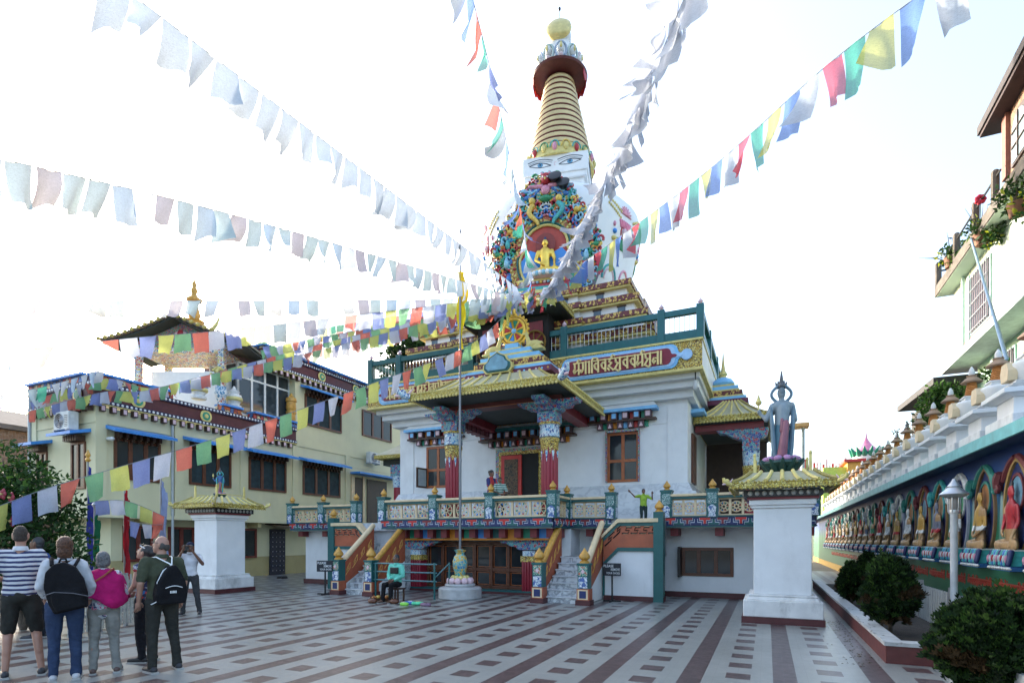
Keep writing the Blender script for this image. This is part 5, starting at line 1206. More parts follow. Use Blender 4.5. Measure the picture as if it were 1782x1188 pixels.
def mesh_lotus():
    b=MB(); b.box(-.34,.34,-.20,.02,.06,.30,0); b.prism([(-.38,-.02),(.38,-.02),(.41,.05),(-.41,.05)],-.23,.02,3)
    for k in range(9):
        x=-.34+k*.085
        b.cap((x,-.20,.28),(x*1.05,-.24,.09),.045,.038,[2,0,3,0][k%4],7); b.ell((x,-.255,.17),(.02,.03,.07),[4,1,5,1][k%4],6,4)
        b.ell((x*1.08,-.23,.02),(.045,.04,.03),1,6,4)
    b.box(-.35,.35,-.21,.02,.30,.325,1)
    return b
AUM=[[mat('relief_brown',(.22,.13,.06),.5),DBLUE,mat('relief_teal',(.04,.22,.18),.5),mat('relief_dull_orange',(.40,.17,.06),.5)],[mat('relief_brass',(.36,.24,.08),.5),DBLUE,mat('relief_crimson',(.15,.035,.04),.5),mat('relief_sky',(.14,.30,.42),.5)],[mat('relief_ochre',(.28,.17,.06),.5),DBLUE,CARVE[2],mat('relief_tan',(.42,.25,.13),.5)],[mat('relief_grey',(.40,.42,.48),.5),DBLUE,CARVE[6],CARVE[5]]]
BODY=[CARVE[0],mat('relief_gold',(.50,.30,.07),.45,var=.25,scale=6),CARVE[6],mat('relief_grey_blue',(.16,.18,.24),.5),CARVE[6],MATS['relief_gold'],CARVE[5],MATS['relief_gold'],CARVE[6],CARVE[0]]
am=mesh_aureole().mesh('aureole',AUM[0],50); lm=mesh_lotus().mesh('lotus_pedestal',[CARVE[2],CARVE[6],DBLUE,CARVE[1],CARVE[3],CARVE[0]],50)
ROBE=mat('relief_robe',(.42,.26,.12),.5,var=.3,scale=5); HAIRM=mat('relief_black',(.02,.02,.025),.5)
for k in range(-3,22):
    q=10.93+1.37*k
    j=(k*7+3)%10 if k>3 else [1,2,5,0,1,2,3][k+3]
    src=fb[[1,0,2,0][k%4]]; 
    piv=bpy.data.objects.new('relief_figure',src); COL.objects.link(piv); piv.parent=MW
    piv.location=Vector((MP-.05,q,1.50))-org(MW); piv.rotation_euler=(0,0,-PI/2); piv.scale=(1.06,1.0,.94)
    for s,mt in enumerate((BODY[j],ROBE,HAIRM,CARVE[6] if k%3 else CARVE[0])):
        piv.material_slots[s].link='OBJECT'; piv.material_slots[s].material=mt
    a=bpy.data.objects.new('aureole',am); COL.objects.link(a); a.parent=piv; a.location=(0,.055,-.30)
    for s in range(4): a.material_slots[s].link='OBJECT'; a.material_slots[s].material=AUM[(k*3+1)%4][s]
    l=bpy.data.objects.new('lotus_pedestal',lm); COL.objects.link(l); l.parent=piv; l.location=(0,.045,-.31)
# ---------- small stupas on the wall ----------
RINGM=mat('stupa_ring_orange',(.60,.25,.06),.6,var=.3,scale=8,dirt=.4)
MOSS=mat('stupa_grime',(.48,.49,.48),.75,var=.15,scale=5,dirt=.75,bump=.35,bscale=18,dirtcol=(.05,.05,.045))
def small_stupa():
    t=thing('small_stupa','x','stupa',3.72,0,3.27,own=True)
    b=MB(); b.box(-.46,.46,-.34,.34,0,.26); b.part('plinth',WHITED,t,bevel=.012)
    b=MB(); b.box(-.27,.27,-.27,.27,.26,.52); b.frus((0,0,.52),(.30,.30),(0,0,.56),(.36,.36)); b.box(-.40,.40,-.40,.40,.56,.63); b.part('throne',WHITE,t,bevel=.008)
    b=MB()
    for k,(h,z) in enumerate(((.33,.63),(.28,.675),(.24,.72))): b.box(-h,h,-h,h,z,z+.045)
    b.part('steps',MOSS,t,bevel=.012)
    b=MB(); b.lathe([(.17,.765),(.19,.80),(.22,.90),(.255,.99),(.25,1.03),(.2,1.07),(.12,1.09)],(0,0,0),20); b.box(-.11,.11,-.11,.11,1.09,1.14); b.box(-.13,.13,-.13,.13,1.14,1.16); b.part('dome',WHITED,t,40)
    b=MB(); b.T=T(0,-.24,.8,0); b.prism([(-.10,0),(.10,0),(.13,.14),(.08,.26),(-.08,.26),(-.13,.14)],-.04,.06,0); b.T=None; b.part('niche_plaque',CREAM,t)
    b=MB(); n=8
    for k in range(n): z=1.16+k*.034; r=.095-.0045*k; b.lathe([(r-.02,z),(r,z+.006),(r,z+.022),(r-.02,z+.03)],(0,0,0),14)
    b.part('ringed_spire',RINGM,t,40)
    b=MB(); b.lathe([(.14,1.42),(.145,1.44),(.09,1.50),(.06,1.53),(.07,1.56)],(0,0,0),14); b.part('umbrella',mat('umbrella_brown',(.30,.20,.13),.7,dirt=.4),t,40)
    b=MB(); b.lathe([(.03,1.54),(.045,1.60),(.035,1.66),(.01,1.72)],(0,0,0),10); b.part('tip',WHITED,t,40)
    return t
s0=small_stupa(); ORD='first second third fourth fifth sixth seventh eighth ninth tenth eleventh twelfth thirteenth fourteenth fifteenth sixteenth seventeenth eighteenth nineteenth twentieth twenty-first twenty-second'.split()
desc={0:'weathered white miniature stupa at the right picture edge on the wall ledge',1:'miniature white stupa with orange spire in front of the green house, second from right',2:'miniature white stupa with orange spire just right of the leafy creeper',3:'miniature white stupa whose spire is half hidden by the creeper',4:'miniature white stupa just left of the leafy creeper'}
for k in range(0,22):
    q=11.1+1.40*k
    o=s0 if k==0 else ctree(s0)
    if k: ORG[o.name]=Vector((0,0,0))
    o.location=W(3.72,q,3.27); o['group']='miniature stupas along the mural wall'; o.rotation_euler=(0,0,ROT-PI/2)
    rs=random.Random(k); o.scale=(1.24,1.24,1.02+.06*rs.random())
    o['label']=desc.get(k,'grey white miniature stupa on the mural ledge, %s counting from the right edge'%ORD[k])
# ---------- green house and brick house behind the wall ----------
GH=thing('green_house','pale green two storey house with planted balcony behind the mural wall','house',9,20)
GW=mat('mint_wall',(.44,.52,.42),.65,var=.06,scale=1.2,dirt=.16,dirtcol=(.35,.33,.2)); GW2=mat('mint_wall_dark',(.42,.60,.42),.65,var=.08)
GP=6.6; 
b=MB(); b.box(GP,15,12,26.7,8.36,11.3,0); b.box(GP+.5,15,12,25.9,0,8.1,1); b.part('wall',[GW,GW2],GH)
b=MB(); b.box(GP-.05,15,12,26.75,8.35,8.86,0); b.part('pink_band',mat('dusty_pink',(.40,.20,.20),.6),GH)
b=MB(); b.box(GP-.45,15,12,26.6,8.10,8.35,0); b.part('lower_slab',mat('slab_white',(.62,.66,.64),.6,dirt=.25),GH)
b=MB(); b.box(GP-.5,15,12,27.0,11.3,11.45,1); b.box(GP-.54,GP-.4,12,27.05,11.32,11.7,0); b.box(GP-.4,15,26.9,27.05,11.32,11.7,0); sl=b.part('balcony_slab',[mat('mossy_concrete',(.13,.11,.09),.9,var=.4,scale=3,dirt=.5,bump=.5),GW],GH)
for q in (20.9,22.6,24.6,26.9): MB().cap((GP-.45,q,11.65),(GP-.45,q,12.55),.11,.11,0,8).part('balcony_post',MATS['mossy_concrete'],GH)
b=MB(); b.cap((GP-.45,20.5,12.4),(GP-.45,26.9,12.4),.035,.035,0,6); b.cap((GP-.45,26.9,12.3),(GP+3,26.9,12.3),.035,.035); b.part('balcony_rail',BLACK,GH)
def gw(q0,q1,z0,z1,p,name='barred_window'):
    b=MB(); b.box(p-.05,p+.06,q0,q1,z0,z1); b.box(p-.10,p-.05,q1,q1+.25,z0-.1,z1+.1); w=b.part('window',mat('mint_frame',(.40,.60,.55),.5),GH)
    b=MB(); b.box(p-.07,p-.05,q0+.1,q1-.1,z0+.05,z1-.08); b.part('pane',mat('window_maroon',(.05,.02,.03),.3,var=.5,scale=4),w)
    b=MB()
    for k in range(9): y=q0+.12+k*(q1-q0-.24)/8; b.cap((p-.11,y,z0+.02),(p-.11,y,z1-.05),.018,.018,0,5)
    for k in range(5): z=z0+.1+k*(z1-z0-.2)/4; b.cap((p-.11,q0+.1,z),(p-.11,q1-.1,z),.018,.018,0,5)
    b.part('bars',mat('bar_grey',(.25,.26,.28),.5),w)
gw(22.7,24.6,8.9,10.95,GP); gw(22.3,24.0,5.9,7.8,GP+.5); gw(15,17.2,5.9,7.8,GP+.5)
b=MB(); b.cap((GP-.08,25.3,8.4),(GP-.08,25.3,11.3),.06,.06,0,8); b.part('down_pipe',mat('mint_pipe',(.45,.62,.58),.5),GH)
# leaning pipe
pa_=onP(1690,415,5.9); pb_=onP(1752,625,4.9)
t=thing('leaning_pole','long blue grey pole leaning against the balcony of the green house','pole',0,0,0,own=True)
b=MB(); b.cap(tuple(pa_),tuple(pb_),.032,.04,0,8); b.cap(tuple(pa_),tuple(pa_+Vector((1.3,.1,.2))),.022,.022); b.part('shaft',mat('pole_blue_grey',(.22,.32,.40),.4,metal=.3),t)
BH=thing('brick_tower','old brown brick upper storey with dark eaves and arched window at the right edge','house',10,15)
BP=6.2
b=MB(); b.box(BP,13,10,20.2,11.9,13.7); b.part('wall',mosaic('red_brick',[(.24,.12,.07),(.30,.16,.09),(.18,.09,.055)],7,.85,(.28,.22,.16),.05,stretch=(1,1,2.2),rnd=.35,bump=.5),BH)
b=MB(); b.box(BP-.42,13.5,9,20.9,13.7,13.8,1); b.box(BP-.47,13.5,9,20.95,13.8,14.05,0); b.part('eaves',[mat('dark_slate',(.045,.035,.035),.8,var=.4),mat('eave_timber',(.05,.03,.03),.8)],BH)
b=MB(); b.prism([(18.6,11.95),(19.7,11.95)]+[(19.15+.55*math.cos(math.radians(a)),12.8+.55*math.sin(math.radians(a))) for a in range(0,181,20)],BP-.06,BP+.1,0,'x'); w=b.part('arched_window',DARKW,BH)
b=MB(); b.prism([(18.72,12.0),(19.58,12.0)]+[(19.15+.43*math.cos(math.radians(a)),12.8+.43*math.sin(math.radians(a))) for a in range(0,181,20)],BP-.08,BP+.05,0,'x'); b.part('pane',mat('leaded_glass',(.30,.38,.40),.2,var=.3,scale=3),w)
b=MB(); b.cap((BP-.1,19.15,12.0),(BP-.1,19.15,13.2),.02,.02); b.cap((BP-.1,18.75,12.4),(BP-.1,19.55,12.4),.02,.02); b.cap((BP-.1,18.75,12.8),(BP-.1,19.55,12.8),.02,.02); b.part('leading',DARKW,w)
b=MB(); b.box(BP-.1,BP,19.95,20.25,11.9,13.7); b.part('corner_pier',mat('brick_red_paint',(.28,.12,.09),.8),BH)
# dark slate roof behind the creeper
o_=onY(1640,690,21)
hs=thing('slate_house','dark slate roofed shed behind the creeper left of the green house','house',6.4,29,own=True)
b=MB(); b.box(-.2,5,-3,2.6,0,7.55); b.part('wall',mat('grey_render',(.05,.045,.04),.8),hs); b=MB(); b.prism([(-3.4,7.55),(3.0,7.85),(3.0,8.1),(-3.4,7.8)],-.7,5,0,'x'); b.part('roof',mat('slate',(.022,.018,.018),.7,var=.4,scale=6),hs)
# ---------- planter, fence, lamp ----------
SOIL=mat('dark_soil',(.035,.028,.022),.95,var=.4,scale=9,bump=.5)
PL=thing('planter_kerb','long low planter with maroon sides and pale coping beside the courtyard','planter',2,15)
b=MB(); b.box(1.45,1.6,8.85,22,0,.24,0); b.box(1.6,2.55,8.85,9.0,0,.24,0); b.box(1.43,1.66,8.83,22,.24,.29,1); b.box(1.66,2.57,8.83,9.06,.24,.29,1); b.part('kerb',[mat('kerb_maroon',(.12,.032,.03),.55,var=.25,dirt=.3),mat('kerb_coping',(.48,.50,.50),.5,dirt=.4)],PL)
b=MB(); b.box(1.6,3.4,9.0,22,.0,.15); b.part('soil',SOIL,PL)
PL2=thing('planter_kerb','near planter with a white corner block at the lower right of the picture','planter',2.4,5)
b=MB(); b.box(1.98,2.12,2,8.2,0,.5,0); b.box(2.12,3.2,8.05,8.2,0,.5,0); b.part('kerb',[WHITED],PL2); MB().box(2.12,3.4,2,8.05,0,.42).part('soil',SOIL,PL2)
FN=thing('sheet_fence','low grey sheet metal fence between the shrubs and the mural','fence',2.75,10)
b=MB(); 
for k in range(42): q=9.2+k*.15; b.box(2.72,2.74,q,q+.12,.1,.78); b.cap((2.72,q+.06,.1),(2.72,q+.06,.78),.02,.02,0,6)
b.part('sheet',mat('galvanised',(.34,.37,.38),.5,metal=.3,var=.15,dirt=.2),FN)
for q in (9.2,11.2,13.2,15.2): MB().box(2.7,2.78,q-.04,q+.04,0,.88).part('post',STEEL,FN)
FN2=thing('picket_fence','pale picket fence behind the nearest shrub','fence',2.9,6)
b=MB()
for k in range(50): q=3.0+k*.1; b.box(2.88,2.9,q,q+.05,.0,.85)
b.box(2.9,2.93,3,8,.25,.3); b.box(2.9,2.93,3,8,.65,.7); b.part('pickets',mat('picket_grey',(.42,.45,.46),.6),FN2)
t=thing('lamp_post','white garden lamp post with a tiered metal cap in front of the mural','lamp post',2.62,10.6,own=True,scale=.91)
MB().lathe([(.07,0),(.075,.1),(.055,.12),(.055,2.25),(.07,2.27)],(0,0,0),12).part('pole',mat('lamp_white',(.60,.63,.66),.4,dirt=.15),t,40)
b=MB(); b.lathe([(.08,2.27),(.085,2.3),(.08,2.33)],(0,0,0),12); 
for k in range(6): a=k*PI/3; b.cap((.08*math.cos(a),.08*math.sin(a),2.3),(.09*math.cos(a),.09*math.sin(a),2.55),.01,.01)
b.lathe([(.12,2.54),(.2,2.58),(.21,2.6),(.10,2.70),(.085,2.72),(.10,2.73),(.05,2.80),(.02,2.86)],(0,0,0),16); b.part('cap',mat('lamp_metal',(.5,.52,.54),.3,metal=.6),t,40)
MB().lathe([(.05,2.3),(.06,2.32),(.06,2.5),(.05,2.54)],(0,0,0),12).part('lamp_glass',mat('lamp_glass',(.30,.28,.26),.15),t,40)
# ---------- side porch of the temple on the right ----------
SP=thing('side_porch','side porch with red columns and tiled roof on the right of the temple','porch',-1.2,22)
b=MB(); hip(b,-2.3,.05,20.0,25,5.85,6.55,.9,.9,6,0,1,sides='fr'); b.part('roof',[ROOFT,GOLDP],SP,35)
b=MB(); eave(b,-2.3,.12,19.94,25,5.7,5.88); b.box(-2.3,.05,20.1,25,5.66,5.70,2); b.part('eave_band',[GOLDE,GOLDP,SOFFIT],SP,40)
b=MB(); z=6.5
for hw,h,m in ((.85,.17,0),(.78,.09,1),(.70,.05,3),(.66,.16,2),(.56,.05,3),(.52,.12,1),(.4,.06,3)): b.box(-1.45-hw,-1.45+hw,21.0,23,z,z+h,m); z+=h
b.lathe([(.36,0),(.40,.1),(.3,.26),(.12,.34)],(-1.45,21.4,z),16,1); b.lathe([(.12,.34),(.1,.4),(.16,.45),(.08,.6),(.04,.9),(.01,1.3)],(-1.45,21.4,z),16,3); b.part('ridge_platform',[MATS['plum_band'],SKYB,TIERTXT,GOLDP],SP,50)
for x in (-.5,):
    b=MB(); b.lathe([(.24,2.27),(.22,3.7)],(x,20.6,0),14,0); b.lathe([(.25,3.7),(.27,4.1),(.28,4.2)],(x,20.6,0),14,2); b.lathe([(.25,4.2),(.28,4.7)],(x,20.6,0),14,1); b.box(x-.27,x+.27,20.33,20.87,4.7,5.1,3); b.part('porch_column',[REDCOL,CAPIT,GOLDR,PAINTED],SP,50)
    pts=[(x-1.1,5.45),(x-1.0,5.35),(x-.8,5.33),(x-.6,5.2),(x-.35,5.1),(x+.35,5.1),(x+.5,5.2),(x+.55,5.45)]
    MB().prism(pts,20.35,20.8).part('porch_bracket',PAINTED,SP)
MB().box(-2.3,-.1,20.3,20.85,5.45,5.66).part('porch_beam',MAROON,SP)
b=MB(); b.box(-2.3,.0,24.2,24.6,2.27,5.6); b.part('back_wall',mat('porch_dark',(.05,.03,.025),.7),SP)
dragon(.12,19.98,5.8,1,-1,SP,1.0,mat('dragon_grey',(.10,.12,.12),.5))
# parts of the hall's right side face
for q0,q1 in ((19.6,20.6),(25.4,26.6)): MB().box(-2.36,-2.28,q0,q1,3.62,5.3,0).box(-2.5,-1.9,q0-.3,q1+.3,5.93,6.05,1).part('side_window',[BROWNW,SKYB],TP)
# small inner pavilion under / behind the side porch
t=thing('prayer_pavilion','small open pavilion with yellow walls seen through the side porch','pavilion',-.9,30,own=True)
b=MB(); b.box(-2.2,1.6,-1,1,3.0,4.8); b.part('wall',CREAMY,t); b=MB(); b.box(-2.4,1.8,-1.3,1.3,2.8,3.05); b.part('fringed_edge',ORANGE,t)
b=MB()
for x in (-1.0,1.2): b.box(x-.18,x+.18,-1.1,-.8,0,2.8,0)
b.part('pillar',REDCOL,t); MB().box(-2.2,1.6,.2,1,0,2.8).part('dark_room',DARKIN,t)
b=MB(); eave(b,-3.3,-2.1,19.6,20.8,8.02,8.16,0,0); b.box(-3.3,-2.1,19.6,20.8,7.76,8.02,1); b.part('roof_canopy',[GOLDE,SOFFIT],TP,40); dragon(-2.1,19.6,8.15,1,-1,TP,.8,GOLDP)
# hanging bulb under the cornice
t=thing('hanging_bulb','glass light bulb hanging under the white cornice corner','lamp',-2.0,17.75,6.82,own=True)
MB().cap((0,0,.05),(0,0,-.25),.02,.02).part('cord',BLACK,t); b=MB(); b.lathe([(.04,-.25),(.05,-.3),(.09,-.42),(.08,-.5),(.03,-.55)],(0,0,0),12); b.part('bulb',mat('bulb_glass',(.6,.62,.62),.1),t,40)
# ---------- far things on the right ----------
fo=onY(1507,790,46)
t=thing('orange_shrine','far orange shrine room with a pink and green lotus dome on its roof','shrine',fo.x,fo.y,0,own=True)
OW=mat('orange_wall',(.75,.36,.06),.6); zb=onY(1507,806,46).z
b=MB(); b.box(-1.5,1.5,-1.5,1.5,0,zb,0); b.part('wall',OW,t); b=MB(); b.box(-1.75,1.75,-1.75,1.75,zb,zb+.22,0); b.part('roof_edge',RED,t)
b=MB(); b.box(-3.2,-1.5,-1,1.5,0,zb-.3); b.part('lime_annex',mat('lime_wall',(.50,.62,.10),.6),t)
b=MB(); b.lathe([(1.0,0),(1.0,.45),(.9,.5)],(0,0,zb+.22),20,0)
for k in range(14): a=k*2*PI/14; b.cap((.9*math.cos(a),.9*math.sin(a),zb+.7),(1.25*math.cos(a),1.25*math.sin(a),zb+1.25),.24,.05,1,8)
b.lathe([(.9,.7),(.75,1.0),(.5,1.25),(.25,1.6),(.1,1.9),(.03,2.4)],(0,0,zb+.2),16,2); b.part('lotus_dome',[mat('pale_mint',(.62,.78,.70),.5),GREENP,PINK],t,50)
fo=onY(1440,812,52)
t=thing('festive_stall','far white and red roof terrace with bunting beyond the gate','terrace',fo.x,fo.y,0,own=True)
b=MB(); b.box(-4,3,-1,1,0,fo.z-.3); b.part('wall',WHITE,t); b=MB()
rv=random.Random(8)
for k in range(26): x=-3.5+k*.25; b.box(x,x+.18,-1.05,-1,fo.z-.3,fo.z+rv.uniform(0,.7),k%3)
b.part('bunting',[RED,PALEP,WHITE],t)
b=MB(); b.box(-4,3,-1.2,1.1,fo.z-1.2,fo.z-.7); b.part('green_band',GREENP,t)
fo=onY(1385,742,30)
t=thing('flat_canopy','far flat orange canopy on a thin pillar behind the statue','canopy',fo.x,fo.y,0,own=True)
b=MB(); b.box(-.55,.62,-.5,.5,fo.z-.08,fo.z+.1); b.part('roof',mat('canopy_orange',(.55,.33,.12),.6),t); b=MB(); b.cap((.35,0,0),(.35,0,fo.z-.08),.08,.08,0,8); b.part('pillar',mat('pillar_grey_green',(.30,.38,.38),.6),t)
# ---------- gate pillars with statues ----------
def pillar(label,p,q,rot=0):
    t=thing('statue_pillar',label,'pillar',p,q,0,rot,own=True,group='white statue pillars with small tiled roofs')
    MB().box(-.74,.74,-.74,.74,0,.13).part('base_band',BASEMAR,t)
    b=MB(); b.box(-.71,.71,-.71,.71,.13,.46); b.frus((0,0,.46),(.66,.66),(0,0,.53),(.62,.62)); b.box(-.62,.62,-.62,.62,.53,.57); b.part('plinth',WHITED,t,bevel=.015)
    b=MB(); b.box(-.52,.52,-.52,.52,.57,2.30); b.box(-.56,.56,-.56,.56,2.30,2.36); b.box(-.60,.60,-.60,.60,2.36,2.47); b.part('shaft',WHITE,t,bevel=.012)
    b=MB(); b.box(-.70,.70,-.70,.70,2.52,2.66,0); b.box(-.64,.64,-.64,.64,2.47,2.52,1)
    for s in range(4):
        b.T=Matrix.Rotation(s*PI/2,4,'Z')
        for k in range(10): b.ell((-.58+k*.13,-.70,2.59),(.045,.03,.05),2,8,5)
    b.T=None; b.part('disc_band',[BLACK,MAROON,mat('disc_grey',(.42,.42,.40),.5)],t,50)
    b=MB(); K=4
    hip(b,-.92,.92,-.92,.92,2.80,3.02,.36,.36,6,0,1,.3); b.part('roof',[ROOFT,GOLDP],t,35)
    b=MB(); eave(b,-.95,.95,-.95,.95,2.68,2.80,0,0,.022,.075); b.part('eave_band',[GOLDE],t,40)
    for sx in (-1,1):
        for sy in (-1,1): dragon(sx*.93,sy*.93,2.76,sx,sy,t,.5,GOLDP)
    b=MB()
    for sx in (-1,1):
        for sy in (-1,1): b.box(sx*.5-.025,sx*.5+.025,sy*.5-.025,sy*.5+.025,3.02,3.34); b.ell((sx*.5,sy*.5,3.37),(.03,.03,.05))
        b.cap((sx*.5,-.5,3.12),(sx*.5,.5,3.12),.012,.012,0,5)
    b.part('corner_posts',GOLDP,t,50)
    return t
def statue(label,p,q,z,rot,cols,s=1):
    t=thing('deity_statue',label,'statue',p,q,z,rot,own=True,group='painted standing statues on the pillars',scale=s)
    t.scale=(.86*s,s,s)
    b=MB(); b.lathe([(.12,0),(.20,.02),(.40,.16),(.38,.20),(.3,.22)],(0,0,0),20,0)
    for k in range(11): a=2*PI*k/11; b.cap((.24*math.cos(a),.24*math.sin(a),.08),(.44*math.cos(a),.44*math.sin(a),.22),.09,.02,0,8); b.ell((.30*math.cos(a+.3),.30*math.sin(a+.3),.24),(.09,.09,.06),1,8,5)
    b.part('lotus_base',[mat('lotus_dark_green',(.02,.07,.06),.5),mat('lotus_mauve',(.42,.22,.40),.5)],t,50)
    c=MB(); cp=c.cap; z0=.26
    cp((0,0,z0+.0),(0,0,z0+.62),.19,.15); cp((-.06,0,z0),(-.05,0,z0+.5),.15,.13); cp((.06,0,z0),(.05,0,z0+.5),.15,.13); cp((0,0,z0+.6),(.02,0,z0+.9),.14,.15); cp((-.09,0,z0+.98),(.10,0,z0+.98),.10,.10); cp((.0,0,z0+.98),(0,0,z0+1.16),.06,.05)
    c.ell((0,0,z0+1.22),(.085,.095,.12)); 
    cp((.20,0,z0+.98),(.27,.02,z0+.72),.065,.055); cp((.27,.02,z0+.72),(.2,.18,z0+.62),.05,.035)
    cp((-.18,0,z0+.98),(-.30,-.02,z0+.74),.065,.055); cp((-.30,-.02,z0+.74),(-.42,.03,z0+.86),.045,.035); c.ell((-.44,.03,z0+.9),(.045,.05,.05))
    me=remesh(c,.02,2)
    for m in cols: me.materials.append(m)
    for pl in me.polygons:
        h=pl.center.z-z0; pl.material_index=0 if h>.62 else (1 if h>.16 else 2)
        if h>1.2: pl.material_index=3
    put('figure',me,t)
    b=MB(); b.cap((-.02,-.16,z0+.05),(.05,-.17,z0+.62),.10,.07,0,8); b.cap((.0,-.16,z0+.5),(-.02,-.15,z0+.70),.07,.03,0,8); b.part('sash',PINK if False else mat('sash_rose',(.26,.10,.14),.5,var=.2),t,50)
    for sx in (-1,1):
        b=MB(); b.tube([(sx*(.03+.17*math.sin(k*PI/9)),.01,z0+1.02+.36*k/9) for k in range(10)],.03,7); b.tube([(sx*.22,-.03,z0+.96),(sx*.2,-.09,z0+.6),(sx*.17,-.1,z0+.2),(sx*.14,-.1,z0-.02)],[.035,.045,.05,.05],7); b.part('scarf',cols[4],t,50)
    b=MB(); b.ell((0,0,z0+1.36),(.07,.07,.06)); b.cap((0,0,z0+1.4),(0,0,z0+1.62),.05,.012)
    for k in range(5): a=-.9+k*.45; b.cap((.09*math.sin(a),.02,z0+1.34),(.14*math.sin(a),.03,z0+1.37+.08*math.cos(a)),.04,.015)
    b.part('crown',mat('statue_crown',(.10,.11,.13),.5,var=.3),t,50)
    b=MB(); b.lathe([(.02,0),(.015,.1),(.05,.12),(.07,.16),(.05,.19),(.03,.24),(.008,.3)],(-.45,.03,z0+.92),10); b.part('held_bowl',GOLDP,t,40)
    return t
pillar('taller looking white statue pillar in the right foreground',.27,12.75)
pillar('white statue pillar behind the photographing man on the left',-16.15,12.3)
statue('blue grey standing deity statue seen from behind on the right pillar',.27,12.75,3.05,.15,[mat('statue_blue_grey',(.23,.29,.33),.55,var=.25,scale=5,dirt=.3),mat('statue_teal',(.06,.16,.22),.5,var=.25),mat('statue_deep_teal',(.02,.10,.14),.5,var=.25),mat('statue_hair',(.12,.17,.20),.5),mat('statue_scarf',(.12,.20,.26),.5,var=.2)],1.12)
statue('blue red and yellow deity statue on the left pillar',-16.15,12.3,3.05,.8,[mat('statue_blue',(.03,.11,.28),.5,var=.3),mat('statue_yellow',(.55,.38,.05),.5),CARVE[0],CARVE[2],CARVE[2]],.52)
# ---------- flagpole ----------
t=thing('flag_pole','tall thin grey flagpole with a yellow flag rising from a painted vase','flagpole',-8.0,13.75,0,own=True)
b=MB(); b.lathe([(.60,0),(.62,.02),(.62,.28),(.58,.32),(.42,.34),(.44,.38),(.42,.42),(.2,.43)],(0,0,0),28); b.part('round_base',mat('base_stone',(.42,.43,.43),.5,dirt=.3),t,40)
b=MB()
for k in range(10): a=2*PI*k/10; b.ell((.30*math.cos(a),.30*math.sin(a),.50),(.10,.10,.10),0,8,6); b.ell((.2*math.cos(a+.3),.2*math.sin(a+.3),.58),(.08,.08,.08),1,8,6)
b.part('lotus',[PALEP,GOLDP],t,60)
MB().lathe([(.11,.58),(.15,.66),(.21,.9),(.22,1.05),(.17,1.2),(.11,1.27),(.15,1.34),(.18,1.38),(.08,1.4)],(0,0,0),18).part('vase',mosaic('vase_teal_gold',[(.04,.30,.36),(.08,.4,.45),(.5,.34,.08),(.05,.25,.4)],13,.35,(.6,.5,.2),.06),t,40)
MB().lathe([(.038,1.35),(.038,4),(.032,7.5),(.025,10.0),(.06,10.02),(.06,10.1),(.015,10.14),(.012,10.45),(.03,10.48),(.03,10.55),(.005,10.6)],(0,0,0),12).part('pole',mat('pole_grey',(.17,.18,.20),.35,metal=.5,var=.1),t,40)
YF=cloth('yellow_flag_cloth',(.75,.60,.03),.35,False)
b=MB(); n=26; v=[]
for i in range(n+1):
    tt=i/n; z=9.35-tt*2.2
    for j in range(4): v.append((-.06+.05*j+ .05*math.sin(tt*9+j),-.03+(.07+.03*math.sin(tt*14))*j*.4,z))
b.add(v,[(i*4+j,i*4+j+1,i*4+j+5,i*4+j+4) for i in range(n) for j in range(3)])
v=[(0,0,9.4)]; 
b.add([(0,-.02,9.4),(.12,-.06,9.28),(.3,-.02,8.7),(.22,.04,8.5),(.06,0,8.35),(0,0,8.5)],[(0,1,2,3,4,5)],1)
b.part('yellow_flag',[YF,cloth('orange_flag_cloth',(.72,.50,.04),.35,False)],t)
# ---------- hand rail barrier and sign stands ----------
t=thing('queue_rail','dark green metal queue rail between the stairs and the flagpole','railing',-8.9,13.1,0,own=True)
b=MB()
for x in (-1.6,.45,.72): MB().cap((x,0 if x<.6 else .35,0),(x,0 if x<.6 else .35,1.0 if x>0 else .95),.03,.03,0,8).part('post',TEAL,t,50)
b=MB()
for z in (.98,.74,.5): b.cap((-1.75,.02,z),(.50,.02,z),.022,.022,0,8)
b.cap((.45,0,.6),(.72,.35,1.0),.018,.018,0,6); b.part('rail',mat('rail_teal_grey',(.10,.22,.24),.4,metal=.2),t,50)
def signstand(label,p,q,rot):
    t=thing('notice_stand',label,'sign',p,q,0,rot,own=True,group='please remove shoes notices')
    b=MB(); b.box(-.02,.02,-.02,.02,.03,.92); b.box(-.24,.24,-.02,.02,0,.04); b.box(-.02,.02,-.24,.24,0,.038); b.part('stand',BLACK,t)
    b=MB(); b.box(-.25,.25,-.05,-.02,.70,1.04,0); b.part('board',mat('board_black',(.015,.018,.025),.5),t,bevel=.006)
    b=MB()
    for s,x0,x1,z0,z1 in (('PLEASE',-.22,.05,.93,1.0),('REMOVE',-.02,.22,.835,.905),('YOUR SHOES',-.15,.22,.745,.80)): text_into(b,s,T(0,-.051,0),x0,x1,z0,z1,.006,.006)
    b.part('lettering',WHITE,t)
signstand('black please remove your shoes notice in front of the right stair wall',-3.81,14.7,0)
signstand('black please remove your shoes notice left of the left staircase',-12.3,12.95,.35)
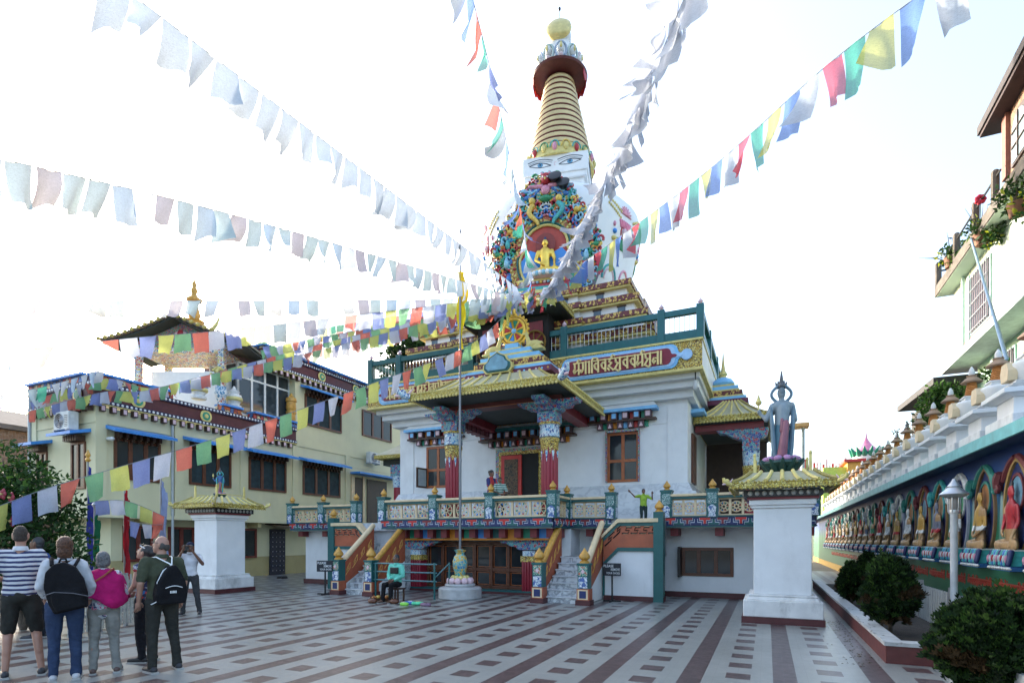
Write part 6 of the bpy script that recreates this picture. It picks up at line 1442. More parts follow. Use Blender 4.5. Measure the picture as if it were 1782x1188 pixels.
# ---------- banner poles on the left ----------
def banner(label,u,vb,vt,Y,col,tipm,w=.22,group='tall banner poles by the bush',extra=None):
    g=onY(u,vb,Y); tp=onY(u,vt,Y).z
    t=thing('banner_pole',label,'banner pole',g.x,g.y,0,own=True,group=group)
    MB().cap((0,0,0),(0,0,tp-.1),.028,.022,0,8).part('pole',mat('banner_pole_grey',(.30,.28,.26),.5),t,50)
    MB().lathe([(.04,tp-.15),(.06,tp-.1),(.03,tp-.05),(.055,tp),(.05,tp+.03),(.01,tp+.13)],(0,0,0),10).part('tip',tipm,t,50)
    b=MB(); n=18; v=[]; rb=random.Random(u)
    for i in range(n+1):
        tt=i/n; z=tp-.25-(tp-1.0)*tt
        for j in range(5): v.append((.02+w*j/4*(.4+.6*min(1,tt*3))*(1+.2*math.sin(tt*11)),.05*math.sin(tt*8+j*1.7),z-.05*j*(1 if tt<.1 else .2)))
    b.add(v,[(i*5+j,i*5+j+1,i*5+j+6,i*5+j+5) for i in range(n) for j in range(4)]); b.part('banner',col,t)
banner('banner pole with a dark blue cloth and a gilt tip next to the bush',153,1000,792,13.0,cloth('banner_navy',(.05,.06,.28),.35,False),GOLD,.26)
banner('banner pole with a narrow red cloth in front of the yellow house',217,1005,832,13.4,cloth('banner_red',(.40,.03,.04),.35,False),STEEL,.14)
banner('banner pole with a pale blue grey cloth beside the left pillar',280,1010,818,13.8,cloth('banner_blue_grey',(.30,.36,.55),.4,False),STEEL,.22)
banner('banner pole with a dark green cloth at the right of the bush',165,1000,870,12.6,cloth('banner_green',(.03,.16,.08),.35,False),STEEL,.16)
# picket fence by the tourists
a_=onG(150,1090); a_=onY(130,1090,9.4); c_=onY(265,1085,11.4)
t=thing('picket_fence','low pale picket fence behind the tourists','fence',a_.x,a_.y,0,own=True)
d=Vector((c_.x-a_.x,c_.y-a_.y,0)); L=d.length; t.rotation_euler=(0,0,ROT+math.atan2(d.y,d.x))
b=MB(); n=int(L/.09)
for k in range(n): x=k*L/n; b.box(x,x+.035,0,.02,.05,.98+.02*math.sin(k*3)); 
b.part('pickets',mat('picket_pale',(.38,.38,.34),.6,dirt=.3),t)
b=MB(); b.box(0,L,.02,.05,.3,.35); b.box(0,L,.02,.05,.82,.87); b.part('rails',STEEL,t)
for k in range(4): MB().box(k*L/3-.03,k*L/3+.03,.05,.1,0,1.02).part('post',STEEL,t)
b=MB()
# ---------- goods on the ground beside the seated man ----------
def small(name,label,cat,u,v,build,group=None):
    g=onG(u,v); t=thing(name,label,cat,g.x,g.y,.0,own=True,group=group); build(t); return t
small('wicker_basket','brown shallow basket of trinkets at the feet of the seated man','basket',664,1046,lambda t:(MB().lathe([(.20,0),(.27,.10),(.29,.12),(.25,.1),(.18,.03)],(0,0,0),18).part('tray',mat('wicker',(.16,.08,.04),.7,var=.4,scale=20),t,40),
  [MB().ell((.15*math.cos(k*1.1),.15*math.sin(k*1.7),.12),(.06,.06,.05),0,8,5).part('trinket',[CARVE[8],DARKW,CARVE[4]][k%3],t,60) for k in range(6)]))
for k,(u,v,l) in enumerate(((640+8,1049,'tan leather pouch left of the basket on the tiles'),(686,1050,'brown pouch between the basket and the green cloths'))):
    small('pouch',l,'pouch',u,v,lambda t:(MB().ell((0,0,.06),(.14,.09,.07),0,12,8).part('bag',BROWNW,t,60),MB().tube([(-.08,0,.12),(-.04,0,.18),(.04,0,.18),(.08,0,.12)],.01,6).part('handle',DARKW,t)),'pouches on the tiles')
for k,(u,v,c,l) in enumerate(((702,1053,(.25,.62,.08),'lime green folded cloth lying on the tiles, left of the blue one'),(714,1051,(.05,.14,.40),'small blue folded cloth lying on the tiles'),(727,1052,(.10,.62,.32),'mint green folded cloth lying on the tiles, right of the blue one'),(740,1054,(.20,.12,.18),'dull purple scrap of cloth at the right end of the row'))):
    def bl(t,c=c,k=k):
        b=MB(); rz=random.Random(k)
        for i in range(6): b.ell((rz.uniform(-.1,.1),rz.uniform(-.05,.05),.04),(.08,.06,.05),0,9,6)
        put('cloth',remesh(b,.015,3),t); t.children[0].data.materials.append(mat('wares_%d'%k,c,.7,var=.25,scale=14))
        MB().box(-.05,.05,-.02,.02,.07,.095).part('ribbon',[PALEP,WHITE,GOLDP,DARKW][k],t)
    small('folded_cloth',l,'cloth',u,v,bl,'wares laid out on the tiles')
# pair of shoes by the dark door
for k,(u,v) in enumerate(((484,1006),(492,1006))):
    small('shoe',['left dark shoe lying before the studded door','right dark shoe lying before the studded door'][k],'shoe',u,v,lambda t:(MB().cap((0,0,.05),(0,.2,.045),.05,.055,0,8).part('upper',BLACK,t,60),MB().box(-.05,.05,-.05,.26,0,.02).part('sole',DARKW,t)),'pair of shoes by the door')
# ---------- prayer flag strings ----------
_f=lambda n,c,t=.35,sh=.22: cloth('flag_'+n,c,t,True,sh)
FC=dict(B=_f('blue',(.16,.28,.64),.35,.16),W=_f('white',(.58,.62,.67),.14,.04),R=_f('red',(.60,.10,.14),.35,.16),G=_f('green',(.07,.38,.27),.35,.16),Y=_f('yellow',(.62,.60,.16),.35,.16),
 K=_f('spire_white',(.60,.63,.70),.34,.05),
 L=_f('grey_white',(.62,.67,.73),.10,.02),P=_f('pale_pink',(.56,.49,.53),.07,.012),S=_f('pale_blue',(.50,.60,.70),.07,.012),M=_f('pale_mint',(.52,.61,.62),.07,.012),
 b=_f('faded_blue',(.22,.27,.52),.35,.06),r=_f('faded_red',(.60,.17,.13),.35,.06),g=_f('faded_green',(.20,.42,.23),.35,.06),y=_f('faded_yellow',(.56,.58,.17),.35,.06),w=_f('faded_white',(.52,.55,.64),.35,.06))
CORD=mat('flag_cord',(.20,.22,.24),.8)
def flagmesh(w,h,slope,mt,rf,wind):
    """flag hanging below a cord; x along the cord, slope = cord rise per unit x"""
    nx,nz=5,6; v=[];uv=[]
    sway=rf.gauss(.10,.22)*wind; tw=rf.gauss(0,.30); curl=rf.uniform(-.10,.10); amp=rf.uniform(.012,.045); ph=rf.random()*6; side=rf.gauss(0,.14)*wind
    fold=rf.random()<.18; fs=rf.choice((-1,1)); hang=h*rf.uniform(.9,1.06)
    for j in range(nz+1):
        t=j/nz
        for i in range(nx+1):
            s=i/nx-.5; x=s*w*(1-.06*t); 
            if fold: x=x-(.62*t*w*max(0,s*fs+.15)*fs); 
            y=amp*math.sin(s*6+ph+t*2.5)*(.3+t)+ sway*t*t*h + tw*s*w*t*1.2 + curl*t*math.sin(s*3)
            if fold: y+=.16*t*max(0,s*fs+.1)
            x+=side*t*h
            z=-hang*t*math.sqrt(max(.2,1-(sway*t)**2)) + slope*s*w*(1 - .15*t) - (.03*h*math.cos(s*PI)*(1-t) if False else 0)+ .02*h*math.sin(s*5+ph)*t
            v.append((x,y,z)); uv.append((i/nx*w/h,1-t))
    f=[(j*(nx+1)+i,j*(nx+1)+i+1,(j+1)*(nx+1)+i+1,(j+1)*(nx+1)+i) for j in range(nz) for i in range(nx)]
    me=bpy.data.meshes.new('flag'); me.from_pydata(v,[],f); me.materials.append(mt)
    u=me.uv_layers.new(name='UVMap')
    for l in me.loops: u.data[l.index].uv=uv[l.vertex_index]
    me.polygons.foreach_set('use_smooth',[True]*len(f)); me.update(); return me
def flagstring(label,ctrl,cols,w=.36,h=.46,gap=.03,seed=1,start=0.0,end=0.0,wind=1.0,maxn=98,skip=0.0,sag=0.0):
    rf=random.Random(seed)
    P=[W(*onY(u,v,Y)) + Vector((0,0,0)) for u,v,Y in ctrl]
    # smooth curve through the control points
    pts=[]
    for i in range(len(P)-1):
        p0=P[max(i-1,0)];p1=P[i];p2=P[i+1];p3=P[min(i+2,len(P)-1)]
        for k in range(24):
            t=k/24; q=.5*((2*p1)+(p2-p0)*t+(2*p0-5*p1+4*p2-p3)*t*t+(3*p1-p0-3*p2+p3)*t**3); pts.append(q)
    pts.append(P[-1])
    if sag:
        n=len(pts)
        for i in range(n): t=i/(n-1); pts[i]=pts[i]-Vector((0,0,sag*4*t*(1-t)))
    root=bpy.data.objects.new('prayer_flag_string',None); COL.objects.link(root); root.location=pts[-1]; root.empty_display_size=.2
    ORG[root.name]=Vector(pts[-1]); props(root,label,'prayer flags','strings of prayer flags fixed above the temple doorway')
    MB().tube(pts,.006,5).part('cord',CORD,root)
    d=[0]
    for a,c in zip(pts,pts[1:]): d.append(d[-1]+(c-a).length)
    tot=d[-1]; s=start*tot+.05; k=0; cnt=0; j=0
    while s+w<tot*(1-end) and cnt<maxn:
        m=s+w/2
        while d[j+1]<m: j+=1
        t=(m-d[j])/(d[j+1]-d[j]); p=pts[j].lerp(pts[j+1],t); dr=(pts[j+1]-pts[j]).normalized()
        hx=math.hypot(dr.x,dr.y)
        if rf.random()>=skip:
            me=flagmesh(w*hx,h,dr.z/max(hx,.2),FC[cols[k%len(cols)]],rf,wind)
            o=bpy.data.objects.new('flag',me); COL.objects.link(o); o.parent=root; o.location=p-pts[-1]-Vector((0,0,.004)); o.rotation_euler=(0,0,math.atan2(dr.y,dr.x)); cnt+=1
        k+=1; s+=w+gap*rf.uniform(.3,1.7)
    return root
EN=(922,508,17.6)
flagstring('long string of greyish white prayer flags across the upper left sky',[(165,-58,6.6),(560,242,9.6),(905,504,17.0)],'L',seed=1,w=.34,h=.52)
flagstring('pale faded prayer flag string crossing the sky from the left edge at mid height',[(-60,262,6.0),(450,386,9.7),(880,512,17.0)],'SMPMMSWPMSMPM',seed=2,wind=.8,w=.30)
flagstring('level pale prayer flag string passing in front of the pavilion spire',[(-40,522,13.5),(430,523,15.6),(890,520,17.5)],'SWPMWSMGWPM',seed=3,wind=1.2,w=.33,h=.42,gap=.1)
flagstring('coloured prayer flag string hanging in front of the roof pavilion gable',[(-30,616,11),(230,588,12.6),(430,570,14.2),(885,516,17.5)],'MWPWGrwbygrwbyg',seed=4,wind=.5)
flagstring('small coloured prayer flag string along the lower edge of the house roof',[(48,716,19.2),(180,682,18.6),(250,680,18.2),(364,652,18.2),(545,612,18.4),(880,524,17.5)],'rgybwrgybw',seed=5,wind=.5,w=.31,h=.37)
flagstring('small coloured prayer flag string along the upper edge of the house roof',[(50,700,19.4),(180,659,18.8),(272,674,18.4),(440,630,18.6),(600,588,18.6),(885,520,17.6)],'bwrgybwrgy',seed=6,wind=.6,w=.31,h=.37)
flagstring('long low coloured prayer flag string from the left bush up to the temple roof',[(-70,908,9.0),(80,850,9.5),(260,797,10.2),(400,754,11),(640,670,13.3),(820,598,15.6),(905,518,17.4)],'gybwrgybwr',seed=7,wind=.4,w=.29,h=.45,gap=.09)
flagstring('steep coloured prayer flag string rising from the stupa arch to the top edge',[(800,-90,6.0),(868,185,8.6),(912,400,13),(926,508,17.6)],'WBrGbLrGWBLMS',seed=8,wind=1.6)
flagstring('dense grey white prayer flag string right of the stupa spire',[(1225,-85,5.6),(1130,140,7.6),(1050,315,10.5),(950,508,17.4)],'K',seed=9,wind=1.2,gap=-.15,w=.36,h=.5)
flagstring('second grey white prayer flag string bunched close beside the spire string',[(1205,-95,5.9),(1122,140,7.9),(1046,318,10.7),(952,510,17.5)],'K',seed=29,wind=1.4,gap=-.1,w=.34,h=.5)
flagstring('bright five coloured prayer flag string rising to the upper right corner',[(1690,-70,5.7),(1450,105,7.2),(1190,330,10.6),(940,510,17.4)],'WBYGRWBYGR',seed=10,wind=.55,w=.30,h=.62,gap=.05)
flagstring('pale prayer flag string low in the bright sky at the left edge',[(-40,692,14),(80,672,16),(185,640,18.5)],'WSWMGWWS',seed=11,wind=.9,gap=.12,w=.34)
flagstring('faded coloured prayer flag string between the house roof and the temple roof',[(452,610,22),(690,560,19.5),(890,524,17.6)],'grwybgwrb',seed=12,wind=.7)
flagstring('coloured prayer flag string just above the tree behind the roof railing',[(540,575,21),(720,545,19.2),(900,516,17.6)],'bygrwb',seed=13,wind=.8)
flagstring('faded coloured prayer flag string meeting the others beside the flagpole',[(455,604,21),(640,572,19.5),(780,545,18.2),(905,514,17.5)],'bgwyrbgw',seed=31,wind=.8,w=.31,h=.4)
flagstring('coloured prayer flag string draped nearest the left end of the roof railing',[(610,592,20.5),(760,560,18.6),(905,522,17.4)],'rbwgy',seed=14,wind=1.0)
s=flagstring('short sagging prayer flag string between the banner poles',[(160,872,12.4),(222,872,12.9),(290,900,13.4)],'bwgyrgb',seed=15,wind=.7,w=.26,h=.36); s['group']='short flag strings between the banner poles'
s=flagstring('short lower prayer flag string hanging before the ground floor window',[(222,905,12.9),(255,912,13.1),(290,912,13.4)],'bwrgrws',seed=16,wind=.5,w=.2,h=.34) if False else flagstring('short lower prayer flag string hanging before the ground floor window',[(222,905,12.9),(255,912,13.1),(290,912,13.4)],'bwrgrwS',seed=16,wind=.5,w=.2,h=.34); s['group']='short flag strings between the banner poles'
# knotted bundle of white scarves where the strings meet
t=thing('scarf_bundle','knotted bundle of white and coloured scarves tied on the gilt canopy','scarves',0,0,0,own=True); t.location=W(*onY(925,515,17.3)); rf=random.Random(77)
for k in range(16):
    b=MB(); x0=rf.uniform(-.9,.9); L=rf.uniform(.3,.8); n=8; v=[]
    for i in range(n+1):
        tt=i/n
        for j in range(3): v.append((x0*(1-.3*tt)+.10*(j-1)*(1+.5*math.sin(tt*6+k)),-.1+.08*math.sin(tt*7+k+j),.15-L*tt))
    b.add(v,[(i*3+j,i*3+j+1,i*3+j+4,i*3+j+3) for i in range(n) for j in range(2)]); b.part('scarf',FC['LLLrgbyLLRLGBLYL'[k]],t,60)
# ---------- plants ----------
LD=leafmat('leaf_dark',(.013,.034,.011)); LM=leafmat('leaf_mid',(.026,.065,.017)); LL=leafmat('leaf_light',(.075,.15,.035)); LY=leafmat('leaf_yellow',(.32,.34,.03))
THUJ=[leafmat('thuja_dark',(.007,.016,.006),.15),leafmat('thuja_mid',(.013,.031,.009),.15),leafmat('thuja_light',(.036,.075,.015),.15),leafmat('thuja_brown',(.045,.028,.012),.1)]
BARK=mat('bark',(.10,.075,.055),.9,var=.4,scale=12,bump=.6)
rp=random.Random(21)
def thuja(label,u,v,Y,wd,ht,zb,n,seed):
    g=onY(u,v,Y); t=thing('conifer_shrub',label,'shrub',g.x,g.y,zb,own=True,group='clipped conifer shrubs in the planter')
    b=MB(); rt=random.Random(seed)
    b.cap((0,0,-.05),(0,0,ht*.35),.035,.025,0,7)
    for k in range(9): a=k*.7; b.cap((0,0,ht*.12),(wd*.28*math.cos(a),wd*.28*math.sin(a),ht*.55+.1*rt.random()),.018,.006,0,5)
    b.part('trunk',BARK,t,60)
    v_=[];f=[];mi=[]
    for k in range(n):
        d=Vector((rt.gauss(0,1),rt.gauss(0,1),rt.gauss(0,1))).normalized(); tt=.35+.65*rt.random()**.5
        prof=1-.22*max(0,d.z)
        bump=1+.26*noise.noise(d*2.4+Vector((seed*3.1,0,0)))+.12*noise.noise(d*6+Vector((0,seed,0)))+(.14 if rt.random()<.06 else 0)
        c=Vector((d.x*wd/2*prof*bump,d.y*wd/2*prof*bump,ht*.57+d.z*ht*.43*bump))*1; c.x*=1; 
        c=Vector((c.x*tt,c.y*tt,ht*.57+(c.z-ht*.57)*tt))
        if noise.noise(c*5.5+Vector((seed,2,1)))<-.34: continue
        ax=(Vector((0,0,1))*.9+d*.55+Vector((rt.gauss(0,.25),rt.gauss(0,.25),0))).normalized(); w=ax.cross(Vector((rt.gauss(0,1),rt.gauss(0,1),.1))).normalized()
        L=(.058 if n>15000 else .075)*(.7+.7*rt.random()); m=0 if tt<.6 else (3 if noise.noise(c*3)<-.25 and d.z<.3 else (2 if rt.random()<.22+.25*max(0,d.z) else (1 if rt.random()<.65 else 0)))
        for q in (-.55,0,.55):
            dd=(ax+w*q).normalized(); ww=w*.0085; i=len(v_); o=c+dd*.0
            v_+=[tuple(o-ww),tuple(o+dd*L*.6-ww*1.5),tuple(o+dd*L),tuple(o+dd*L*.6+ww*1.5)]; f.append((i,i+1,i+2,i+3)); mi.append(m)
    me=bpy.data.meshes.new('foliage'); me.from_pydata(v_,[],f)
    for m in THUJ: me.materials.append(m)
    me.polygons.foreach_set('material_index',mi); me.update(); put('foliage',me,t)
thuja('largest dark conifer shrub in the near planter at the lower right corner',1738,1195,5.2,1.0,1.10,.02,34000,1)
thuja('round conifer shrub on a short trunk behind the planter front corner',1549,1124,8.9,.70,1.24,.12,11000,2)
thuja('conifer shrub in the middle of the planter, left of the round one',1482,1060,12.9,.52,.98,.12,6000,3)
thuja('most distant conifer shrub against the mural, partly hidden by the round one',1510,1045,15,.62,1.15,.15,5000,4)
def bush(name,label,cat,blobs,n,size,mats,seed,trunk=None,group=None,up=0.1,shell=.5):
    b0=blobs[0]; base=Vector((b0[0],b0[1],0 if trunk else b0[2]-b0[5]))
    t=thing(name,label,cat,base.x,base.y,base.z,own=True,group=group)
    bl=[(a-base.x,c-base.y,d-base.z,e,f,g) for a,c,d,e,f,g in blobs]
    put('foliage' if not trunk else 'crown',leafmesh('foliage',bl,n,size,mats,random.Random(seed),up,shell=shell),t)
    if trunk:
        b=MB(); r=trunk
        for a,c,d,e,f,g in bl: b.tube([(0,0,0),(a*.3,c*.3,max(.3,d*.45)),(a,c,d)],[r,r*.6,r*.2],6)
        b.part('trunk',BARK,t,60)
    return t
def bl(u,v,Y,rx,rz,ry=None): p=onY(u,v,Y); return (p.x,p.y,p.z,rx,ry or rx*.9,rz)
hb=bush('hibiscus_bush','tall leafy hibiscus bush with red flowers at the left edge','bush',[bl(40,930,10.2,1.0,1.0),bl(5,850,10.4,.9,.9),bl(60,860,10.2,.65,.7),bl(100,955,10,.6,.6),bl(125,985,10.2,.45,.45),bl(5,800,10.5,.42,.45),bl(75,825,10.3,.26,.34),bl(112,872,10.3,.28,.36),bl(95,895,10.1,.6,.5),bl(20,1000,10,.9,.6),bl(110,1010,10,.7,.5),bl(-40,900,10.2,1,1.3)],11500,.115,[LD,LD,LM,LM,LL],5,.05)
for k,(u,v) in enumerate(((82,790),(8,784),(24,876-45),(4,812),(22,790))):
    p=onY(u,v,9.6); b=MB(); c=Vector((p.x,p.y,p.z)); c=c-Vector((hb.location.x,hb.location.y,hb.location.z)) if False else c
    base=ORG  # flowers are modelled relative to the bush base
    o=bpy.data.objects.new('flower',None); bpy.data.objects.remove(o)
    q=Vector(bl(40,930,10.2,1.0,1.0)[:3])-Vector((0,0,1.0)); d=c-q
    for j in range(5): a=j*2*PI/5; b.ell((d.x+.055*math.cos(a),d.y-.02,d.z+.055*math.sin(a)),(.05,.02,.05),0,7,5)
    b.ell((d.x,d.y-.05,d.z),(.018,.03,.018),1,6,4); b.part('flower',[mat('hibiscus_red',(.26,.012,.035),.5),GOLDP],hb,60)
bush('tree','dark leafed tree behind the left part of the roof railing','tree',[bl(742,600,29,1.5,1.2),bl(710,612,29,1.1,1.0),bl(770,590,29,.9,.75),bl(690,640,29,1.0,1.2),bl(735,650,29,1.4,1.3)],5200,.30,[LD,LD,LM],6,.16)
bush('creeper','leafy creeper growing between the miniature stupas and the slate roof','shrub',[bl(1622,705,19,.42,.7),bl(1650,730,18.5,.45,.5),bl(1640,690,18.8,.35,.5),bl(1605,735,19.5,.3,.45),bl(1665,690,18.4,.3,.45)],2600,.15,[LM,LL,LD],7,.04)
bush('shrub','low green shrub between the miniature stupas near the green house','shrub',[bl(1740,650,15,.42,.28),bl(1755,655,15,.35,.22)],700,.13,[LM,LL,LD],8)
for k,(u,v,lab) in enumerate(((1562,748,'wispy twig growing on a miniature stupa, left one of two'),(1580,736,'wispy twig growing on a miniature stupa, right one of two'))):
    p=onP(u,v+8,3.72); t=thing('twig',lab,'plant',p.x,p.y,p.z,own=True,group='twigs growing on the miniature stupas'); b=MB(); b.tube([(0,0,-.1),(-.02,-.1,.06),(-.08,-.35,.14)],[.012,.01,.005],5); b.part('stem',BARK,t)
    put('foliage',leafmesh('foliage',[(-.06,-.2,.10,.10,.28,.07)],120,.09,[LD,LM],random.Random(k)),t)
# plants on the balcony
for k,(u,v,Y,w,h,lab) in enumerate(((1655,440,20.2,.75,.75,'trailing balcony plant with yellow leaves at the far end'),(1708,395,17.4,.62,.85,'leafy balcony plant with a red flower by the pipe'),(1770,330,14.9,.8,1.15,'tall straggly balcony plant near the brick tower'))):
    p=onY(u,v,Y); t=thing('balcony_plant',lab,'plant',p.x,p.y,p.z-h*.5,own=True,group='plants on the green house balcony')
    b=MB(); rb=random.Random(k+40)
    for i in range(9): a=Vector((rb.gauss(0,w*.5),rb.gauss(0,w*.5),h*rb.uniform(.5,1.5))); b.tube([(0,0,0),tuple(a*.5+Vector((0,0,.1))),tuple(a)],[.02,.012,.004],5)
    b.part('stem',BARK,t); put('foliage',leafmesh('foliage',[(0,0,h*.4,w*.6,w*.6,h*.45),(rb.gauss(0,.3),0,h*.9,w*.35,w*.35,h*.4),(.2,-.2,.05,w*.5,w*.8,.35)],650,.16,[LM,LL,LD,LM,LY],rb,.1),t)
    MB().lathe([(.16,0),(.22,.3),(.23,.36)],(0,0,-.15),12).part('pot',mat('clay_pot',(.25,.11,.06),.8),t,40)
    if k==1:
        b=MB(); q=onY(1706,347,17.4)-Vector((p.x,p.y,p.z-h*.5)); b.tube([(0,0,.3),(q.x*.6,q.y*.6,q.z*.6),tuple(q)],.012,5,1)
        for j in range(7): b.ell((q.x+.09*math.cos(j*.9),q.y,q.z+.09*math.sin(j*.9)),(.08,.05,.08),0,7,5)
        b.part('flower',[mat('balcony_flower_red',(.60,.02,.05),.5),LM],t,60)
# fallen leaves by the kerb
b=MB(); rl=random.Random(9)
for k in range(160):
    p=1.2+rl.gauss(.05,.16); q=rl.uniform(8.4,13); a=rl.random()*6; s=rl.uniform(.012,.03); z=.006
    if p>1.40: z=.296 if p<1.66 else .16
    b.add([(p+s*math.cos(a),q+s*math.sin(a),z),(p+s*.5*math.cos(a+1.6),q+s*.5*math.sin(a+1.6),z+.006),(p-s*math.cos(a),q-s*math.sin(a),z),(p+s*.5*math.cos(a-1.6),q+s*.5*math.sin(a-1.6),z+.004)],[(0,1,2,3)],k%2)
o=b.mesh('fallen_leaves',[mat('dry_leaf',(.10,.06,.03),.8),mat('grey_leaf',(.14,.12,.08),.8)]); o=bpy.data.objects.new('fallen_leaves',o); COL.objects.link(o); o.rotation_euler=(0,0,ROT); props(o,'scattered dry leaves along the maroon planter kerb','leaves',kind='stuff')
# ---------- people ----------
def stripes(name,a,c,per,axis=2,duty=.5):
    m,N,L=newmat(name); P=N['Principled BSDF']; P.inputs['Roughness'].default_value=.8
    tc=N.new('ShaderNodeTexCoord'); sp=N.new('ShaderNodeSeparateXYZ'); nz=N.new('ShaderNodeTexNoise'); nz.inputs['Scale'].default_value=5
    L.new(tc.outputs['Object'],sp.inputs[0]); L.new(tc.outputs['Object'],nz.inputs['Vector'])
    ma=N.new('ShaderNodeMath'); ma.operation='MULTIPLY_ADD'; ma.inputs[1].default_value=.03; L.new(nz.outputs['Fac'],ma.inputs[0]); L.new(sp.outputs[axis],ma.inputs[2])
    fm=N.new('ShaderNodeMath'); fm.operation='FLOORED_MODULO'; fm.inputs[1].default_value=per; L.new(ma.outputs[0],fm.inputs[0])
    gt=N.new('ShaderNodeMath'); gt.operation='GREATER_THAN'; gt.inputs[1].default_value=per*duty; L.new(fm.outputs[0],gt.inputs[0])
    mx=N.new('ShaderNodeMix'); mx.data_type='RGBA'; L.new(gt.outputs[0],mx.inputs['Factor']); mx.inputs['A'].default_value=rgb(a); mx.inputs['B'].default_value=rgb(c); L.new(mx.outputs['Result'],P.inputs['Base Color']); return m
def fabric(name,col,var=.25): return mat('fabric_'+name,col,.85,var=var,scale=7,bump=1.0,bscale=11,spec=.15)
V3=lambda *a: Vector(a)
def wrinkle(me,amp,freq=9,seed=0):
    me.update()
    ns=[v.normal.copy() for v in me.vertices]
    for v,n in zip(me.vertices,ns):
        c=v.co; k=noise.noise(Vector((c.x*freq+seed,c.y*freq,c.z*freq*.55)))+.6*noise.noise(Vector((c.x*freq*2.1,c.y*freq*2.1+seed,c.z*freq*1.6+c.x*6)))
        v.co=c+n*amp*k
    me.update(); return me
def person(label,loc,height,rot,skin,hair,top,bottom,shoes,pose=None,arms=None,sleeve=.5,female=False,hairstyle='short',shorts=False,voxel=.014,head=(0,0),sx=1.0,topextra=None,z=0,legs=None,group=None,long_top=0,seatz=None,heavy=1.0):
    """standing figure about 1.75 tall, facing +y ; arms: [(elbow),(wrist)] for x<0 then x>0"""
    t=thing('person',label,'person',loc[0],loc[1],z,rot,own=True,scale=height/1.75,group=group)
    t.scale=(height/1.75*sx,height/1.75,height/1.75)
    sw=.165 if female else .185; hw=.10 if female else .095; H=heavy
    A=arms or [((-.25,-.03,1.14),(-.25,.05,.90)),((.25,-.03,1.14),(.25,.05,.90))]
    LG=legs or [((-hw,.0,.90),(-hw-.01,.02,.49),(-hw-.015,-.02,.08)),((hw,.0,.90),(hw+.01,.02,.49),(hw+.015,-.02,.08))]
    hz=0 if seatz is None else seatz-.90      # lift of the trunk (negative when seated)
    up=lambda x,y,zz: (x,y,zz+hz)
    A=[(V3(*a)+V3(0,0,hz),V3(*b)+V3(0,0,hz)) for a,b in A]
    c=MB()
    # --- body (skin) ---
    yaw,pit=head; HR=Matrix.Rotation(yaw,3,'Z')@Matrix.Rotation(pit,3,'X'); hc=V3(0,.015,1.625+hz)
    def hp(x,y,zz): return hc+HR@V3(x,y,zz)
    c.cap(up(0,-.01,1.40),up(0,.01,1.56),.062,.052); 
    hb=MB(); hb.ell((0,0,0),(.074,.094,.115)); c.add([hc+HR@Vector(v) for v in hb.v],hb.f)
    c.cap(hp(0,.055,-.075),hp(0,.06,-.085),.038,.036); c.cap(hp(0,.09,.01),hp(0,.108,-.025),.012,.017); c.cap(hp(-.025,.083,-.058),hp(.025,.083,-.058),.012,.012)
    for s in (-1,1): c.cap(hp(s*.075,-.01,.02),hp(s*.078,-.012,-.03),.016,.012)
    c.cap(up(-.07,0,1.33),up(.07,0,1.33),.075,.075); c.cap(up(0,0,1.1),up(0,0,1.3),.09,.09); c.cap(up(-.05,0,.95),up(.05,0,.95),.09,.09)
    for i,s in enumerate((-1,1)):
        e,w=A[i]; sh=V3(*up(s*sw,0,1.40)); c.cap(sh,e,.052,.042); c.cap(e,w,.043,.028)
        hp_,kn,an=[V3(*q) for q in LG[i]]; c.cap(hp_,kn,.085,.056); c.cap(kn,an,.056,.037); c.cap(kn+(an-kn)*.12-V3(0,.015,0),kn+(an-kn)*.5-V3(0,.015,0),.05,.042)
        d=(w-e).normalized(); c.cap(w,w+d*.05,.030,.034)
    me=remesh(c,voxel,3); bmj=MB(); bmj.join(me,None,0)
    for i,s in enumerate((-1,1)):
        e,w=A[i]; d=(w-e).normalized(); side=d.cross(V3(0,1,0)); 
        if side.length<.2: side=V3(1,0,0)
        side=side.normalized(); nrm=side.cross(d).normalized(); k=w+d*.02
        bmj.cap(k-side*.018,k-side*.018+d*.06,.020,.018,0,8); bmj.cap(k+side*.018,k+side*.018+d*.06,.020,.018,0,8)
        for f,(o,L) in enumerate(((-.030,.068),(-.010,.078),(.010,.074),(.029,.058))):
            a0=k+side*o+d*.062; a1=a0+d*L*.5+nrm*.012; a2=a1+d*L*.42+nrm*.028; bmj.cap(a0,a1,.0098,.009,0,7); bmj.cap(a1,a2,.009,.0072,0,7)
        th=k+side*(-.032*s)+d*.0; bmj.cap(th,th+d*.035-side*(.025*s)+nrm*.01,.013,.011,0,7); bmj.cap(th+d*.035-side*(.025*s)+nrm*.01,th+d*.066-side*(.028*s)+nrm*.026,.011,.008,0,7)
    mb=bmj.mesh('body',[skin],180); mb.polygons.foreach_set('use_smooth',[True]*len(mb.polygons)); put('body',mb,t)
    # eyes and brows
    e=MB()
    for s in (-1,1): e.ell(tuple(hp(s*.030,.083,.015)),(.012,.008,.007),0,8,5); e.ell(tuple(hp(s*.030,.0895,.015)),(.006,.004,.006),1,6,4); e.cap(hp(s*.018,.088,.036),hp(s*.044,.080,.036),.005,.003,1,5)
    e.part('eyes',[mat('eye_white',(.6,.58,.55),.3),HAIRM],t,60)
    # --- hair ---
    hb=MB()
    def he(x,y,zz,rx,ry,rz): 
        q=MB(); q.ell((x,y,zz),(rx,ry,rz)); hb.add([hc+HR@Vector(v) for v in q.v],q.f)
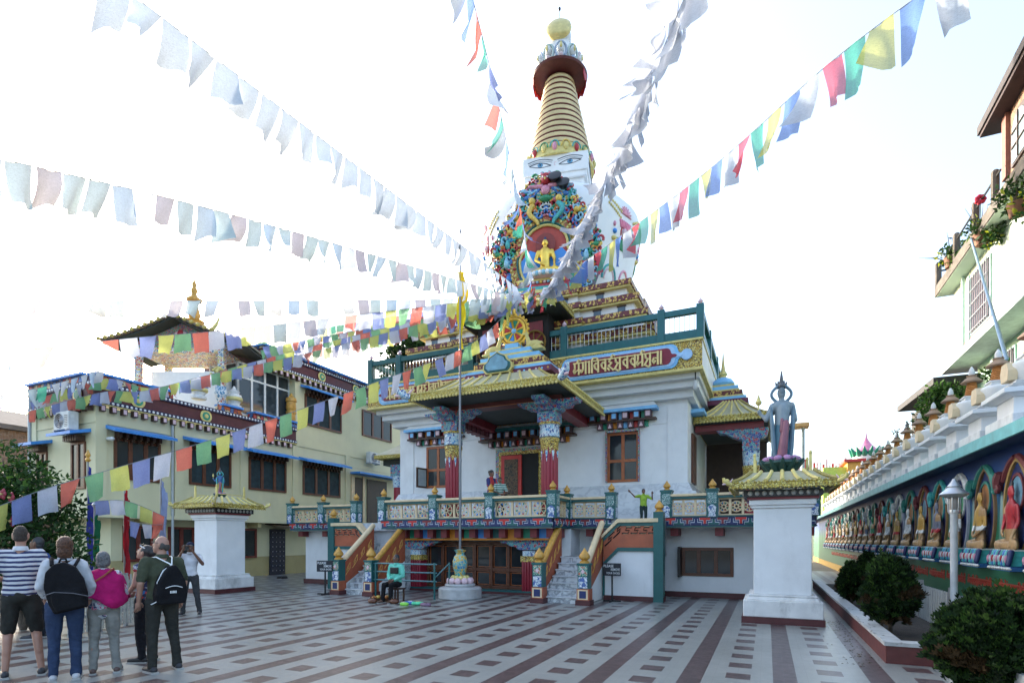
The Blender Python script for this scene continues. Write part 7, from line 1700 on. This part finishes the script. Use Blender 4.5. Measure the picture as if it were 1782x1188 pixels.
    if hairstyle=='short': he(0,-.018,.028,.081,.094,.098); he(0,-.045,-.03,.072,.062,.06)
    elif hairstyle=='crop': he(0,-.014,.030,.0775,.090,.094); he(0,-.03,-.02,.074,.068,.06)
    elif hairstyle=='bob': he(0,-.018,.026,.092,.104,.105); he(0,-.045,-.05,.088,.072,.075); he(-.06,-.01,-.03,.034,.06,.07); he(.06,-.01,-.03,.034,.06,.07)
    elif hairstyle=='bun': he(0,-.02,.028,.086,.098,.10); he(0,-.11,.03,.055,.05,.06); he(0,-.05,-.04,.074,.06,.055)
    elif hairstyle=='long': he(0,-.02,.030,.094,.106,.110); he(0,-.06,-.06,.090,.070,.10); he(.01,-.07,-.13,.06,.045,.08); he(.015,-.085,-.19,.04,.032,.08)
    elif hairstyle=='bald': he(-.06,-.03,-.015,.022,.05,.05); he(.06,-.03,-.015,.022,.05,.05); he(0,-.07,-.025,.06,.03,.05)
    elif hairstyle=='cap': he(0,-.02,.0,.078,.088,.09)
    hm=remesh(hb,.012,2); hm.materials.append(hair); put('hair',hm,t)
    # --- top ---
    if top is not None:
        c=MB(); g=1.0
        c.cap(up(-.075,-.005,1.385),up(.075,-.005,1.385),.078,.078)
        for s in (-1,1): c.cap(up(s*.08,0,1.40),up(s*sw,0,1.395),.072,.078)
        c.add([V3(*up(v[0],v[1],v[2])) for v in MB().ell((0,.0,1.26),(.175*H if not female else .155*H,.128*H,.20),0,14,9).v],MB().ell((0,0,0),(1,1,1),0,14,9).f)
        q=MB().ell((0,.0,1.10),(.160*H if not female else .138*H,.122*H,.20),0,14,9); c.add([V3(*up(*v)) for v in q.v],q.f)
        q=MB().ell((0,-.005,.975),((.172 if not female else .168)*H,.130*H,.13+long_top),0,14,9); c.add([V3(*up(*v)) for v in q.v],q.f)
        if female:
            for s in (-1,1): c.cap(up(s*.06,.09,1.26),up(s*.06,.1,1.25),.06,.06)
        for i,s in enumerate((-1,1)):
            e,w=A[i]; sh=V3(*up(s*sw,0,1.40)); 
            if sleeve>0:
                tt=min(1,sleeve*2); m=sh.lerp(e,tt); c.cap(sh,m,.078,.070-.010*tt)
                if sleeve>.5: c.cap(e,e.lerp(w,(sleeve-.5)*2),.060,.048)
        tm=wrinkle(remesh(c,voxel,3),.011,11,height*9); tm.materials.append(top); put('shirt',tm,t)
        q=MB(); q.lathe([(.064,1.465),(.075,1.455),(.078,1.48),(.066,1.505),(.060,1.49)],up(0,0,0) if hz==0 else (0,0,hz),14); q.part('collar',topextra or top,t,60)
    # --- trousers ---
    c=MB(); q=MB().ell((0,-.008,.93),((.158 if not female else .170)*H,.128*H,.12),0,14,8); c.add([V3(*up(*v)) for v in q.v],q.f)
    for i,s in enumerate((-1,1)):
        hp_,kn,an=[V3(*q) for q in LG[i]]
        c.cap(hp_,kn if not shorts else hp_.lerp(kn,.7),.098*H,.072 if not shorts else .084)
        if shorts: 
            c.cap(hp_.lerp(kn,.4),kn+V3(0,0,.06),.088,.078)
        else: c.cap(kn,an.lerp(kn,.02),.070,.056); c.cap(kn.lerp(an,.8),an,.056,.064)
    pm=wrinkle(remesh(c,voxel,3),.011,10,height*5); pm.materials.append(bottom); put('trousers',pm,t)
    # --- shoes ---
    for i,s in enumerate((-1,1)):
        an=V3(*LG[i][2]); c=MB(); fx=s*.03; c.cap((an.x,an.y-.045,an.z-.035),(an.x+fx*.3,an.y+.06,an.z-.030),.045,.042); c.cap((an.x+fx*.3,an.y+.05,an.z-.04),(an.x+fx,an.y+.17,an.z-.045),.044,.036)
        for k in range(len(c.v)): v=c.v[k]; c.v[k]=(v[0],v[1],max(v[2],an.z-.078))
        sm=remesh(c,.012,1); sm.materials.append(shoes); so_=put('shoe',sm,t)
        b=MB(); b.prism([(an.x-.046,an.y-.09),(an.x+.046,an.y-.09),(an.x+fx+.04,an.y+.13),(an.x+fx+.01,an.y+.205),(an.x+fx-.02,an.y+.205),(an.x+fx-.042,an.y+.13)],an.z-.081,an.z-.058,0,'z'); b.part('sole',mat('sole_pale',(.35,.34,.32),.7),so_)
    return t
def face(dx,dy): return math.atan2(-dx,dy)-ROT
def at(u,v): g=onG(u,v); return (g.x,g.y)
VD=lambda u: face((u-U0)/F,1)
SK1=SKIN_P; SK2=SKIN_B; 
# man in striped polo
pA=person('man in a navy and white striped polo and dark shorts, seen from behind',at(36,1176),1.84,VD(36)-.05,SK1,mat('hair_brown_grey',(.045,.032,.024),.7,var=.5,scale=45,bump=1,bscale=70),stripes('striped_polo',(.50,.51,.54),(.025,.03,.09),.052,2,.52),fabric('shorts',(.028,.028,.025)),mat('shoe_dark',(.03,.03,.035),.6),
  arms=[((-.27,-.02,1.15),(-.12,.22,1.10)),((.27,-.02,1.15),(.12,.22,1.12))],sleeve=.36,hairstyle='crop',shorts=True,head=(-.15,.1),sx=.92,topextra=fabric('polo_collar',(.6,.61,.64)),heavy=1.08,legs=[((-.095,0,.90),(-.12,.02,.49),(-.145,-.02,.08)),((.095,0,.90),(.15,.02,.49),(.20,-.03,.08))])
# man in blue shirt behind
pB=person('man in a blue shirt half hidden behind the striped polo man, hand at his face',at(66,1110),1.72,VD(70)+1.0,SK2,HAIRM,fabric('blue_shirt',(.05,.10,.30)),fabric('dark_jeans',(.02,.022,.03)),mat('shoe_dark',(.03,.03,.035)),
  arms=[((-.24,.05,1.14),(-.08,.22,1.40)),((.25,-.03,1.14),(.2,.15,1.0))],sleeve=.45,hairstyle='short',head=(0,.15),sx=.95)
# woman with big black backpack
JE=fabric('blue_jeans',(.030,.047,.095))
pC=person('woman in a white top and blue jeans wearing a big black backpack',at(113,1182),1.70,VD(113)-.05,SK1,mat('hair_auburn',(.095,.036,.015),.5,var=.6,scale=45,bump=1,bscale=60),fabric('white_top',(.52,.53,.56)),JE,mat('sneaker_white',(.45,.45,.47),.6,var=.3),
  arms=[((-.24,-.02,1.14),(-.20,.16,.98)),((.26,-.02,1.14),(.25,.10,.95))],sleeve=.85,female=True,hairstyle='long',head=(-.05,.2),sx=.95,heavy=1.08)
# elderly woman in pink shawl
pD=person('elderly woman with grey hair in a bright pink shawl and pale trousers',at(180,1170),1.52,VD(180)-.1,SK1,mat('hair_grey',(.15,.15,.155),.6,var=.6,scale=45,bump=1,bscale=60),mosaic('flower_blouse',[(.5,.52,.55),(.05,.06,.12),(.5,.08,.18),(.35,.36,.4)],26,.8,(.55,.56,.6),.05,bump=0),fabric('pale_trousers',(.23,.225,.205)),mat('shoe_brown',(.10,.06,.05)),
  arms=[((-.26,.0,1.14),(-.12,.20,1.05)),((.26,.0,1.14),(.14,.2,1.05))],sleeve=.9,female=True,hairstyle='bob',head=(-.3,.1),sx=.95,long_top=.07,heavy=1.12,legs=[((-.10,0,.90),(-.115,.02,.49),(-.12,-.02,.08)),((.10,0,.90),(.13,.02,.49),(.17,-.02,.08))])
SH=MB(); n=26; rows=[(.07,1.50,.06),(.17,1.455,.09),(.25,1.39,.13),(.285,1.28,.165),(.30,1.16,.185),(.32,1.08,.195),(.335,1.02,.205)]; v=[]
for r,zz,ry in rows:
    for k in range(n):
        a=2*PI*k/n; fl=1+.055*math.sin(k*1.7+zz*5)*(1.5-zz)*2.2+.03*math.sin(k*4.1-zz*3)*(1.5-zz)*2; up_=.10*max(0,math.cos(a*1.0))*0; v.append((r*fl*math.cos(a),-.005+ry*fl*math.sin(a),zz+(.09*math.cos(a*3) if zz<1.05 else .03*math.cos(a*3) if zz<1.12 else 0)))
SH.add(v,[(j*n+k,j*n+(k+1)%n,(j+1)*n+(k+1)%n,(j+1)*n+k) for j in range(len(rows)-1) for k in range(n)])
sh=SH.part('shawl',fabric('magenta',(.42,.012,.12),.3),pD,180); s_=sh.modifiers.new('thick','SOLIDIFY'); s_.thickness=.012
# floral woman
pE=person('dark haired woman in a floral sleeveless top with sunglasses on her head',at(254,1150),1.60,VD(254)+.95,SK1,mat('hair_black',(.018,.014,.014),.5),mosaic('floral_top',[(.012,.014,.05),(.35,.03,.03),(.03,.12,.3),(.02,.02,.06),(.4,.42,.45)],24,.8,(.02,.02,.05),.04,bump=0),fabric('black_trousers',(.014,.014,.018)),mat('shoe_black',(.015,.015,.016)),
  arms=[((-.22,.02,1.15),(-.1,.2,1.02)),((.22,.02,1.15),(.1,.2,1.02))],sleeve=0,female=True,hairstyle='bun',head=(.1,.35),sx=.95)
# bald man
OLV=fabric('olive_tee',(.058,.066,.042))
pF=person('balding man with glasses in an olive tee shirt and dark cargo trousers',at(282,1167),1.72,VD(288)+.35,SK1,mat('hair_dark_grey',(.05,.045,.04),.7),OLV,fabric('cargo',(.032,.032,.028)),mat('shoe_dark',(.03,.03,.035)),
  arms=[((-.26,-.03,1.14),(-.25,.06,.90)),((.26,-.03,1.14),(.25,.05,.90))],sleeve=.40,hairstyle='bald',head=(.75,.12),sx=.97,heavy=1.06,legs=[((-.095,0,.90),(-.11,.02,.49),(-.12,-.02,.08)),((.095,0,.90),(.14,.02,.49),(.18,-.02,.08))])
# photographer
WT=fabric('white_tee',(.62,.62,.66))
pG=person('man in a cap, white tee and grey trousers raising a camera to his face',at(331,1069),1.62,face(.30,-1)+.0,SK2,HAIRM,WT,fabric('grey_trousers',(.05,.052,.055)),mat('shoe_dark',(.03,.03,.035)),
  arms=[((-.30,.12,1.22),(-.09,.24,1.56)),((.30,.12,1.22),(.09,.24,1.56))],sleeve=.36,hairstyle='cap',head=(0,.18),voxel=.018,sx=.98,legs=[((-.095,0,.90),(-.15,.03,.49),(-.20,.0,.08)),((.095,0,.90),(.13,.02,.49),(.17,-.02,.08))])
# seated vendor
pH=person('man in a mint green jacket and black trousers seated on a low stool',(at(690,1046)[0],at(690,1046)[1]+.0),1.66,face(-.45,-1),SK2,HAIRM,fabric('mint_jacket',(.16,.56,.44)),fabric('black_slacks',(.012,.012,.014)),mat('shoe_brown2',(.10,.05,.03)),
  arms=[((-.25,.03,1.14),(-.06,.25,1.02)),((.25,.03,1.14),(.06,.25,1.02))],sleeve=.9,hairstyle='short',head=(-.35,-.1),voxel=.018,seatz=.50,legs=[((-.09,.02,.50),(-.12,.42,.50),(-.12,.42,.08)),((.09,.02,.50),(.12,.42,.50),(.14,.44,.08))])
MB().box(-.13,.13,.05,.14,1.2-.40,1.38-.40).part('dark_yoke',BLACK,pH,bevel=.02)
# terrace woman, boy and child
fw=onQ(855,850,15.15)
pI=person('woman in a red and navy sari leaning over the terrace railing',(fw.x,15.15),1.55,face(.75,-.6),SK2,mat('hair_black',(.018,.014,.014)),stripes('sari_red_navy',(.45,.04,.04),(.03,.035,.14),.30,0,.55),fabric('sari_red',(.42,.03,.04)),mat('shoe_dark',(.03,.03,.035)),
  arms=[((-.24,.08,1.16),(-.06,.28,1.08)),((.24,.08,1.16),(.06,.28,1.08))],sleeve=.45,female=True,hairstyle='bun',head=(0,-.25),voxel=.02,z=TF,long_top=.05)
fb_=onQ(869,850,15.0)
pJ=person('boy in a green and white striped tee resting his arms on the railing',(fb_.x+.03,14.98),1.30,face(.25,-1),SK2,HAIRM,stripes('green_stripes',(.45,.52,.48),(.02,.13,.09),.09,2,.5),fabric('boy_shorts',(.05,.06,.10)),mat('shoe_dark',(.03,.03,.035)),
  arms=[((-.26,.16,1.12),(-.02,.34,1.02)),((.26,.16,1.12),(.03,.36,1.02))],sleeve=.42,hairstyle='short',head=(.4,-.2),voxel=.02,z=TF)
pK=person('child in a lime yellow shirt with both arms raised on the stair landing',(-3.22,15.95),1.08,face(.1,-1),SK2,HAIRM,fabric('lime_shirt',(.30,.46,.06)),fabric('child_shorts',(.03,.05,.05)),mat('shoe_dark',(.03,.03,.035)),
  arms=[((-.40,.05,1.25),(-.36,.15,1.48)),((.42,.02,1.36),(.66,.08,1.58))],sleeve=.40,hairstyle='short',voxel=.02,z=2.06)
# ---------- carried things ----------
def carried(name,label,cat,parent,group=None):
    t=thing(name,label,cat,0,0,0,own=True,group=group); t.matrix_world=parent.matrix_basis.copy(); t.location=parent.location; t.rotation_euler=parent.rotation_euler; t.scale=parent.scale; return t
BK=fabric('black_nylon',(.010,.010,.012),.3)
t=carried('backpack','big black backpack slung on the back of the woman in white','backpack',pC)
c=MB(); c.T=Matrix.Translation((.02,.02,1.13))@Matrix.Rotation(-.22,4,'Y')@Matrix.Translation((0,0,-1.13))
c.prism([(-.17,.86),(.17,.86),(.20,1.0),(.20,1.2),(.15,1.36),(.05,1.44),(-.05,1.44),(-.15,1.36),(-.20,1.2),(-.20,1.0)],-.33,-.13,0); c.prism([(-.14,.88),(.14,.88),(.16,1.0),(.15,1.1),(-.15,1.1),(-.16,1.0)],-.38,-.3,0); c.T=None
me=remesh(c,.014,9); me.materials.append(BK); put('bag',me,t)
b=MB(); b.tube([(-.12,-.15,1.40),(-.13,-.05,1.485),(-.12,.06,1.46),(-.11,.13,1.34)],.022,6); b.tube([(.10,-.15,1.38),(.14,-.05,1.47),(.14,.06,1.44),(.12,.13,1.3)],.020,6); b.part('strap',BK,t,60)
MB().tube([(-.05,-.2,1.43),(-.03,-.21,1.48),(.02,-.21,1.48),(.03,-.2,1.43)],.012,6).part('handle',BK,t,60)
b=MB(); b.tube([(-.19,-.33,1.06),(-.08,-.39,1.10),(.1,-.39,1.08),(.26,-.34,1.03)],.006,5); b.part('zip',mat('zip_grey',(.12,.12,.13),.4,metal=.5),t)
t=carried('backpack','small black drawstring backpack with white cords on the bald man','backpack',pF)
c=MB(); c.prism([(-.14,.88),(.19,.88),(.21,1.0),(.19,1.16),(.12,1.30),(.07,1.37),(.0,1.36),(-.06,1.29),(-.13,1.16),(-.16,1.0)],-.27,-.11,0)
me=remesh(c,.013,8); me.materials.append(BK); put('bag',me,t)
b=MB(); b.tube([(.04,-.2,1.37),(-.06,-.2,1.30),(-.13,-.2,1.15),(-.11,-.26,1.05),(-.14,-.22,.92),(-.17,-.12,.88)],.008,5); b.tube([(.04,-.2,1.37),(.08,-.1,1.47),(.10,.02,1.47),(.12,.12,1.3)],.008,5); b.tube([(.04,-.2,1.37),(-.10,-.08,1.47),(-.12,.04,1.46),(-.14,.12,1.3)],.008,5); b.part('cord',WHITE,t,60)
b=MB(); b.tube([(-.07+.20*k/8,-.297-.006*math.sin(k/8*PI),1.085+.025*math.sin(k/8*PI)) for k in range(9)],.005,5)
for k in range(5): b.box(-.02+.016*k,-.011+.016*k,-.312,-.306,1.02,1.05)
b.part('white_print',WHITE,t)
t=carried('shoulder_bag','dark red shoulder bag hanging at the left side of the pink shawl','bag',pD)
MB().box(-.36,-.27,-.08,.12,.62,.92).part('bag',mat('bag_wine',(.13,.015,.02),.6),t,bevel=.02)
b=MB(); b.tube([(-.31,.02,.92),(-.295,-.12,1.12),(-.16,-.205,1.27),(.02,-.175,1.40),(.13,-.06,1.50),(.12,.06,1.47)],.014,6); b.part('strap',mat('strap_rust',(.28,.06,.02),.6),t,60)
t=carried('camera','small grey camera held up by the man in the white tee','camera',pG)
MB().box(-.10,.10,.20,.26,1.555,1.68).part('body',mat('camera_grey',(.12,.12,.11),.5),t,bevel=.01); b=MB(); b.T=Matrix.Translation((0,.26,1.615))@Matrix.Rotation(-PI/2,4,'X'); b.lathe([(.04,0),(.04,.05),(.03,.05)],(0,0,0),14); b.part('lens',BLACK,t,40)
t=carried('cap','dark blue baseball cap on the man holding the camera','cap',pG)
q=MB().ell((0,-.01,0),(.092,.108,.10),0,16,10); hcz=1.655; q.v=[(a,bb,max(cc,-.005)+hcz) for a,bb,cc in q.v]; q.part('crown',fabric('cap_navy',(.02,.03,.06)),t,60)
q=MB(); q.prism([(.085*math.cos(k*PI/8),.07+.11*math.sin(k*PI/8)) for k in range(9)],hcz,hcz+.012,0,'z'); q.part('peak',fabric('cap_navy',(.02,.03,.06)),t)
t=carried('sunglasses','sunglasses pushed up on the hair of the woman in the floral top','sunglasses',pE)
b=MB(); M=Matrix.Translation((0,.015,1.625))@Matrix.Rotation(.1,4,'Z')@Matrix.Rotation(.35,4,'X'); b.T=M
b.tube([(-.085,-.02,.075),(-.07,.06,.085),(0,.085,.09),(.07,.06,.085),(.085,-.02,.075)],.008,6); b.T=None; b.part('frame',mat('frame_white',(.6,.6,.6),.3),t,60)
b=MB(); b.T=M; b.ell((-.035,.075,.092),(.03,.012,.02)); b.ell((.035,.075,.092),(.03,.012,.02)); b.T=None; b.part('lens',GLASS,t,60)
t=carried('glasses','glasses on the face of the balding man','glasses',pF)
b=MB(); b.T=Matrix.Translation((0,.015,1.625))@Matrix.Rotation(.75,4,'Z')@Matrix.Rotation(.12,4,'X')
for s in (-1,1):
    b.tube([(s*.033+.024*math.cos(k*PI/6),.10,.015+.018*math.sin(k*PI/6)) for k in range(12)],.003,5,0,True); b.cap((s*.06,.098,.02),(s*.08,-.01,.02),.003,.003,0,5)
b.cap((-.01,.10,.018),(.01,.10,.018),.003,.003,0,5); b.T=None; b.part('frame',BLACK,t)
t=carried('shoulder_bag','small dark pouch bag at the hip of the woman in the floral top','bag',pE)
c=MB(); c.cap((.17,-.06,.86),(.18,.06,.86),.07,.07); me=remesh(c,.014,2); me.materials.append(fabric('pouch_grey',(.06,.065,.08))); put('bag',me,t); MB().tube([(.17,0,.92),(.14,-.13,1.2),(-.02,-.10,1.45),(-.12,.02,1.46)],.008,5).part('strap',BK,t,60)
g=at(690,1046); t=thing('stool','low dark stool under the seated man in mint green','stool',g[0],g[1],0,own=True); t.rotation_euler=pH.rotation_euler
MB().box(-.18,.18,-.17,.17,.33,.37).part('seat',DARKW,t,bevel=.008)
for sx in (-1,1):
    for sy in (-1,1): MB().box(sx*.14-.02,sx*.14+.02,sy*.13-.02,sy*.13+.02,0,.33).part('leg',DARKW,t)
